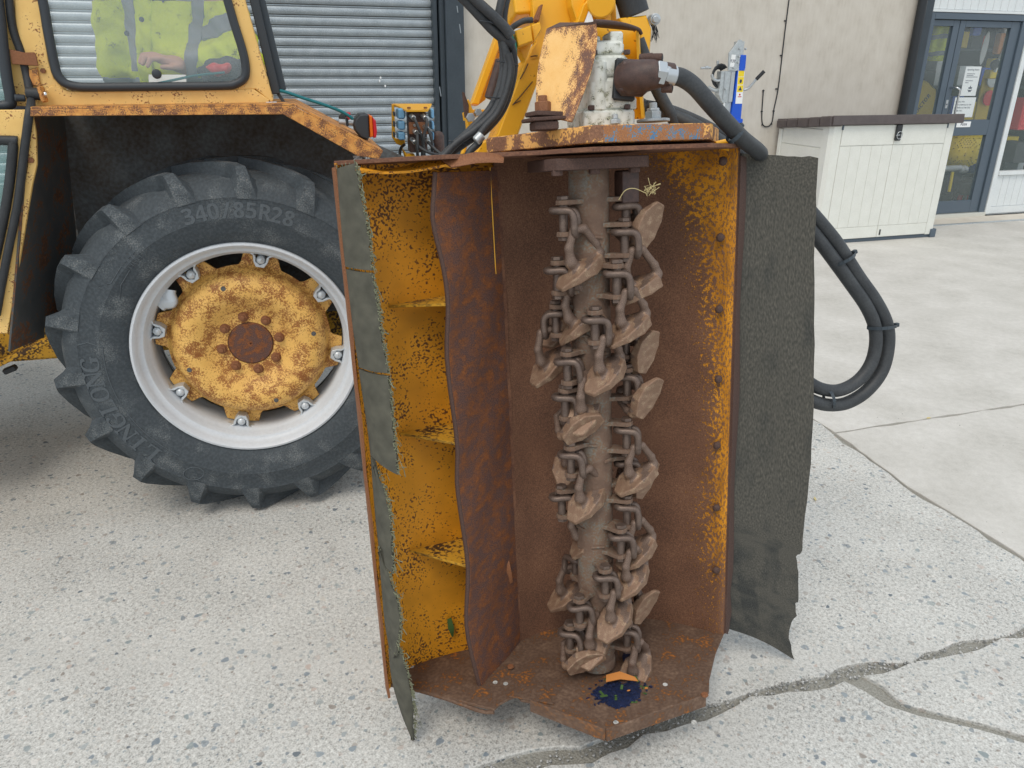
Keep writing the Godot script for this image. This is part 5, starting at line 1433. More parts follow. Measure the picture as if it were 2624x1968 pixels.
	obj("cab_floor", MB.new().span(Vector3(-1.3, 1.0, -1.55), Vector3(0.18, 1.04, -0.47), 0.005), M.dark, cab)
	obj("seat", MB.new().span(Vector3(-0.45, 1.05, -0.98), Vector3(0.02, 1.34, -0.52), 0.05), M.black, t)
	# papers and a rod lying behind the glass
	obj("sill_shelf", MB.new().span(Vector3(-0.45, 1.47, -0.44), Vector3(0.15, 1.492, -0.135), 0.004), M.dark, cab)

	# side lamp at the back of the fender
	var lamp := part("rear_lamp", t)
	obj("lamp_body", MB.new().prism(poly([Vector3(0.423, 1.4, -0.1), Vector3(0.438, 1.416, -0.1), Vector3(0.461, 1.418, -0.1), Vector3(0.469, 1.412, -0.1), Vector3(0.468, 1.344, -0.1), Vector3(0.461, 1.332, -0.1), Vector3(0.438, 1.34, -0.1), Vector3(0.421, 1.361, -0.1), Vector3(0.417, 1.381, -0.1)]), 0.09, at(Vector3(0, 0, -0.15)), 0.008), M.seal, lamp)
	obj("amber_lens", MB.new().prism(poly([Vector3(0.47, 1.412, -0.1), Vector3(0.481, 1.409, -0.1), Vector3(0.481, 1.344, -0.1), Vector3(0.469, 1.34, -0.1)]), 0.084, at(Vector3(0, 0, -0.148)), 0.004), M.amber, lamp)
	obj("red_lens", MB.new().prism(poly([Vector3(0.481, 1.407, -0.1), Vector3(0.492, 1.394, -0.1), Vector3(0.494, 1.36, -0.1), Vector3(0.49, 1.341, -0.1), Vector3(0.481, 1.339, -0.1)]), 0.082, at(Vector3(0, 0, -0.147)), 0.004), M.red, lamp)
	obj("lamp_stalk", MB.new().cyl(Vector3(0.372, 1.39, -0.12), Vector3(0.421, 1.385, -0.12), 0.0085, 12, 0.001), M.silver, lamp)
	obj("stalk_clip", MB.new().box(at(Vector3(0.399, 1.389, -0.12)), Vector3(0.009, 0.028, 0.026), 0.003), M.seal, lamp)
	var l2 := part("far_lamp", t)
	obj("lamp_body", MB.new().prism(poly([Vector3(0.383, 1.393, -0.4), Vector3(0.395, 1.404, -0.4), Vector3(0.41, 1.401, -0.4), Vector3(0.408, 1.373, -0.4), Vector3(0.383, 1.373, -0.4)]), 0.06, at(Vector3(0, 0, -0.42)), 0.006), M.seal, l2)
	obj("red_lens", MB.new().prism(poly([Vector3(0.411, 1.406, -0.4), Vector3(0.425, 1.406, -0.4), Vector3(0.426, 1.388, -0.4), Vector3(0.409, 1.373, -0.4)]), 0.06, at(Vector3(0, 0, -0.42)), 0.005), M.red, l2)
	obj("rope", MB.new().tube(curve([Vector3(0.192, 1.487, -0.13), Vector3(0.214, 1.482, -0.12), Vector3(0.263, 1.465, -0.11), Vector3(0.317, 1.448, -0.1), Vector3(0.375, 1.426, -0.1), Vector3(0.404, 1.41, -0.1), Vector3(0.419, 1.398, -0.1)], 5), 0.0052, 8), M.teal, t)
	# bits hanging below the back of the fender
	obj("spring_coil", MB.new().tube(curve([Vector3(0.41, 1.276, -0.1), Vector3(0.434, 1.282, -0.1), Vector3(0.412, 1.266, -0.1), Vector3(0.438, 1.272, -0.1), Vector3(0.413, 1.256, -0.1), Vector3(0.439, 1.261, -0.1), Vector3(0.415, 1.246, -0.1), Vector3(0.436, 1.251, -0.1)], 4), 0.004, 6), M.zinc, t)
	obj("hitch_pin", MB.new().cyl(Vector3(0.459, 1.292, -0.1), Vector3(0.456, 1.245, -0.1), 0.0085, 10, 0.002).cyl(Vector3(0.446, 1.278, -0.1), Vector3(0.469, 1.277, -0.1), 0.006, 8), M.zinc, t)
	obj("hanging_rope", MB.new().tube(curve([Vector3(0.489, 1.299, -0.1), Vector3(0.488, 1.267, -0.1), Vector3(0.49, 1.244, -0.1)], 4), 0.004, 6), M.teal, t)

	# hydraulic valve block on its pedestal
	var v := thing("valve_block", "bank of pale blue hydraulic valves with hoses on a yellow bracket before the shutter", "valve block", TRACTOR)
	var zz := -0.62
	obj("bracket_top", MB.new().sheet([[Vector3(0.615, 1.424, -0.7), Vector3(0.777, 1.423, -0.7)], [Vector3(0.634, 1.415, -0.62), Vector3(0.758, 1.412, -0.62)], [Vector3(0.651, 1.405, -0.54), Vector3(0.736, 1.405, -0.54)]], 0.006), M.arm, v)
	obj("bracket_side", plate([Vector3(0.61, 1.423, -0.66), Vector3(0.62, 1.422, -0.66), Vector3(0.617, 1.289, -0.66), Vector3(0.656, 1.281, -0.66), Vector3(0.657, 1.264, -0.66), Vector3(0.642, 1.258, -0.66), Vector3(0.621, 1.266, -0.66), Vector3(0.604, 1.293, -0.66)], -0.70, 0.02, 0.002), M.arm, v)
	obj("solenoid_plug", MB.new().span(Vector3(0.609, 1.397, -0.66), Vector3(0.613, 1.38, -0.6), 0.004).span(Vector3(0.607, 1.361, -0.66), Vector3(0.611, 1.338, -0.6), 0.004).span(Vector3(0.605, 1.319, -0.66), Vector3(0.609, 1.297, -0.6), 0.004), M.seal, v)
	for p in [[278, 300, 492, 540], [284, 562, 494, 772], [288, 792, 494, 992], [962, 300, 1104, 532], [978, 556, 1106, 772], [1000, 790, 1102, 985], [1010, 1010, 1100, 1130]]:
		var a: Vector3 = {278: Vector3(0.622, 1.41, -0.66), 284: Vector3(0.621, 1.362, -0.66), 288: Vector3(0.619, 1.32, -0.66), 962: Vector3(0.754, 1.409, -0.66), 978: Vector3(0.755, 1.362, -0.66), 1000: Vector3(0.758, 1.318, -0.66), 1010: Vector3(0.758, 1.277, -0.66)}[p[0]]
		var c: Vector3 = {278: Vector3(0.651, 1.37, -0.58), 284: Vector3(0.65, 1.329, -0.58), 288: Vector3(0.648, 1.289, -0.58), 962: Vector3(0.768, 1.37, -0.58), 978: Vector3(0.767, 1.327, -0.58), 1000: Vector3(0.765, 1.288, -0.58), 1010: Vector3(0.763, 1.261, -0.58)}[p[0]]
		obj("solenoid", MB.new().span(a, c, 0.006), M.pale_blue, v)
	obj("valve_body", MB.new().span(Vector3(0.662, 1.397, -0.64), Vector3(0.734, 1.241, -0.565), 0.004), M.cast, v)
	obj("valve_plate", MB.new().span(Vector3(0.66, 1.359, -0.565), Vector3(0.74, 1.313, -0.548), 0.003), M.rust_edge, v)
	obj("bolt", MB.new().hexa(Vector3(0.663, 1.41, -0.55), Vector3.UP, 0.008, 0.007).hexa(Vector3(0.729, 1.41, -0.55), Vector3.UP, 0.008, 0.007), M.rust_edge, v)
	obj("bolt", MB.new().hexa(Vector3(0.682, 1.348, -0.548), Vector3.BACK, 0.006, 0.005), M.zinc, v)
	var hs := [
		[Vector3(0.672, 1.384, -0.54), Vector3(0.677, 1.374, -0.5), Vector3(0.689, 1.343, -0.49), Vector3(0.696, 1.324, -0.49), Vector3(0.705, 1.293, -0.5), Vector3(0.712, 1.264, -0.52), Vector3(0.717, 1.201, -0.54)],
		[Vector3(0.717, 1.384, -0.54), Vector3(0.724, 1.373, -0.5), Vector3(0.721, 1.346, -0.49), Vector3(0.712, 1.32, -0.49), Vector3(0.707, 1.293, -0.49), Vector3(0.703, 1.219, -0.52), Vector3(0.703, 1.189, -0.54)],
		[Vector3(0.68, 1.328, -0.54), Vector3(0.685, 1.32, -0.5), Vector3(0.682, 1.295, -0.48), Vector3(0.68, 1.259, -0.48), Vector3(0.685, 1.217, -0.5), Vector3(0.688, 1.192, -0.5)],
		[Vector3(0.671, 1.294, -0.54), Vector3(0.678, 1.282, -0.5), Vector3(0.692, 1.268, -0.48), Vector3(0.718, 1.253, -0.46), Vector3(0.748, 1.243, -0.46), Vector3(0.78, 1.239, -0.46)],
		[Vector3(0.72, 1.343, -0.54), Vector3(0.729, 1.335, -0.5), Vector3(0.736, 1.314, -0.49), Vector3(0.742, 1.284, -0.49), Vector3(0.742, 1.247, -0.5)],
		[Vector3(0.724, 1.295, -0.54), Vector3(0.733, 1.281, -0.5), Vector3(0.752, 1.259, -0.48), Vector3(0.771, 1.243, -0.46)],
		[Vector3(0.649, 1.267, -0.64), Vector3(0.637, 1.253, -0.66), Vector3(0.63, 1.229, -0.66), Vector3(0.633, 1.187, -0.66), Vector3(0.635, 1.175, -0.66)],
	]
	for h in hs:
		obj("valve_hose", MB.new().tube(curve(h, 5), 0.0062, 8), M.hose, v)
	for h in hs.slice(0, 6):
		obj("hose_end", MB.new().cyl(h[0] + Vector3(0, 0, -0.025), Vector3(h[0]).lerp(h[1], 0.75), 0.0095, 10, 0.002), M.zinc, v)
	obj("hose_band", MB.new().cyl(Vector3(0.694, 1.329, -0.492), Vector3(0.697, 1.322, -0.492), 0.0075, 10), M.silver, v)
	obj("pedestal", plate([Vector3(0.638, 1.254, -0.6), Vector3(0.653, 1.233, -0.6), Vector3(0.684, 1.232, -0.6), Vector3(0.698, 1.203, -0.6), Vector3(0.689, 0.999, -0.6), Vector3(0.637, 1.001, -0.6), Vector3(0.648, 1.213, -0.6)], -0.66, 0.05, 0.004), M.arm, v)
	obj("pedestal_base", MB.new().span(Vector3(0.638, 0.977, -0.75), Vector3(0.693, 0.968, -0.55), 0.006), M.arm, v)
	obj("pedestal_arm", MB.new().prism(v2([0.3, 0.62, 0.86, 0.62, 0.86, 0.78, 0.72, 1.06, 0.62, 1.06, 0.58, 0.8, 0.3, 0.8]), 0.06, at(Vector3(0, 0, -0.72)), 0.004), M.arm, v)
	obj("accumulator", MB.new().lathe(v2([0, 0, 0.024, 0, 0.026, 0.01, 0.026, 0.075, 0.018, 0.09, 0, 0.095]), 20, at(Vector3(0.783, 1.227, -0.6))), M.cast, v)


# ------------------------------------------------------------------ the driver behind the cab glass
func make_driver() -> void:
	var p := thing("person", "driver in a yellow hi-vis jacket with grey bands, seated behind the cab window", "person", TRACTOR)
	var zc := -0.66
	var hip := Vector3(-0.205, 1.40, zc - 0.04)
	var chest := Vector3(-0.185, 1.62, zc + 0.0)
	var neck := Vector3(-0.225, 1.790, zc + 0.01)
	var head := Vector3(-0.245, 1.925, zc + 0.03)
	var shl := Vector3(-0.010, 1.785, zc + 0.01)
	var shr := Vector3(-0.365, 1.775, zc - 0.03)
	var elb := Vector3(0.045, 1.60, zc + 0.10)
	var wri := Vector3(-0.150, 1.565, zc + 0.20)
	var elr := Vector3(-0.395, 1.56, zc - 0.05)
	var wrr := Vector3(-0.380, 1.44, zc - 0.10)
	# one continuous body: head, neck, trunk, arms and legs
	var body := func(q: Vector3) -> float:
		var d := cap(q, hip, chest, 0.135, 0.14)
		d = smin(d, cap(q, chest, neck + Vector3(0, -0.05, 0), 0.13, 0.07), 0.06)
		d = smin(d, cap(q, neck, head + Vector3(0, -0.05, 0), 0.055, 0.055), 0.03)
		d = smin(d, cap(q, shl, elb, 0.055, 0.045), 0.05)
		d = smin(d, cap(q, elb, wri, 0.043, 0.030), 0.02)
		d = smin(d, cap(q, shr, elr, 0.055, 0.045), 0.05)
		d = smin(d, cap(q, elr, wrr, 0.043, 0.030), 0.02)
		for s in [-0.09, 0.09]:
			d = smin(d, cap(q, hip + Vector3(s, -0.02, 0.02), Vector3(hip.x - 0.42 + s, 1.38, zc + s), 0.085, 0.06), 0.05)
			d = smin(d, cap(q, Vector3(hip.x - 0.42 + s, 1.38, zc + s), Vector3(hip.x - 0.44 + s, 1.08, zc + s), 0.058, 0.045), 0.03)
		return d
	var mb := nets(body, Vector3(-0.85, 1.02, zc - 0.24), Vector3(0.16, 1.95, zc + 0.30), 0.02)
	var face := func(q: Vector3) -> float:
		var r := q - head
		var d := (r / Vector3(0.075, 0.110, 0.095)).length() * 0.09 - 0.09
		d = smin(d, (r - Vector3(0, -0.085, 0.03)).length() - 0.045, 0.05)
		d = smin(d, cap(r, Vector3(0, 0.01, 0.09), Vector3(0, -0.035, 0.112), 0.010, 0.015), 0.02)
		for s in [-1.0, 1.0]:
			d = smin(d, (r - Vector3(s * 0.08, -0.005, -0.005)).length() - 0.018, 0.012)
			d = maxf(d, -((r - Vector3(s * 0.032, 0.018, 0.10)).length() - 0.017))
			d = smin(d, (r - Vector3(s * 0.032, 0.016, 0.082)).length() - 0.012, 0.004)
		d = maxf(d, -(cap(r, Vector3(-0.022, -0.065, 0.098), Vector3(0.022, -0.065, 0.098), 0.005, 0.005)))
		return d
	nets(face, head + Vector3(-0.12, -0.16, -0.13), head + Vector3(0.12, 0.14, 0.15), 0.006, mb)
	# hands: a palm, four bent fingers and a thumb each
	for s in [[wri, Vector3(-0.170, 1.572, zc + 0.215)], [wrr, Vector3(-0.40, 1.40, zc - 0.10)]]:
		var w: Vector3 = s[0]
		var d0: Vector3 = (s[1] - w).normalized()
		var up0 := Vector3(0.1, 1, 0.2).normalized()
		var sd := d0.cross(up0).normalized()
		up0 = sd.cross(d0)
		var hand := func(q: Vector3) -> float:
			var r := Vector3((q - w).dot(sd), (q - w).dot(up0), (q - w).dot(d0))
			var d := rbox(r - Vector3(0, 0, 0.045), Vector3(0.038, 0.015, 0.046), 0.013)
			d = smin(d, cap(r, Vector3(0, 0, -0.02), Vector3(0, 0, 0.02), 0.028, 0.024), 0.02)
			for i in 4:
				var x := -0.030 + i * 0.020
				var ln: float = [0.034, 0.042, 0.040, 0.032][i]
				var k1 := Vector3(x, 0.004, 0.085)
				var k2 := k1 + Vector3(0, -0.012, ln)
				var k3 := k2 + Vector3(0, -0.024, 0.004)
				d = smin(d, cap(r, k1, k2, 0.0095, 0.009), 0.005)
				d = minf(d, cap(r, k2, k3, 0.009, 0.008))
			d = smin(d, cap(r, Vector3(-0.034, -0.004, 0.02), Vector3(-0.055, -0.012, 0.055), 0.012, 0.010), 0.012)
			d = minf(d, cap(r, Vector3(-0.055, -0.012, 0.055), Vector3(-0.050, -0.02, 0.085), 0.010, 0.008))
			return d
		nets(hand, w + Vector3(-0.15, -0.12, -0.15), w + Vector3(0.15, 0.12, 0.15), 0.005, mb)
	obj("body", mb, M.skin, p)
	# clothes as children, a little larger than what they cover
	var wr := func(q: Vector3) -> float: return 0.009 * sin(q.x * 38.0 + q.y * 24.0 + 2.0 * sin(q.y * 17.0)) * sin(q.y * 41.0 - q.z * 29.0) + 0.005 * sin(q.y * 74.0 + q.x * 52.0 + 3.0 * sin(q.x * 23.0))
	var coat := func(q: Vector3) -> float:
		var d := cap(q, hip + Vector3(0, -0.04, 0), chest, 0.160, 0.152)
		d = smin(d, cap(q, chest, neck + Vector3(0, -0.06, 0), 0.148, 0.086), 0.06)
		d = smin(d, cap(q, neck + Vector3(0, -0.06, 0), neck + Vector3(0, 0.03, 0.01), 0.085, 0.078), 0.02)
		d = smin(d, cap(q, shl, elb, 0.088, 0.080), 0.05)
		d = smin(d, cap(q, elb, wri.lerp(elb, 0.25), 0.078, 0.056), 0.03)
		d = smin(d, cap(q, shr, elr, 0.086, 0.076), 0.05)
		d = smin(d, cap(q, elr, wrr.lerp(elr, 0.2), 0.074, 0.055), 0.03)
		d += wr.call(q)
		d = maxf(d, q.y - (neck.y - 0.010))
		return maxf(d, -(cap(q, neck + Vector3(0, -0.02, 0.01), neck + Vector3(0, 0.2, 0.03), 0.066, 0.07)))
	obj("hi_vis_jacket", nets(coat, Vector3(-0.62, 1.20, zc - 0.26), Vector3(0.18, 1.90, zc + 0.36), 0.014), M.hivis, p)
	var bands := [
		func(q: Vector3) -> float: return absf(q.x + 0.310) - 0.024 if q.y > 1.52 else 1.0,
		func(q: Vector3) -> float: return absf(q.x + 0.105 - 0.18 * (q.y - 1.6)) - 0.025 if q.y > 1.50 else 1.0,
		func(q: Vector3) -> float: return absf(q.y - 1.50) - 0.030 if q.x < -0.03 else 1.0,
	]
	for b in bands:
		obj("reflective_band", nets(func(q: Vector3) -> float: return maxf(maxf(coat.call(q) - 0.005, b.call(q)), zc - 0.02 - q.z), Vector3(-0.50, 1.44, zc - 0.05), Vector3(0.02, 1.84, zc + 0.28), 0.013), M.band, p)
	var mid := shl.lerp(elb, 0.62)
	var ad := (elb - shl).normalized()
	obj("reflective_band", nets(func(q: Vector3) -> float: return maxf(coat.call(q) - 0.006, maxf(absf((q - mid).dot(ad)) - 0.032, 0.0 - (q.x + 0.075))), Vector3(-0.1, 1.5, zc - 0.2), Vector3(0.18, 1.85, zc + 0.3), 0.012), M.band, p)
	obj("jacket_stud", MB.new().ball(Vector3(-0.308, 1.665, zc + 0.186), Vector3(0.009, 0.009, 0.004), 10).ball(Vector3(-0.262, 1.712, zc + 0.135), Vector3(0.009, 0.009, 0.004), 10), M.cloth, p)
	var flapf := func(q: Vector3) -> float: return maxf(maxf(coat.call(q) - 0.010, absf(q.x + 0.262 - 0.1 * (q.y - 1.7)) - 0.030), zc - q.z)
	obj("zip_flap", nets(flapf, Vector3(-0.36, 1.32, zc - 0.02), Vector3(-0.16, 1.84, zc + 0.3), 0.012), M.hivis, p)
	var trousers := func(q: Vector3) -> float: return maxf(maxf(body.call(q) - 0.018 + wr.call(q) * 0.5, q.y - 1.46), 1.10 - q.y)
	obj("trousers", nets(trousers, Vector3(-0.85, 1.06, zc - 0.26), Vector3(0.0, 1.50, zc + 0.30), 0.02), M.cloth, p)
	obj("neck_warmer", nets(func(q: Vector3) -> float: return maxf(cap(q, neck + Vector3(0, -0.06, 0.012), neck + Vector3(0, 0.05, 0.016), 0.074, 0.068) + wr.call(q) * 0.5, q.y - neck.y - 0.06), neck + Vector3(-0.12, -0.17, -0.1), neck + Vector3(0.12, 0.1, 0.13), 0.010), M.cloth, p)
	var hairf := func(q: Vector3) -> float:
		var r := q - head
		return maxf((r / Vector3(0.084, 0.120, 0.105)).length() * 0.1 - 0.1, maxf(r.z - 0.045 - 0.5 * maxf(r.y - 0.03, 0.0), -0.05 - r.y))
	obj("hair", nets(hairf, head + Vector3(-0.13, -0.08, -0.13), head + Vector3(0.13, 0.14, 0.13), 0.010), M.hair, p)
	var beard := func(q: Vector3) -> float:
		var r := q - head
		return maxf(maxf((r - Vector3(0, -0.085, 0.02)).length() - 0.068, r.y + 0.055), -0.13 - r.y)
	obj("beard", nets(beard, head + Vector3(-0.1, -0.17, -0.08), head + Vector3(0.1, -0.02, 0.12), 0.010), M.hair, p)
	obj("boot", MB.new().box(at(Vector3(hip.x - 0.49, 1.07, zc + 0.09)), Vector3(0.24, 0.08, 0.09), 0.03).box(at(Vector3(hip.x - 0.49, 1.07, zc - 0.09)), Vector3(0.24, 0.08, 0.09), 0.03), M.black, p)

	# what lies on the sill
	var bag := thing("cloth_bundle", "crumpled dark cloth bundle on the cab sill beside the driver's sleeve", "cloth", TRACTOR)
	var bf := func(q: Vector3) -> float:
		var r := q - Vector3(0.035, 1.535, -0.30)
		return (r / Vector3(0.105, 0.055, 0.075)).length() * 0.06 - 0.06 + 0.008 * sin(q.x * 70.0 + q.z * 40.0) * sin(q.y * 85.0 + q.x * 20.0)
	obj("cloth", nets(bf, Vector3(-0.12, 1.45, -0.42), Vector3(0.18, 1.62, -0.18), 0.009), M.cloth, bag)
	var rag := thing("red_cloth", "small red spotted cloth lying on the dark bundle behind the cab glass", "cloth", TRACTOR)
	var rg := func(q: Vector3) -> float:
		var r := q - Vector3(0.0, 1.548, -0.235)
		r = Vector3(r.x, r.y - 0.25 * absf(r.x), r.z)
		return (r / Vector3(0.042, 0.020, 0.022)).length() * 0.024 - 0.024 + 0.003 * sin(q.x * 150.0)
	obj("cloth", nets(rg, Vector3(-0.07, 1.50, -0.28), Vector3(0.07, 1.60, -0.19), 0.005), M.red, rag)
	var doc := thing("folded_papers", "white folded papers lying on the cab sill under the driver's hand", "papers", TRACTOR)
	obj("sheet", MB.new().box(at(Vector3(-0.165, 1.513, -0.24), turn(24, 6, 0)), Vector3(0.115, 0.003, 0.10), 0.001).box(at(Vector3(-0.305, 1.497, -0.21), turn(6, 14, 3)), Vector3(0.075, 0.004, 0.07), 0.001), M.white, doc)
	var rod := thing("teal_cord", "length of teal cord lying across the papers behind the cab glass", "cord", TRACTOR)
	obj("cord", MB.new().tube(curve([Vector3(-0.20, 1.506, -0.165), Vector3(-0.13, 1.520, -0.17), Vector3(-0.07, 1.532, -0.18), Vector3(0.02, 1.542, -0.20)], 5), 0.004, 7), M.teal, rod)


# ------------------------------------------------------------------ the arm that carries the mower head (drawn in the head's frame)
func make_arm() -> void:
	var a := thing("mower_arm", "bright yellow hydraulic mower arm with black hoses behind the flail head", "mower arm", HEAD)
	obj("lower_boom", plate([Vector3(-0.052, 1.322, -0.62), Vector3(0.037, 1.515, -0.62), Vector3(0.082, 1.529, -0.62), Vector3(0.095, 1.513, -0.62), Vector3(0.071, 1.466, -0.62), Vector3(0.009, 1.329, -0.62), Vector3(-0.001, 1.282, -0.62), Vector3(-0.065, 1.284, -0.62)], -0.74, 0.12, 0.006), M.arm, a)
	obj("stay_bar", plate([Vector3(-0.082, 1.423, -0.75), Vector3(0.034, 1.678, -0.75), Vector3(0.043, 1.706, -0.75), Vector3(0.062, 1.706, -0.75), Vector3(0.053, 1.679, -0.75), Vector3(-0.063, 1.42, -0.75)], -0.80, 0.05, 0.003), M.arm, a)
	obj("stay_flange", plate([Vector3(-0.062, 1.42, -0.75), Vector3(0.054, 1.679, -0.75), Vector3(0.063, 1.706, -0.75), Vector3(0.091, 1.706, -0.75), Vector3(0.08, 1.679, -0.75), Vector3(-0.04, 1.434, -0.75)], -0.785, 0.012, 0.002), M.arm, a)
	obj("top_bracket", plate([Vector3(0.055, 1.677, -0.62), Vector3(0.281, 1.679, -0.62), Vector3(0.286, 1.592, -0.62), Vector3(0.226, 1.586, -0.62), Vector3(0.104, 1.566, -0.62), Vector3(0.091, 1.513, -0.62), Vector3(0.057, 1.507, -0.62), Vector3(0.037, 1.51, -0.62), Vector3(0.065, 1.553, -0.62), Vector3(0.061, 1.609, -0.62), Vector3(0.059, 1.651, -0.62)], -0.66, 0.04, 0.004), M.arm, a)
	obj("bracket_rib", plate([Vector3(0.056, 1.6, -0.59), Vector3(0.074, 1.635, -0.59), Vector3(0.079, 1.635, -0.59), Vector3(0.067, 1.597, -0.59)], -0.62, 0.03, 0.002), M.rust_edge, a)
	obj("bracket_rib", plate([Vector3(0.147, 1.668, -0.58), Vector3(0.18, 1.669, -0.58), Vector3(0.188, 1.643, -0.58), Vector3(0.169, 1.605, -0.58), Vector3(0.161, 1.595, -0.58), Vector3(0.149, 1.63, -0.58)], -0.62, 0.04, 0.004), M.arm, a)
	obj("bracket_rib", plate([Vector3(0.174, 1.629, -0.56), Vector3(0.191, 1.645, -0.56), Vector3(0.194, 1.626, -0.56), Vector3(0.175, 1.588, -0.56), Vector3(0.156, 1.588, -0.56)], -0.62, 0.06, 0.003), M.arm, a)
	obj("pivot_casting", MB.new().cyl(Vector3(0.197, 1.62, -0.5), Vector3(0.242, 1.645, -0.62), 0.034, 24, 0.004).span(Vector3(0.208, 1.628, -0.6), Vector3(0.235, 1.571, -0.52), 0.008), M.arm, a)
	obj("warning_sticker", plate([Vector3(0.16, 1.58, -0.515), Vector3(0.174, 1.611, -0.515), Vector3(0.184, 1.58, -0.515)], -0.519, 0.002, 0.0), M.white, a)
	obj("square_block", plate([Vector3(-0.016, 1.561, -0.5), Vector3(0.024, 1.574, -0.5), Vector3(0.028, 1.537, -0.5), Vector3(-0.01, 1.525, -0.5)], -0.6, 0.09, 0.004), M.arm, a)
	obj("square_block", plate([Vector3(0.033, 1.579, -0.53), Vector3(0.055, 1.586, -0.53), Vector3(0.059, 1.57, -0.53), Vector3(0.038, 1.541, -0.53)], -0.6, 0.06, 0.003), M.arm, a)
	obj("block_stem", plate([Vector3(0.003, 1.532, -0.55), Vector3(0.039, 1.542, -0.55), Vector3(0.02, 1.5, -0.55)], -0.6, 0.04, 0.002), M.arm, a)
	obj("right_block", plate([Vector3(0.242, 1.587, -0.5), Vector3(0.315, 1.594, -0.5), Vector3(0.329, 1.562, -0.5), Vector3(0.323, 1.49, -0.5), Vector3(0.311, 1.49, -0.5), Vector3(0.296, 1.559, -0.5), Vector3(0.255, 1.565, -0.5)], -0.62, 0.12, 0.005), M.arm, a)
	obj("black_sleeve", MB.new().tube(curve([Vector3(0.271, 1.683, -0.53), Vector3(0.278, 1.652, -0.53), Vector3(0.287, 1.627, -0.53), Vector3(0.296, 1.6, -0.53)], 4), 0.036, 16), M.black, a)
	var fr := MB.new()
	var rng := RandomNumberGenerator.new()
	rng.seed = 3
	for k in 14:
		var p0: Vector3 = Vector3(Vector3(0.338, 1.584, -0.52)) + Vector3(rng.randf_range(-0.006, 0.008), rng.randf_range(-0.01, 0.01), 0)
		fr.tube(PackedVector3Array([p0, p0 + Vector3(rng.randf_range(0, 0.008), -0.02, 0.003), p0 + Vector3(rng.randf_range(-0.004, 0.012), rng.randf_range(-0.035, -0.045), 0.004)]), 0.0008, 4)
	obj("frayed_threads", fr, M.black, a)
	obj("pin_washer", MB.new().cyl(Vector3(0.351, 1.592, -0.55), Vector3(0.337, 1.584, -0.5), 0.0135, 20, 0.002).cyl(Vector3(0.337, 1.584, -0.5), Vector3(0.333, 1.581, -0.485), 0.0085, 16, 0.002), M.zinc, a)
	obj("teal_clamp", plate([Vector3(-0.041, 1.555, -0.5), Vector3(-0.023, 1.556, -0.5), Vector3(-0.012, 1.534, -0.5), Vector3(-0.012, 1.51, -0.5), Vector3(-0.036, 1.505, -0.5)], -0.56, 0.05, 0.004), M.tealbox, a)
	obj("ram_body", MB.new().cyl(Vector3(-0.052, 1.425, -0.66), Vector3(-0.017, 1.517, -0.66), 0.0155, 16, 0.002), M.cast, a)
	obj("ram_rod", MB.new().cyl(Vector3(-0.017, 1.517, -0.66), Vector3(0.003, 1.57, -0.66), 0.008, 12), M.chrome, a)
	obj("foot_bracket", plate([Vector3(-0.117, 1.425, -0.66), Vector3(-0.105, 1.426, -0.66), Vector3(-0.095, 1.395, -0.66), Vector3(-0.093, 1.355, -0.66), Vector3(-0.111, 1.328, -0.66), Vector3(-0.124, 1.291, -0.66), Vector3(-0.132, 1.292, -0.66), Vector3(-0.113, 1.358, -0.66)], -0.70, 0.03, 0.003), M.arm, a)
	obj("foot_plate", plate([Vector3(-0.102, 1.404, -0.68), Vector3(-0.055, 1.403, -0.68), Vector3(-0.056, 1.393, -0.68), Vector3(-0.1, 1.383, -0.68)], -0.80, 0.10, 0.003), M.arm, a)
	obj("rusty_tab", plate([Vector3(-0.125, 1.443, -0.65), Vector3(-0.12, 1.441, -0.65), Vector3(-0.11, 1.41, -0.65), Vector3(-0.113, 1.381, -0.65), Vector3(-0.123, 1.38, -0.65)], -0.66, 0.01, 0.002), M.plum, a)
	obj("bolt", MB.new().hexa(Vector3(-0.113, 1.378, -0.63), Vector3.BACK, 0.012, 0.012).hexa(Vector3(-0.094, 1.389, -0.63), Vector3.BACK, 0.010, 0.02), M.zinc, a)
	obj("boom_root", plate([Vector3(-0.106, 1.289, -0.62), Vector3(-0.088, 1.316, -0.62), Vector3(-0.051, 1.332, -0.62), Vector3(-0.003, 1.331, -0.62), Vector3(-0.005, 1.282, -0.62)], -0.70, 0.08, 0.004), M.arm, a)
	obj("weld_stud", MB.new().cyl(Vector3(-0.098, 1.298, -0.45), Vector3(-0.097, 1.315, -0.45), 0.009, 12, 0.001), M.zinc, a)
	# the boom goes on upwards, out of the picture, and over to the tractor
	obj("upper_boom", MB.new().bar(Vector3(0.10, 1.62, -0.70), Vector3(0.02, 2.70, -0.85), Vector3.RIGHT, 0.16, 0.12, 0.008).bar(Vector3(0.02, 2.66, -0.88), Vector3(0.5, 2.9, -3.0), Vector3.RIGHT, 0.14, 0.12, 0.008), M.arm, a)
	for q in [[Vector3(-0.003, 1.405, -0.618), Vector3(0.052, 1.46, -0.618)], [Vector3(0.02, 1.467, -0.618), Vector3(0.042, 1.503, -0.618)], [Vector3(-0.003, 1.406, -0.618), Vector3(0.019, 1.415, -0.618)], [Vector3(0.05, 1.52, -0.618), Vector3(0.068, 1.521, -0.618)]]:
		obj("paint_chip", MB.new().tube(PackedVector3Array([q[0], (q[0] as Vector3).lerp(q[1], 0.5) + Vector3(0.002, 0.001, 0), q[1]]), 0.0028, 6, false, 0.4), M.plum, a)
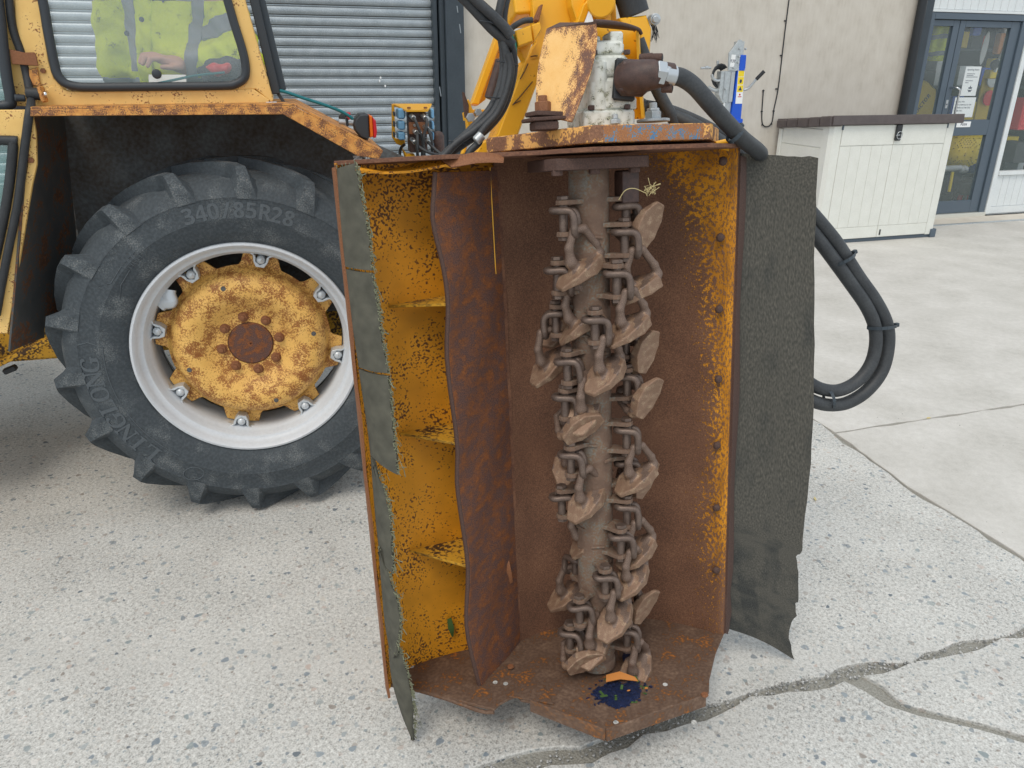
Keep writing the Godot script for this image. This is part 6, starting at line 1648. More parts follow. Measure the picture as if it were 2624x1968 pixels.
	var hoses := [
		[0.0125, [Vector3(-0.171, 1.642, -0.46), Vector3(-0.138, 1.613, -0.46), Vector3(-0.104, 1.578, -0.46), Vector3(-0.079, 1.553, -0.46), Vector3(-0.053, 1.533, -0.46), Vector3(-0.035, 1.52, -0.46)]],
		[0.0115, [Vector3(-0.149, 1.638, -0.44), Vector3(-0.119, 1.609, -0.44), Vector3(-0.085, 1.58, -0.44), Vector3(-0.06, 1.557, -0.44), Vector3(-0.043, 1.537, -0.44)]],
		[0.0095, [Vector3(-0.048, 1.643, -0.46), Vector3(-0.061, 1.605, -0.46), Vector3(-0.067, 1.575, -0.46), Vector3(-0.058, 1.533, -0.46), Vector3(-0.052, 1.482, -0.46), Vector3(-0.064, 1.424, -0.46), Vector3(-0.088, 1.377, -0.46), Vector3(-0.131, 1.341, -0.46), Vector3(-0.18, 1.311, -0.46), Vector3(-0.216, 1.28, -0.46), Vector3(-0.24, 1.265, -0.46)]],
		[0.0095, [Vector3(-0.033, 1.648, -0.48), Vector3(-0.047, 1.603, -0.48), Vector3(-0.05, 1.567, -0.48), Vector3(-0.035, 1.521, -0.48), Vector3(-0.03, 1.478, -0.48), Vector3(-0.044, 1.422, -0.48), Vector3(-0.068, 1.375, -0.48), Vector3(-0.11, 1.335, -0.48), Vector3(-0.156, 1.311, -0.48), Vector3(-0.199, 1.284, -0.48), Vector3(-0.227, 1.265, -0.48)]],
		[0.0085, [Vector3(-0.072, 1.571, -0.47), Vector3(-0.06, 1.529, -0.47), Vector3(-0.059, 1.477, -0.47), Vector3(-0.073, 1.425, -0.47), Vector3(-0.098, 1.382, -0.47), Vector3(-0.146, 1.339, -0.47), Vector3(-0.192, 1.302, -0.47), Vector3(-0.221, 1.278, -0.47)]],
		[0.0085, [Vector3(-0.05, 1.502, -0.45), Vector3(-0.045, 1.465, -0.45), Vector3(-0.059, 1.416, -0.45), Vector3(-0.082, 1.373, -0.45), Vector3(-0.113, 1.343, -0.45), Vector3(-0.129, 1.324, -0.45), Vector3(-0.13, 1.309, -0.45), Vector3(-0.149, 1.293, -0.45), Vector3(-0.164, 1.275, -0.45)]],
		[0.0070, [Vector3(-0.027, 1.564, -0.52), Vector3(-0.013, 1.574, -0.52), Vector3(0.008, 1.584, -0.52), Vector3(0.03, 1.586, -0.52)]],
		[0.0150, [Vector3(0.258, 1.525, -0.42), Vector3(0.276, 1.482, -0.42), Vector3(0.294, 1.438, -0.42), Vector3(0.323, 1.386, -0.42), Vector3(0.353, 1.34, -0.42), Vector3(0.369, 1.307, -0.42)]],
	]
	for h in hoses:
		obj("hydraulic_hose", MB.new().tube(curve(h[1], 5), h[0], 10), M.hose, a)
	for q in [[Vector3(-0.093, 1.566, -0.452), 0.022], [Vector3(-0.05, 1.483, -0.468), 0.026], [Vector3(-0.076, 1.406, -0.468), 0.030], [Vector3(-0.179, 1.311, -0.468), 0.022]]:
		obj("cable_tie", MB.new().tube(PackedVector3Array([q[0] + Vector3(-q[1], 0.004, 0.008), q[0] + Vector3(0, 0, 0.016), q[0] + Vector3(q[1], -0.006, 0.004)]), 0.0016, 5), M.seal, a)
	obj("ferrule", MB.new().cyl(Vector3(-0.14, 1.311, -0.44), Vector3(-0.124, 1.325, -0.44), 0.0115, 12, 0.002), M.galv, a)


# ------------------------------------------------------------------ the flail head (x to the right, y up the rotor, z towards the open side)
const AXIS := Vector2(0.060, -0.225)   # where the rotor stands, x and z


func flail_shape() -> ArrayMesh:
	# a forged boot: an eye, two legs and a broad slanting blade
	var d := Vector3(-0.905, -0.425, 0)
	var n := Vector3(-0.425, 0.905, 0)
	var f := func(p: Vector3) -> float:
		var e := cap(p, Vector3(-0.010, 0.001, 0), Vector3(0.010, 0.002, 0), 0.0084, 0.0084)
		e = smin(e, cap(p, Vector3(-0.012, 0.0, 0), Vector3(-0.0240, -0.034, 0), 0.0082, 0.0084), 0.005)
		e = smin(e, cap(p, Vector3(-0.0240, -0.034, 0), Vector3(-0.020, -0.064, 0), 0.0084, 0.0110), 0.005)
		e = smin(e, cap(p, Vector3(-0.020, -0.064, 0), Vector3(-0.004, -0.080, 0), 0.0110, 0.013), 0.008)
		e = smin(e, cap(p, Vector3(0.012, 0.001, 0), Vector3(0.040, -0.034, 0), 0.0082, 0.0086), 0.005)
		e = smin(e, cap(p, Vector3(0.040, -0.034, 0), Vector3(0.048, -0.054, 0), 0.0086, 0.0100), 0.005)
		e = smin(e, cap(p, Vector3(0.048, -0.054, 0), Vector3(0.026, -0.072, 0), 0.0100, 0.013), 0.006)
		var r := p - Vector3(-0.002, -0.083, 0)
		var u := r.dot(d)
		var q := Vector3(u, r.dot(n) + 2.6 * u * u, r.z)
		var w := minf(0.0345, minf(0.014 + (u + 0.058) * 0.52, 0.0345 - maxf(u - 0.022, 0.0) * 0.62))
		e = smin(e, rbox(q, Vector3(0.056, lerpf(0.0140, 0.0055, clampf((u + 0.02) / 0.07, 0, 1)), w), 0.0032), 0.010)
		return e
	var whole := nets(f, Vector3(-0.075, -0.130, -0.045), Vector3(0.065, 0.018, 0.045), 0.0025)
	# the blade is worn pale, the eye above it stays scaled brown
	var two := [MB.new(), MB.new()]
	for i in range(0, whole.v.size(), 3):
		var c := (whole.v[i] + whole.v[i + 1] + whole.v[i + 2]) / 3.0
		var k: int = 0 if c.y < -0.068 + 0.30 * c.x + 0.009 * sin(c.x * 170.0 + c.z * 140.0) + 0.004 * sin(c.z * 420.0) else 1
		for j in 3:
			two[k].v.append(whole.v[i + j])
			two[k].n.append(whole.n[i + j])
			two[k].t.append(Vector2.ZERO)
	var m: ArrayMesh = two[0].mesh()
	var arr: Array = two[1].mesh().surface_get_arrays(0)
	m.add_surface_from_arrays(Mesh.PRIMITIVE_TRIANGLES, arr)
	m.surface_set_material(0, M.flail)
	m.surface_set_material(1, M.eye)
	return m


func link_shape() -> ArrayMesh:
	# a chain link, dropped over the bolt: flat round it, then hanging
	var p := []
	var w := 0.0140
	for i in 5:
		var a := PI * (1.0 - i / 4.0)
		p.append(Vector3(-0.010 - w * sin(a), 0.0, w * cos(a)))
	for s in [[0.012, 0.0], [0.022, -0.004], [0.027, -0.016], [0.028, -0.034]]:
		p.append(Vector3(s[0], s[1], w))
	for i in 5:
		var a := PI * i / 4.0
		p.append(Vector3(0.028, -0.038 - w * sin(a), w * cos(a)))
	for s in [[0.028, -0.034], [0.027, -0.016], [0.022, -0.004], [0.012, 0.0]]:
		p.append(Vector3(s[0], s[1], -w))
	return MB.new().tube(curve(p, 3, true), 0.0080, 8, true).mesh()


func make_flails(h: Node3D) -> void:
	var blade := flail_shape()
	var link := link_shape()
	var lug := MB.new().prism(v2([0.034, -0.022, 0.052, -0.016, 0.070, -0.017, 0.084, -0.0165, 0.0925, -0.009, 0.0945, 0.0, 0.0925, 0.009, 0.084, 0.0165, 0.070, 0.017, 0.052, 0.016, 0.034, 0.022]), 0.0105, Transform3D(Basis(Vector3.RIGHT, Vector3.BACK, Vector3.DOWN), Vector3(0, 0.0, 0)), 0.0015).mesh()
	var bolt := MB.new().cyl(Vector3(0, 0.0, 0), Vector3(0, -0.078, 0), 0.0100, 12).hexa(Vector3.ZERO, Vector3.UP, 0.0135, 0.0085).hexa(Vector3(0, -0.076, 0), Vector3.DOWN, 0.0125, 0.009).mesh()
	var down := (HEAD.basis.inverse() * Vector3.DOWN).normalized()
	var rng := RandomNumberGenerator.new()
	rng.seed = 19
	# height of the upper lug, degrees round the rotor (0 right, 90 towards the open side), turn and lean of the flail
	var rows := [
		[Vector3(-0.011, 1.175, -0.19).y, 152, 12, 4], [Vector3(0.129, 1.176, -0.2).y, 20, 0, 0, Vector3(0.45, 0.84, 0.1)], [Vector3(0.124, 1.123, -0.19).y, 38, 5, 2], [Vector3(-0.02, 1.047, -0.24).y, 172, -14, 12],
		[Vector3(0.075, 1.038, -0.14).y, 64, 12, 0], [Vector3(0.006, 0.944, -0.3).y, 205, 20, 10], [Vector3(0.022, 0.943, -0.14).y, 103, 34, 0], [Vector3(0.134, 0.889, -0.22).y, 8, 0, 0, Vector3(0.36, 0.90, 0.1)],
		[Vector3(-0.023, 0.848, -0.18).y, 152, 52, 6], [Vector3(-0.02, 0.762, -0.2).y, 160, 0, 0, Vector3(0.82, 0.45, 0.2)], [Vector3(0.137, 0.795, -0.2).y, 20, 0, 0, Vector3(0.52, 0.82, 0.1)], [Vector3(0.144, 0.672, -0.19).y, 34, 8, 0],
		[Vector3(-0.022, 0.628, -0.18).y, 150, 26, 4], [Vector3(0.138, 0.578, -0.22).y, 8, 0, 0, Vector3(0.48, 0.85, 0.1)], [Vector3(-0.016, 0.505, -0.26).y, 186, -6, 20], [Vector3(0.149, 0.481, -0.19).y, 36, 14, 0],
		[Vector3(0.087, 0.418, -0.14).y, 60, 28, 0], [Vector3(0.024, 0.326, -0.13).y, 93, 36, 0], [Vector3(0.15, 0.247, -0.22).y, 12, 0, 0, Vector3(0.55, 0.80, 0.1)], [Vector3(-0.019, 0.241, -0.16).y, 140, 46, 4], [Vector3(-0.029, 0.153, -0.2).y, 165, 0, 0, Vector3(0.86, 0.30, 0.2)], [Vector3(0.149, 0.152, -0.17).y, 40, 36, 0],
		[0.30, 250, 0, 0], [0.66, 255, 60, 0], [1.02, 250, 40, 0],
	]
	for r in rows:
		var y: float = r[0]
		var th := deg_to_rad(r[1])
		var rad := Vector3(cos(th), 0, sin(th))
		var fl := part("flail", h, Transform3D(Basis(rad, UP, rad.cross(UP)), Vector3(AXIS.x, y, AXIS.y)))
		obj("lug", lug, M.rotor, fl)
		obj("lug", lug, M.rotor, fl, at(Vector3(0, -0.066, 0), turn(0, 0, 0)))
		obj("bolt", bolt, M.link, fl, at(Vector3(0.080, 0.0, 0)))
		var swing: float = rng.randf_range(4.0, 34.0) if r[1] < 200 else r[1]   # links swing round their bolts, mostly to the right
		var lx := Transform3D(turn(0, r[1] - swing, rng.randf_range(-4, 4)), Vector3(0.080, -0.0215, 0))
		obj("link", link, M.link, fl, lx)
		# the boot hangs plumb from the link and is swung about its own axis
		var dl: Vector3 = fl.basis.inverse() * down
		var hang: Vector3 = lx * Vector3(0.028, -0.0395, 0)
		var yy := -dl
		var xv := (fl.basis.inverse() * Vector3.RIGHT)
		xv = (xv - yy * xv.dot(yy)).normalized()
		if rad.x < -0.5 and r[1] < 200:   # on the left they lie in towards the rotor
			hang += fl.basis.inverse() * Vector3(0.006, 0, 0)
		var bb := Basis(xv, yy, xv.cross(yy)) * turn(0, r[2] + rng.randf_range(-5, 5), 0) * turn(0, 0, r[3])
		if r.size() > 4:   # thrown outwards: the blade lies with its broad face to the open side
			var dd: Vector3 = r[4].normalized()
			var nn := Vector3(-0.42, 0.16, -0.88)
			nn = (nn - dd * nn.dot(dd)).normalized()
			var want := Basis(dd, nn, -dd.cross(nn))
			var have := Basis(Vector3(-0.905, -0.425, 0), Vector3(-0.425, 0.905, 0), Vector3(0, 0, 1))
			bb = fl.basis.inverse() * want * have.inverse()
			bb = bb.scaled(Vector3.ONE * 0.86)
			hang += fl.basis.inverse() * Vector3(-0.030, -0.010, -0.050)
		obj("boot", blade, null, fl, Transform3D(bb.scaled(Vector3.ONE * rng.randf_range(1.0, 1.09)), hang + Vector3(0, -0.001, 0)))


func make_head() -> void:
	var h := thing("flail_mower_head", "rusty flail mower head standing on end, brown inside with a yellow band and hanging flails", "flail mower", HEAD)
	var top := 1.273
	# back sheet from the right lip round to the baffle
	var sec := curve([Vector3(0.452, 0, -0.305), Vector3(0.437, 0, -0.266), Vector3(0.410, 0, -0.285), Vector3(0.340, 0, -0.350), Vector3(0.255, 0, -0.402), Vector3(0.160, 0, -0.428), Vector3(0.060, 0, -0.436), Vector3(-0.040, 0, -0.424), Vector3(-0.110, 0, -0.398)], 5)
	var grid := []
	for i in 22:
		var v := i / 21.0
		var row := PackedVector3Array()
		for j in sec.size():
			var p := sec[j]
			var k := float(j) / sec.size()
			row.append(Vector3(p.x + 0.002 * sin(v * 9.0 + k * 4.0) * k, lerpf(top - 0.002, -0.004, v), p.z + 0.004 * sin(v * 7.0 + k * 9.0) * k))
		grid.append(row)
	obj("back_sheet", MB.new().sheet(grid, 0.005), M.back, h)
	var lip := []
	for i in 22:
		var v := i / 21.0
		var o := 0.003 * sin(v * 17.0) + (0.006 if i > 18 else 0.0) * sin(v * 60.0)
		lip.append(PackedVector3Array([Vector3(0.470 + o, lerpf(1.245, -0.012 if i > 18 else 0.0, v), -0.292), Vector3(0.455 + o, lerpf(1.248, -0.010, v), -0.272), Vector3(0.4385, lerpf(1.25, 0.0, v), -0.262)]))
	obj("right_lip", MB.new().sheet(lip, 0.006), M.plum, h)
	var bolts := [Vector3(0.402, 1.24, -0.268), Vector3(0.4, 1.067, -0.268), Vector3(0.402, 0.896, -0.268), Vector3(0.405, 0.72, -0.268), Vector3(0.406, 0.546, -0.268), Vector3(0.409, 0.374, -0.268), Vector3(0.413, 0.193, -0.268)]
	for p in bolts:
		obj("coach_bolt", MB.new().lathe(v2([0.0105, 0, 0.0105, 0.002, 0.0085, 0.0055, 0.004, 0.0075, 0, 0.008]), 14, Transform3D(Basis(Vector3.RIGHT, Vector3.BACK, Vector3.DOWN), p)), M.plum, h)
	# baffle with its dented front edge
	var edge := [Vector3(-0.268, 1.243, -0.245), Vector3(-0.274, 1.199, -0.245), Vector3(-0.28, 1.152, -0.245), Vector3(-0.274, 1.103, -0.245), Vector3(-0.267, 1.064, -0.245), Vector3(-0.261, 1.014, -0.245), Vector3(-0.26, 0.958, -0.245), Vector3(-0.266, 0.902, -0.245), Vector3(-0.27, 0.85, -0.245), Vector3(-0.268, 0.776, -0.245), Vector3(-0.262, 0.687, -0.245), Vector3(-0.261, 0.62, -0.245), Vector3(-0.267, 0.553, -0.245), Vector3(-0.264, 0.482, -0.245), Vector3(-0.258, 0.404, -0.245), Vector3(-0.255, 0.324, -0.245), Vector3(-0.262, 0.251, -0.245), Vector3(-0.268, 0.176, -0.245), Vector3(-0.261, 0.096, -0.245), Vector3(-0.246, 0, -0.245)]
	var ec := curve(edge, 2)
	grid = []
	for p in ec:
		var row := PackedVector3Array()
		for j in 9:
			var k := j / 8.0
			var b := Vector3(-0.108, p.y, -0.396)
			var a := Vector3(p.x, p.y, -0.245)
			var q := b.lerp(a, k)
			row.append(q + Vector3(0.006, 0, 0.008) * sin(p.y * 21.0 + k * 5.0) * k * (1.0 - k))
		grid.append(row)
	obj("baffle", MB.new().sheet(grid, 0.007), M.baffle, h)
	obj("baffle_rim", MB.new().tube(ec, 0.0058, 8), M.plum, h)
	var seam := []
	for i in 14:
		var v := i / 13.0
		var o := 0.0015 * sin(i * 2.3)
		seam.append(PackedVector3Array([Vector3(-0.122 + o, lerpf(1.25, 0.03, v), -0.380), Vector3(-0.108, lerpf(1.25, 0.03, v), -0.389), Vector3(-0.094 + o, lerpf(1.25, 0.03, v), -0.398)]))
	obj("seam_strip", MB.new().sheet(seam, 0.003), M.rust, h)
	obj("seam_gap", MB.new().bar(Vector3(-0.124, 1.25, -0.372), Vector3(-0.123, 1.008, -0.372), Vector3.RIGHT, 0.0022, 0.002, 0.0), M.arm, h)
	obj("bent_flap_piece", MB.new().sheet([[Vector3(-0.143, 0.272, -0.37), Vector3(-0.128, 0.271, -0.37)], [Vector3(-0.142, 0.237, -0.36), Vector3(-0.127, 0.244, -0.35)], [Vector3(-0.13, 0.193, -0.37), Vector3(-0.119, 0.197, -0.37)]], 0.002), M.rust_edge, h)
	# yellow sheet on the left, its gussets and flange
	grid = []
	for i in 16:
		var v := i / 15.0
		var row := PackedVector3Array()
		for p in [Vector3(-0.466, 0, -0.306), Vector3(-0.440, 0, -0.345), Vector3(-0.400, 0, -0.374), Vector3(-0.330, 0, -0.392), Vector3(-0.240, 0, -0.402), Vector3(-0.080, 0, -0.420)]:
			row.append(p + Vector3(0, lerpf(top - 0.002, -0.004, v), 0.003 * sin(v * 11.0 + p.x * 20.0)))
		grid.append(row)
	obj("yellow_sheet", MB.new().sheet(grid, 0.005), M.yellow_sheet, h)
	for q in [[Vector3(-0.379, 0.949, -0.37), Vector3(-0.262, 0.961, -0.25)], [Vector3(-0.382, 0.64, -0.37), Vector3(-0.264, 0.639, -0.25)], [Vector3(-0.38, 0.328, -0.37), Vector3(-0.26, 0.327, -0.25)]]:
		var tp0: Vector3 = q[0]
		var ft: Vector3 = q[1]
		var root := Vector3(-0.185, lerpf(tp0.y, ft.y, 0.9), -0.400)
		var ex := (ft - tp0).normalized()
		var ez := ex.cross(root - tp0).normalized()
		var ey := ez.cross(ex)
		var r2 := Vector2((root - tp0).dot(ex), (root - tp0).dot(ey))
		obj("gusset", MB.new().prism(PackedVector2Array([Vector2.ZERO, Vector2((ft - tp0).length(), 0), r2]), 0.007, Transform3D(Basis(ex, ey, ez), tp0), 0.001), M.chassis, h)
	var fl := []
	for i in 20:
		var v := i / 19.0
		var o := 0.0016 * sin(i * 1.7)
		fl.append(PackedVector3Array([Vector3(-0.468 + o, lerpf(1.262, 0.0, v), -0.262), Vector3(-0.470, lerpf(1.262, 0.0, v), -0.310)]))
	obj("left_flange", MB.new().sheet(fl, 0.006), M.rust_edge, h)

	# bottom end plate with its folded nose
	var bp := v2([0.0, 0.0, 0.135, -0.022, 0.262, -0.040, 0.285, -0.055, 0.310, -0.100, 0.375, -0.190, 0.438, -0.262, 0.410, -0.292, 0.340, -0.354, 0.255, -0.406, 0.160, -0.432, 0.060, -0.440, -0.040, -0.428, -0.110, -0.404, -0.240, -0.408, -0.400, -0.380, -0.462, -0.318, -0.455, -0.305, -0.410, -0.285, -0.330, -0.222, -0.262, -0.170, -0.230, -0.148, -0.212, -0.163, -0.186, -0.175, -0.165, -0.180, -0.160, -0.160, -0.140, -0.148])
	var lay := Transform3D(Basis(Vector3.RIGHT, Vector3.BACK, Vector3.DOWN), Vector3.ZERO)
	obj("bottom_plate", MB.new().prism(bp, 0.008, lay, 0.0015), M.floor_plate, h)
	obj("nose_fold", MB.new().bar(Vector3(-0.140, -0.012, -0.149), Vector3(-0.002, -0.012, -0.001), UP, 0.034, 0.007, 0.002).bar(Vector3(-0.001, -0.012, -0.001), Vector3(0.270, -0.012, -0.043), UP, 0.036, 0.007, 0.002), M.floor_plate, h)
	obj("fold_end", MB.new().prism(v2([-0.140, -0.148, -0.186, -0.176, -0.150, -0.215, -0.095, -0.19, -0.09, -0.115]), 0.004, Transform3D(lay.basis, Vector3(0, 0.005, 0)), 0.001), M.floor_plate, h)
	obj("torn_edge", MB.new().tube(curve([Vector3(-0.462, 0.0, -0.312), Vector3(-0.41, -0.004, -0.286), Vector3(-0.33, -0.006, -0.222), Vector3(-0.262, -0.014, -0.168), Vector3(-0.231, -0.010, -0.148)], 4), 0.005, 8), M.floor_plate, h)
	for p in [Vector3(-0.402, 0, -0.372), Vector3(-0.206, 0, -0.243), Vector3(-0.182, 0, -0.23), Vector3(0.195, 0, -0.109), Vector3(0.03, 0, -0.018), Vector3(0.201, 0, 0.033)]:
		obj("bright_hole", MB.new().cyl(p + Vector3(0, -0.002, 0), p + Vector3(0, 0.0010, 0), 0.0062, 12), M.concrete, h)
	obj("plate_bolt", MB.new().hexa(Vector3(-0.156, 0.005, -0.283), UP, 0.009, 0.006).hexa(Vector3(0.264, 0.005, -0.037), UP, 0.009, 0.006), M.rust_edge, h)
	obj("plate_bolt", MB.new().hexa(Vector3(0.096, 0.005, -0.14), UP, 0.011, 0.008), M.plum, h)

	# top end plate, thick edge towards the nose
	var tp := v2([-0.118, -0.425, 0.018, -0.098, 0.040, -0.090, 0.300, -0.142, 0.318, -0.160, 0.352, -0.225, 0.44, -0.36, 0.30, -0.47, 0.05, -0.50, -0.10, -0.49])
	obj("top_plate", MB.new().prism(tp, 0.034, Transform3D(lay.basis, Vector3(0, 1.317, 0)), 0.003), M.top_plate, h)
	obj("painted_edge", MB.new().box(Transform3D(Basis(Vector3(0.979, 0, -0.196), UP, Vector3(0.196, 0, 0.979)).rotated(UP, 0.0), Vector3(0.165, 1.300, -0.1150)), Vector3(0.245, 0.031, 0.002), 0.0008), M.blue_rust, h)
	var lp := v2([-0.47, -0.312, -0.42, -0.29, -0.34, -0.225, -0.262, -0.19, -0.20, -0.21, -0.06, -0.16, 0.018, -0.085, 0.30, -0.128, 0.40, -0.21, 0.470, -0.290, 0.442, -0.315, 0.255, -0.415, 0.060, -0.445, -0.110, -0.42, -0.400, -0.385])
	obj("end_plate", MB.new().prism(lp, 0.009, Transform3D(lay.basis, Vector3(0, 1.276, 0)), 0.001), M.rust, h)
	obj("corner_stub", MB.new().cyl(Vector3(0.383, 1.278, -0.27), Vector3(0.414, 1.283, -0.27), 0.0065, 12, 0.001).bar(Vector3(0.379, 1.278, -0.285), Vector3(0.43, 1.261, -0.285), Vector3.BACK, 0.03, 0.007, 0.001), M.arm, h)
	# bent left part of the end plate: a yellow lip and a rolled strip
	grid = []
	var yl := [[Vector3(-0.43, 1.258, -0.3), Vector3(-0.426, 1.25, -0.275)], [Vector3(-0.378, 1.249, -0.3), Vector3(-0.372, 1.244, -0.262)], [Vector3(-0.33, 1.253, -0.29), Vector3(-0.321, 1.244, -0.245)], [Vector3(-0.286, 1.264, -0.28), Vector3(-0.284, 1.248, -0.232)], [Vector3(-0.253, 1.269, -0.27), Vector3(-0.25, 1.253, -0.22)], [Vector3(-0.233, 1.268, -0.262), Vector3(-0.229, 1.247, -0.214)]]
	obj("bent_lip", MB.new().sheet(yl, 0.005), M.speckled, h)
	obj("rolled_strip", MB.new().sheet([[Vector3(-0.251, 1.268, -0.27), Vector3(-0.253, 1.262, -0.22), Vector3(-0.24, 1.249, -0.205)], [Vector3(-0.22, 1.27, -0.26), Vector3(-0.223, 1.268, -0.205), Vector3(-0.221, 1.252, -0.2)], [Vector3(-0.187, 1.274, -0.25), Vector3(-0.19, 1.274, -0.195), Vector3(-0.189, 1.257, -0.195)], [Vector3(-0.159, 1.272, -0.24), Vector3(-0.164, 1.272, -0.19), Vector3(-0.163, 1.257, -0.19)], [Vector3(-0.127, 1.266, -0.23), Vector3(-0.134, 1.265, -0.19), Vector3(-0.136, 1.255, -0.19)]], 0.005), M.rust_edge, h)

	# rotor and its bearing plates
	var rt := [Vector2(0.0, -0.0), Vector2(0.046, 0.0), Vector2(0.046, 0.020), Vector2(0.043, 0.024)]
	for i in 30:
		rt.append(Vector2(0.0438 + 0.0005 * sin(i * 2.7), 0.03 + i * 0.04))
	rt.append(Vector2(0.0438, 1.235)); rt.append(Vector2(0.0, 1.235))
	obj("rotor_tube", MB.new().lathe(PackedVector2Array(rt), 36, at(Vector3(AXIS.x, 0.012, AXIS.y))), M.rotor, h)
	var weld := MB.new()
	for i in 26:
		var y := 0.06 + i * 0.043
		weld.tube(curve([Vector3(AXIS.x + 0.0442 * cos(i * 1.1), y, AXIS.y + 0.0442 * sin(i * 1.1)), Vector3(AXIS.x + 0.0446 * cos(i * 1.1 + 0.35), y + 0.002, AXIS.y + 0.0446 * sin(i * 1.1 + 0.35)), Vector3(AXIS.x + 0.0442 * cos(i * 1.1 + 0.7), y, AXIS.y + 0.0442 * sin(i * 1.1 + 0.7))], 3), 0.0042, 6)
	obj("weld_beads", weld, M.rotor, h)
	obj("bearing_plate", MB.new().prism(v2([-0.055, -0.165, -0.04, -0.13, 0.155, -0.13, 0.172, -0.16, 0.172, -0.30, -0.055, -0.30]), 0.024, Transform3D(lay.basis, Vector3(0, 1.258, 0)), 0.002), M.plum, h)
	for p in [[-0.035, -0.145], [0.045, -0.145], [0.135, -0.15]]:
		obj("bearing_bolt", MB.new().hexa(Vector3(p[0], 1.238, p[1]), Vector3.DOWN, 0.012, 0.014), M.plum, h)
	obj("scraper_block", MB.new().box(at(Vector3(0.140, 1.195, -0.205)), Vector3(0.04, 0.07, 0.05), 0.004), M.cast, h)
	make_flails(h)

	# straw caught on the flail
	var st := MB.new()
	var rng := RandomNumberGenerator.new()
	rng.seed = 8
	var c0: Vector3 = Vector3(0.144, 1.182, -0.09)
	for k in 16:
		var p := c0 + Vector3(rng.randf_range(-0.012, 0.016), rng.randf_range(-0.006, 0.006), rng.randf_range(-0.01, 0.01))
		st.tube(PackedVector3Array([p, p + Vector3(rng.randf_range(-0.01, 0.012), rng.randf_range(0.002, 0.016), rng.randf_range(-0.006, 0.01)), p + Vector3(rng.randf_range(-0.02, 0.026), rng.randf_range(-0.004, 0.026), rng.randf_range(-0.008, 0.016))]), 0.0006, 4)
	st.tube(curve([Vector3(0.08, 1.172, -0.1), Vector3(0.09, 1.19, -0.09), Vector3(0.11, 1.193, -0.09), Vector3(0.136, 1.182, -0.09)], 4), 0.0009, 4)
	obj("caught_straw", st, M.straw, h)
	# grease, flakes and leaves on the bottom plate
	var gf := func(q: Vector3) -> float:
		var d := 9.0
		for i in 7:
			var a := i * 2.4
			var c := Vector3(0.075 + 0.052 * cos(a) * (0.4 + 0.1 * i), 0.0, -0.118 + 0.036 * sin(a) * (0.4 + 0.1 * i))
			d = smin(d, ((q - c) / Vector3(1.0, 0.30, 1.0)).length() * 0.7 - 0.016, 0.02)
		return d + 0.003 * sin(q.x * 330.0) * sin(q.z * 290.0)
	obj("grease", nets(gf, Vector3(-0.03, -0.012, -0.20), Vector3(0.18, 0.03, -0.05), 0.005), M.navy, h)
	var spk := [MB.new(), MB.new(), MB.new()]
	for k in 90:
		var a := rng.randf() * TAU
		var rr := sqrt(rng.randf()) * 1.5
		var p := Vector3(0.078 + 0.055 * rr * cos(a), 0.001, -0.115 + 0.040 * rr * sin(a))
		var q: float = rng.randf()
		spk[0 if q < 0.86 else (1 if q < 0.94 else 2)].ball(p + Vector3(0, 0.014 if rr < 0.85 else 0.0, 0), Vector3(rng.randf_range(0.002, 0.006), 0.002, rng.randf_range(0.002, 0.005)), 6)
	for k in 3:
		var so := obj("grease_specks", spk[k], [M.navy, M.leaf, M.flake][k], h)
		so.set_meta("kind", "stuff")
	obj("grease", MB.new().ball(Vector3(0.145, 0.010, -0.215), Vector3(0.018, 0.012, 0.03), 10), M.navy, h)
	obj("rust_flake", MB.new().sheet([[Vector3(0.050, 0.022, -0.135), Vector3(0.058, 0.026, -0.155)], [Vector3(0.085, 0.026, -0.130), Vector3(0.092, 0.032, -0.150)], [Vector3(0.125, 0.024, -0.112), Vector3(0.122, 0.027, -0.125)]], 0.002), M.flake, h)
	var lf := MB.new()
	for k in 6:
		var p := Vector3(rng.randf_range(0.02, 0.13), 0.021, rng.randf_range(-0.135, -0.06))
		lf.box(Transform3D(turn(rng.randf_range(-20, 20), rng.randf() * 360, rng.randf_range(-20, 20)), p), Vector3(rng.randf_range(0.008, 0.02), 0.001, 0.006), 0.0)
	obj("leaf_scraps", lf, M.leaf, h).set_meta("kind", "stuff")
	obj("green_scrap", MB.new().sheet([[Vector3(-0.298, 0.112, -0.385), Vector3(-0.288, 0.119, -0.38)], [Vector3(-0.299, 0.091, -0.375), Vector3(-0.283, 0.093, -0.37)], [Vector3(-0.289, 0.057, -0.385), Vector3(-0.285, 0.058, -0.385)]], 0.001), M.leaf, h)

	make_flaps(h)
	make_motor(h)


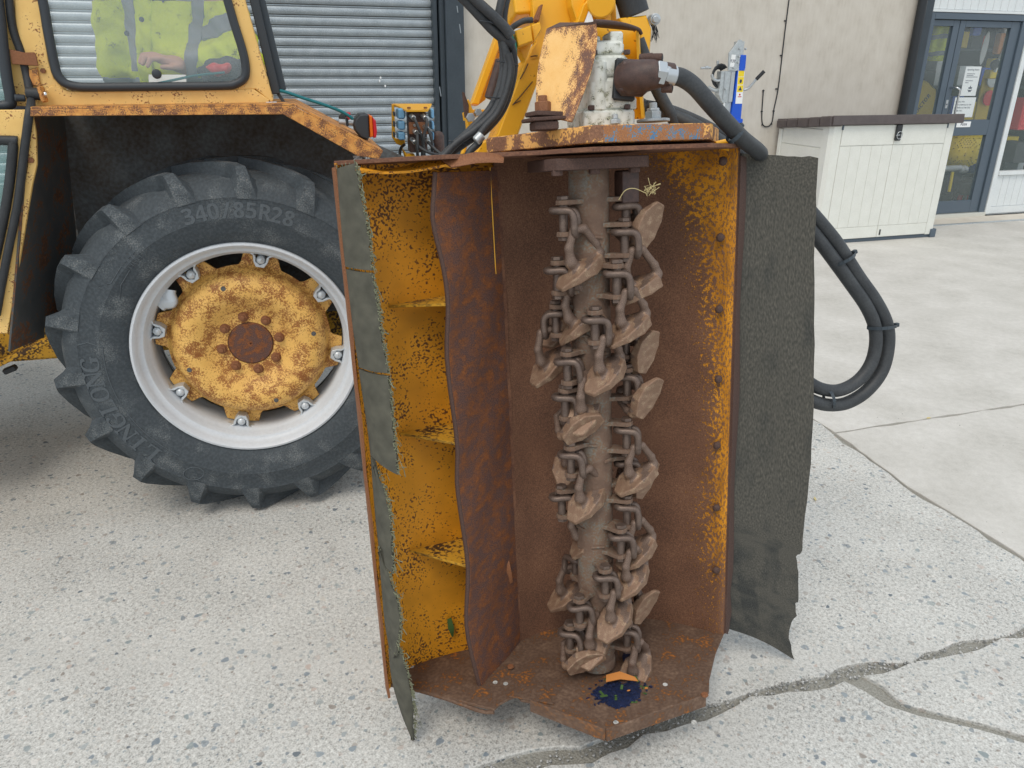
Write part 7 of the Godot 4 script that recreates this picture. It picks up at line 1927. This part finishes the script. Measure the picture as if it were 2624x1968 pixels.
func make_flaps(h: Node3D) -> void:
	# broad rubber flap on the right
	var rng := RandomNumberGenerator.new()
	rng.seed = 41
	var right := [Vector3(0.645, 1.239, -0.262), Vector3(0.648, 1.154, -0.262), Vector3(0.656, 0.999, -0.262), Vector3(0.665, 0.837, -0.262), Vector3(0.671, 0.68, -0.262), Vector3(0.675, 0.516, -0.262), Vector3(0.674, 0.358, -0.262), Vector3(0.67, 0.236, -0.262), Vector3(0.668, 0.2, -0.262), Vector3(0.653, 0.192, -0.262), Vector3(0.662, 0.14, -0.262), Vector3(0.668, 0.058, -0.262), Vector3(0.656, 0.049, -0.262), Vector3(0.661, 0.01, -0.262), Vector3(0.645, -0.008, -0.262), Vector3(0.642, -0.056, -0.262), Vector3(0.66, -0.129, -0.262)]
	var left := [Vector3(0.442, 1.258, -0.285), Vector3(0.445, 1.174, -0.285), Vector3(0.449, 1.028, -0.285), Vector3(0.452, 0.875, -0.285), Vector3(0.454, 0.728, -0.285), Vector3(0.457, 0.58, -0.285), Vector3(0.458, 0.433, -0.285), Vector3(0.46, 0.327, -0.285), Vector3(0.46, 0.294, -0.285), Vector3(0.46, 0.28, -0.285), Vector3(0.46, 0.233, -0.285), Vector3(0.461, 0.163, -0.285), Vector3(0.46, 0.142, -0.285), Vector3(0.461, 0.114, -0.285), Vector3(0.462, 0.081, -0.285), Vector3(0.462, 0.043, -0.285), Vector3(0.464, -0.006, -0.285)]
	var rc := curve(right, 3)
	var lc := curve(left, 3)
	var grid := []
	for i in rc.size():
		var row := PackedVector3Array()
		for j in 12:
			var k := j / 11.0
			var p := lc[i].lerp(rc[i], k)
			var sag := 0.0
			if i > rc.size() - 6:
				sag = 0.012 * sin(k * PI) * (i - rc.size() + 6) / 5.0
			row.append(p + Vector3(rng.randf_range(-0.0022, 0.0022) if j == 11 else 0.0, (rng.randf_range(-0.002, 0.002) if i == 0 else 0.0) + sag, 0.004 * sin(p.y * 8.0 + k * 3.0)))
		grid.append(row)
	obj("right_flap", MB.new().sheet(grid, 0.010), M.flap, h)
	# torn strips of belting along the left flange: inner edge, outer edge and how far they stand out
	var strips := [
		[[Vector3(-0.467, 1.259, -0.262), Vector3(-0.469, 1.19, -0.262), Vector3(-0.47, 1.124, -0.262), Vector3(-0.47, 1.061, -0.262)], [Vector3(-0.43, 1.268, -0.232), Vector3(-0.424, 1.188, -0.222), Vector3(-0.419, 1.124, -0.215), Vector3(-0.418, 1.054, -0.21)]],
		[[Vector3(-0.469, 1.055, -0.262), Vector3(-0.468, 0.988, -0.262), Vector3(-0.467, 0.918, -0.262), Vector3(-0.463, 0.842, -0.262)], [Vector3(-0.419, 1.049, -0.21), Vector3(-0.414, 0.982, -0.205), Vector3(-0.412, 0.919, -0.2), Vector3(-0.406, 0.838, -0.195)]],
		[[Vector3(-0.464, 0.837, -0.262), Vector3(-0.461, 0.771, -0.262), Vector3(-0.458, 0.701, -0.262), Vector3(-0.457, 0.636, -0.262)], [Vector3(-0.406, 0.832, -0.195), Vector3(-0.406, 0.764, -0.19), Vector3(-0.407, 0.693, -0.185), Vector3(-0.406, 0.613, -0.18)]],
		[[Vector3(-0.457, 0.634, -0.262), Vector3(-0.459, 0.551, -0.262), Vector3(-0.46, 0.47, -0.262), Vector3(-0.459, 0.387, -0.262)], [Vector3(-0.446, 0.609, -0.24), Vector3(-0.431, 0.532, -0.215), Vector3(-0.431, 0.46, -0.2), Vector3(-0.436, 0.371, -0.195)]],
		[[Vector3(-0.461, 0.417, -0.25), Vector3(-0.462, 0.319, -0.255), Vector3(-0.463, 0.219, -0.258), Vector3(-0.458, 0.124, -0.262)], [Vector3(-0.456, 0.412, -0.235), Vector3(-0.438, 0.328, -0.21), Vector3(-0.429, 0.25, -0.195), Vector3(-0.449, 0.159, -0.2)]],
		[[Vector3(-0.461, 0.144, -0.255), Vector3(-0.46, 0.057, -0.25), Vector3(-0.446, -0.032, -0.24), Vector3(-0.428, -0.105, -0.235)], [Vector3(-0.437, 0.172, -0.205), Vector3(-0.422, 0.09, -0.2), Vector3(-0.417, 0.008, -0.205), Vector3(-0.421, -0.093, -0.225)]],
	]
	for s in strips:
		var a := curve(s[0], 6)
		var b := curve(s[1], 6)
		grid = []
		for i in a.size():
			var row := PackedVector3Array()
			var jag := Vector3(rng.randf_range(-0.0025, 0.0025), 0, 0)
			for j in 7:
				var k := j / 6.0
				row.append(a[i].lerp(b[i], k) + Vector3(0, 0, 0.018 * sin(k * PI) * (1.0 - 0.3 * k)) + jag * (1.0 if j == 6 else 0.0))
			grid.append(row)
		var o := obj("torn_strip", MB.new().sheet(grid, 0.007), M.torn, h)
		var fray := MB.new()
		for i in a.size() * 9:
			var q := rng.randf() * (b.size() - 1.01)
			var p: Vector3 = b[int(q)].lerp(b[int(q) + 1], q - int(q)) + Vector3(rng.randf_range(-0.002, 0.002), 0, rng.randf_range(-0.007, 0.001))
			var l := rng.randf_range(0.003, 0.011) * (2.2 if rng.randf() < 0.08 else 1.0)
			fray.tube(PackedVector3Array([p, p + Vector3(l * rng.randf_range(0.1, 0.8), l * rng.randf_range(-0.8, 0.5), l * rng.randf_range(-0.3, 0.5)), p + Vector3(l * rng.randf_range(0.3, 1.0), l * rng.randf_range(-1.4, 0.4), l * rng.randf_range(-0.5, 0.6))]), rng.randf_range(0.0006, 0.0014), 4)
		for i in 10:
			var e: Vector3 = a[0].lerp(b[0], rng.randf())
			fray.tube(PackedVector3Array([e, e + Vector3(rng.randf_range(-0.002, 0.002), rng.randf_range(-0.004, 0.006), 0.004)]), 0.0011, 4)
		var fo := obj("frayed_cord", fray, M.fray, o)
		fo.set_meta("kind", "stuff")


func make_motor(h: Node3D) -> void:
	# folded guard over the motor
	var g := MB.new()
	var a := [Vector3(-0.025, 1.513, -0.22), Vector3(0.021, 1.516, -0.2), Vector3(0.066, 1.519, -0.18)]
	var b := [Vector3(-0.059, 1.348, -0.2), Vector3(-0.023, 1.335, -0.18), Vector3(0.004, 1.329, -0.16)]
	var rows := []
	for i in 10:
		var k := i / 9.0
		var row := PackedVector3Array()
		for j in 9:
			var u := j / 8.0
			var p: Vector3 = (a[0] as Vector3).lerp(a[2], u).lerp((b[0] as Vector3).lerp(b[2], u), k)
			# the right edge swings out below the top corner, then back
			p += Vector3(0.016, 0, 0) * u * sin(pow(k, 0.75) * PI) + Vector3(-0.014, 0, 0) * (1.0 - u) * sin(k * PI) * 0.6
			row.append(p)
		rows.append(row)
	obj("guard_panel", g.sheet(rows, 0.005), M.guard, h)
	var roof := []
	for i in 5:
		var k := i / 4.0
		var p0 := (a[0] as Vector3).lerp(Vector3(0.063, 1.519, -0.18), k)
		var p1 := Vector3(Vector3(0.088, 1.558, -0.4)).lerp(Vector3(0.234, 1.537, -0.36), k)
		roof.append(PackedVector3Array([p0, p0.lerp(p1, 0.5) + Vector3(0, 0.006, 0), p1]))
	obj("guard_top", MB.new().sheet(roof, 0.005), M.plum, h)
	obj("guard_front_rim", MB.new().tube(curve([Vector3(0.064, 1.519, -0.18), Vector3(0.108, 1.525, -0.22), Vector3(0.169, 1.531, -0.28), Vector3(0.224, 1.533, -0.34), Vector3(0.236, 1.525, -0.35)], 5), 0.0042, 8), M.plum, h)
	obj("guard_side", MB.new().sheet([[Vector3(0.227, 1.534, -0.345), Vector3(0.262, 1.548, -0.42)], [Vector3(0.23, 1.471, -0.345), Vector3(0.266, 1.482, -0.42)], [Vector3(0.235, 1.405, -0.345), Vector3(0.27, 1.413, -0.42)], [Vector3(0.24, 1.345, -0.345), Vector3(0.276, 1.35, -0.42)]], 0.006), M.arm, h)
	obj("guard_back", plate([Vector3(0.112, 1.549, -0.4), Vector3(0.146, 1.558, -0.4), Vector3(0.249, 1.541, -0.4), Vector3(0.265, 1.346, -0.4), Vector3(0.142, 1.349, -0.4)], -0.405, 0.005, 0.001), M.arm, h)
	# motor: stacked castings
	var m := part("hydraulic_motor", h)
	var c := Vector3(0.100, 0, -0.255)
	obj("motor_foot", MB.new().box(at(c + Vector3(0, 1.336, 0)), Vector3(0.118, 0.036, 0.11), 0.006), M.motor, m)
	obj("motor_body", MB.new().box(at(c + Vector3(0.006, 1.385, 0)), Vector3(0.094, 0.066, 0.10), 0.010).cyl(c + Vector3(-0.018, 1.352, 0.032), c + Vector3(-0.018, 1.45, 0.032), 0.022, 18, 0.003), M.motor, m)
	obj("motor_section", MB.new().box(at(c + Vector3(0.006, 1.440, 0)), Vector3(0.084, 0.044, 0.092), 0.008), M.motor, m)
	obj("motor_cap", MB.new().box(at(c + Vector3(0.008, 1.476, 0)), Vector3(0.070, 0.030, 0.078), 0.008), M.motor, m)
	obj("motor_top", MB.new().box(at(c + Vector3(0.028, 1.496, 0.006)), Vector3(0.030, 0.026, 0.05), 0.004).box(at(c + Vector3(-0.020, 1.494, 0.0)), Vector3(0.028, 0.014, 0.05), 0.003), M.motor, m)
	obj("motor_ear", MB.new().box(at(c + Vector3(0.052, 1.366, 0.01)), Vector3(0.034, 0.028, 0.06), 0.005), M.motor, m)
	for p in [[-0.038, 1.354, 0.05], [0.042, 1.354, 0.05], [0.046, 1.462, 0.04], [-0.026, 1.462, 0.04]]:
		obj("motor_bolt", MB.new().hexa(c + Vector3(p[0], p[1], p[2]), UP, 0.007, 0.009), M.cast, m)
	# flanged port with its hose
	var f := part("port_flange", h)
	obj("flange_plate", MB.new().box(at(c + Vector3(0.034, 1.410, 0.058), turn(0, 0, -6)), Vector3(0.050, 0.082, 0.014), 0.005), M.black, f)
	obj("flange_casting", MB.new().tube(curve([c + Vector3(0.030, 1.412, 0.060), c + Vector3(0.048, 1.412, 0.088), c + Vector3(0.078, 1.414, 0.104), c + Vector3(0.118, 1.412, 0.110)], 4), [0.032, 0.033, 0.034, 0.034, 0.034, 0.033, 0.032, 0.031, 0.030, 0.027, 0.025, 0.024, 0.0225], 16), M.cast, f)
	obj("flange_body", MB.new().box(at(c + Vector3(0.044, 1.411, 0.080), turn(0, -20, -6)), Vector3(0.066, 0.070, 0.036), 0.012), M.cast, f)
	for q in [[Vector3(0.075, 1.446, 0.098), Vector3(0.093, 1.444, 0.112)], [Vector3(0.096, 1.388, 0.104), Vector3(0.114, 1.386, 0.116)], [Vector3(0.055, 1.447, 0.085), Vector3(0.078, 1.447, 0.1)]]:
		obj("flange_screw", MB.new().cyl(c + q[0], c + q[1], 0.0092, 14, 0.001), M.plum, f)
		obj("screw_socket", MB.new().cyl(c + q[1], c + q[1] + (q[1] - q[0]).normalized() * 0.0008, 0.0052, 10), M.black, f)
	var fa: Vector3 = Vector3(0.175, 1.417, -0.142)
	var fb: Vector3 = Vector3(0.22, 1.409, -0.142)
	obj("hose_nut", MB.new().hexa(fa, fb - fa, 0.0245, 0.022), M.zinc, f)
	obj("hose_ferrule", MB.new().cyl(fa.lerp(fb, 0.42), fb, 0.0205, 20, 0.002), M.zinc, f)
	# the two big hoses
	var big := [Vector3(0.214, 1.41, -0.142), Vector3(0.236, 1.406, -0.142), Vector3(0.266, 1.389, -0.145), Vector3(0.304, 1.355, -0.15), Vector3(0.352, 1.321, -0.17), Vector3(0.417, 1.285, -0.21), Vector3(0.496, 1.256, -0.27), Vector3(0.547, 1.24, -0.34), Vector3(0.642, 1.165, -0.36), Vector3(0.728, 1.082, -0.36), Vector3(0.787, 1.02, -0.36), Vector3(0.855, 0.933, -0.36), Vector3(0.915, 0.862, -0.36), Vector3(0.956, 0.796, -0.36), Vector3(0.968, 0.735, -0.36), Vector3(0.956, 0.664, -0.36), Vector3(0.913, 0.611, -0.36), Vector3(0.856, 0.583, -0.36), Vector3(0.801, 0.581, -0.36), Vector3(0.744, 0.599, -0.36), Vector3(0.696, 0.634, -0.38), Vector3(0.676, 0.677, -0.42)]
	obj("big_hose", MB.new().tube(curve(big, 6), 0.0180, 14), M.hose, h)
	var second := [Vector3(0.256, 1.401, -0.46), Vector3(0.292, 1.374, -0.45), Vector3(0.343, 1.357, -0.43), Vector3(0.404, 1.322, -0.4), Vector3(0.47, 1.278, -0.38), Vector3(0.526, 1.242, -0.37), Vector3(0.598, 1.167, -0.37), Vector3(0.669, 1.103, -0.365), Vector3(0.725, 1.041, -0.36), Vector3(0.776, 0.98, -0.355), Vector3(0.834, 0.912, -0.355), Vector3(0.884, 0.851, -0.355), Vector3(0.915, 0.795, -0.355), Vector3(0.924, 0.74, -0.355), Vector3(0.912, 0.685, -0.355), Vector3(0.875, 0.643, -0.355), Vector3(0.821, 0.623, -0.355), Vector3(0.77, 0.63, -0.36), Vector3(0.731, 0.653, -0.37), Vector3(0.695, 0.694, -0.4)]
	obj("big_hose", MB.new().tube(curve(second, 6), 0.0175, 14), M.hose, h)
	obj("thin_hose", MB.new().tube(curve([Vector3(0.288, 1.382, -0.44), Vector3(0.343, 1.37, -0.43), Vector3(0.408, 1.341, -0.41), Vector3(0.474, 1.302, -0.39), Vector3(0.524, 1.266, -0.38)], 6), 0.011, 12), M.hose, h)
	for q in [[Vector3(0.405, 1.311, -0.2), Vector3(0.373, 1.278, -0.19), 0.0], [Vector3(0.839, 0.996, -0.36), Vector3(0.769, 0.967, -0.352), 0.0], [Vector3(0.988, 0.789, -0.36), Vector3(0.893, 0.79, -0.352), 0.0], [Vector3(0.78, 0.632, -0.352), Vector3(0.8, 0.569, -0.36), 0.0]]:
		var p0: Vector3 = q[0]
		var p1: Vector3 = q[1]
		var ax := (p1 - p0)
		var mid := (p0 + p1) * 0.5
		var ring := []
		for i in 16:
			var an := TAU * i / 16.0
			ring.append(mid + ax * 0.50 * cos(an) + Vector3(0, 0, 0.024) * sin(an))
		var tie := MB.new()
		var nn := ax.cross(Vector3.BACK).normalized() * 0.0045
		for i in 16:
			var r0: Vector3 = ring[i]
			var r1: Vector3 = ring[(i + 1) % 16]
			tie.quad(r0 - nn, r1 - nn, r1 + nn, r0 + nn, ((r0 + r1) * 0.5 - mid).normalized())
		tie.box(Transform3D(Basis(ax.normalized(), nn.normalized(), ax.normalized().cross(nn.normalized())), p0 + (p0 - p1) * 0.02), Vector3(0.012, 0.011, 0.012), 0.002)
		obj("cable_tie", tie, M.post, h)
	# mounting bolts on the top plate
	var lb := part("mounting_bolt", h)
	var p0: Vector3 = Vector3(-0.047, 1.319, -0.19)
	obj("spacer", MB.new().span(p0 + Vector3(-0.024, -0.004, -0.024), p0 + Vector3(0.026, 0.014, 0.024), 0.003), M.plum, lb)
	obj("washer", MB.new().box(at(p0 + Vector3(0.0, 0.018, 0.0), turn(0, 8, 2)), Vector3(0.074, 0.0075, 0.060), 0.002).box(at(p0 + Vector3(0.002, 0.0275, 0.0), turn(0, 15, -2)), Vector3(0.062, 0.0095, 0.052), 0.002), M.plum, lb)
	obj("nut", MB.new().hexa(p0 + Vector3(0, 0.0325, 0), UP, 0.0165, 0.020, 0.3), M.rust_edge, lb)
	obj("stud", MB.new().cyl(p0 + Vector3(0, 0.052, 0), p0 + Vector3(0, 0.064, 0), 0.0092, 14, 0.001), M.rust_edge, lb)
	var rb := part("mounting_bolt", h)
	var p1: Vector3 = Vector3(0.221, 1.329, -0.25)
	obj("washer", MB.new().cyl(p1 + Vector3(0, 0.0, 0), p1 + Vector3(0, 0.006, 0), 0.036, 28, 0.001), M.galv, rb)
	obj("nut", MB.new().hexa(p1 + Vector3(0, 0.006, 0), UP, 0.0185, 0.017, 0.5).hexa(p1 + Vector3(0, 0.023, 0), UP, 0.0135, 0.006, 0.2), M.galv, rb)
	obj("stud", MB.new().cyl(p1 + Vector3(0, 0.029, 0), p1 + Vector3(0, 0.040, 0), 0.0085, 14, 0.001), M.galv, rb)
	obj("small_bolt", MB.new().hexa(Vector3(0.112, 1.324, -0.2), UP, 0.012, 0.010).cyl(Vector3(Vector3(0.112, 1.324, -0.2)) + Vector3(0, 0.01, 0), Vector3(Vector3(0.112, 1.324, -0.2)) + Vector3(0, 0.02, 0), 0.007, 12, 0.001), M.galv, h)


func make_small_things() -> void:
	# a leaf or two on the yard
	for q in [[Vector3(2.0169, 0, -3.3393), "small pale dry leaf lying on the far smooth slab near the thin joint", 20.0], [Vector3(1.1891, 0, -2.581), "tiny dry leaf lying on the slab beside the rubber flap", 80.0]]:
		var l := thing("dry_leaf", q[1], "leaf", at(q[0]))
		obj("blade", MB.new().sheet([[Vector3(-0.014, 0.004, 0), Vector3(-0.013, 0.004, 0.001)], [Vector3(0, 0.007, -0.006), Vector3(0, 0.004, 0.006)], [Vector3(0.014, 0.006, 0), Vector3(0.015, 0.006, 0.001)]], 0.0008), M.straw, l, at(Vector3.ZERO, turn(0, q[2], 0)))
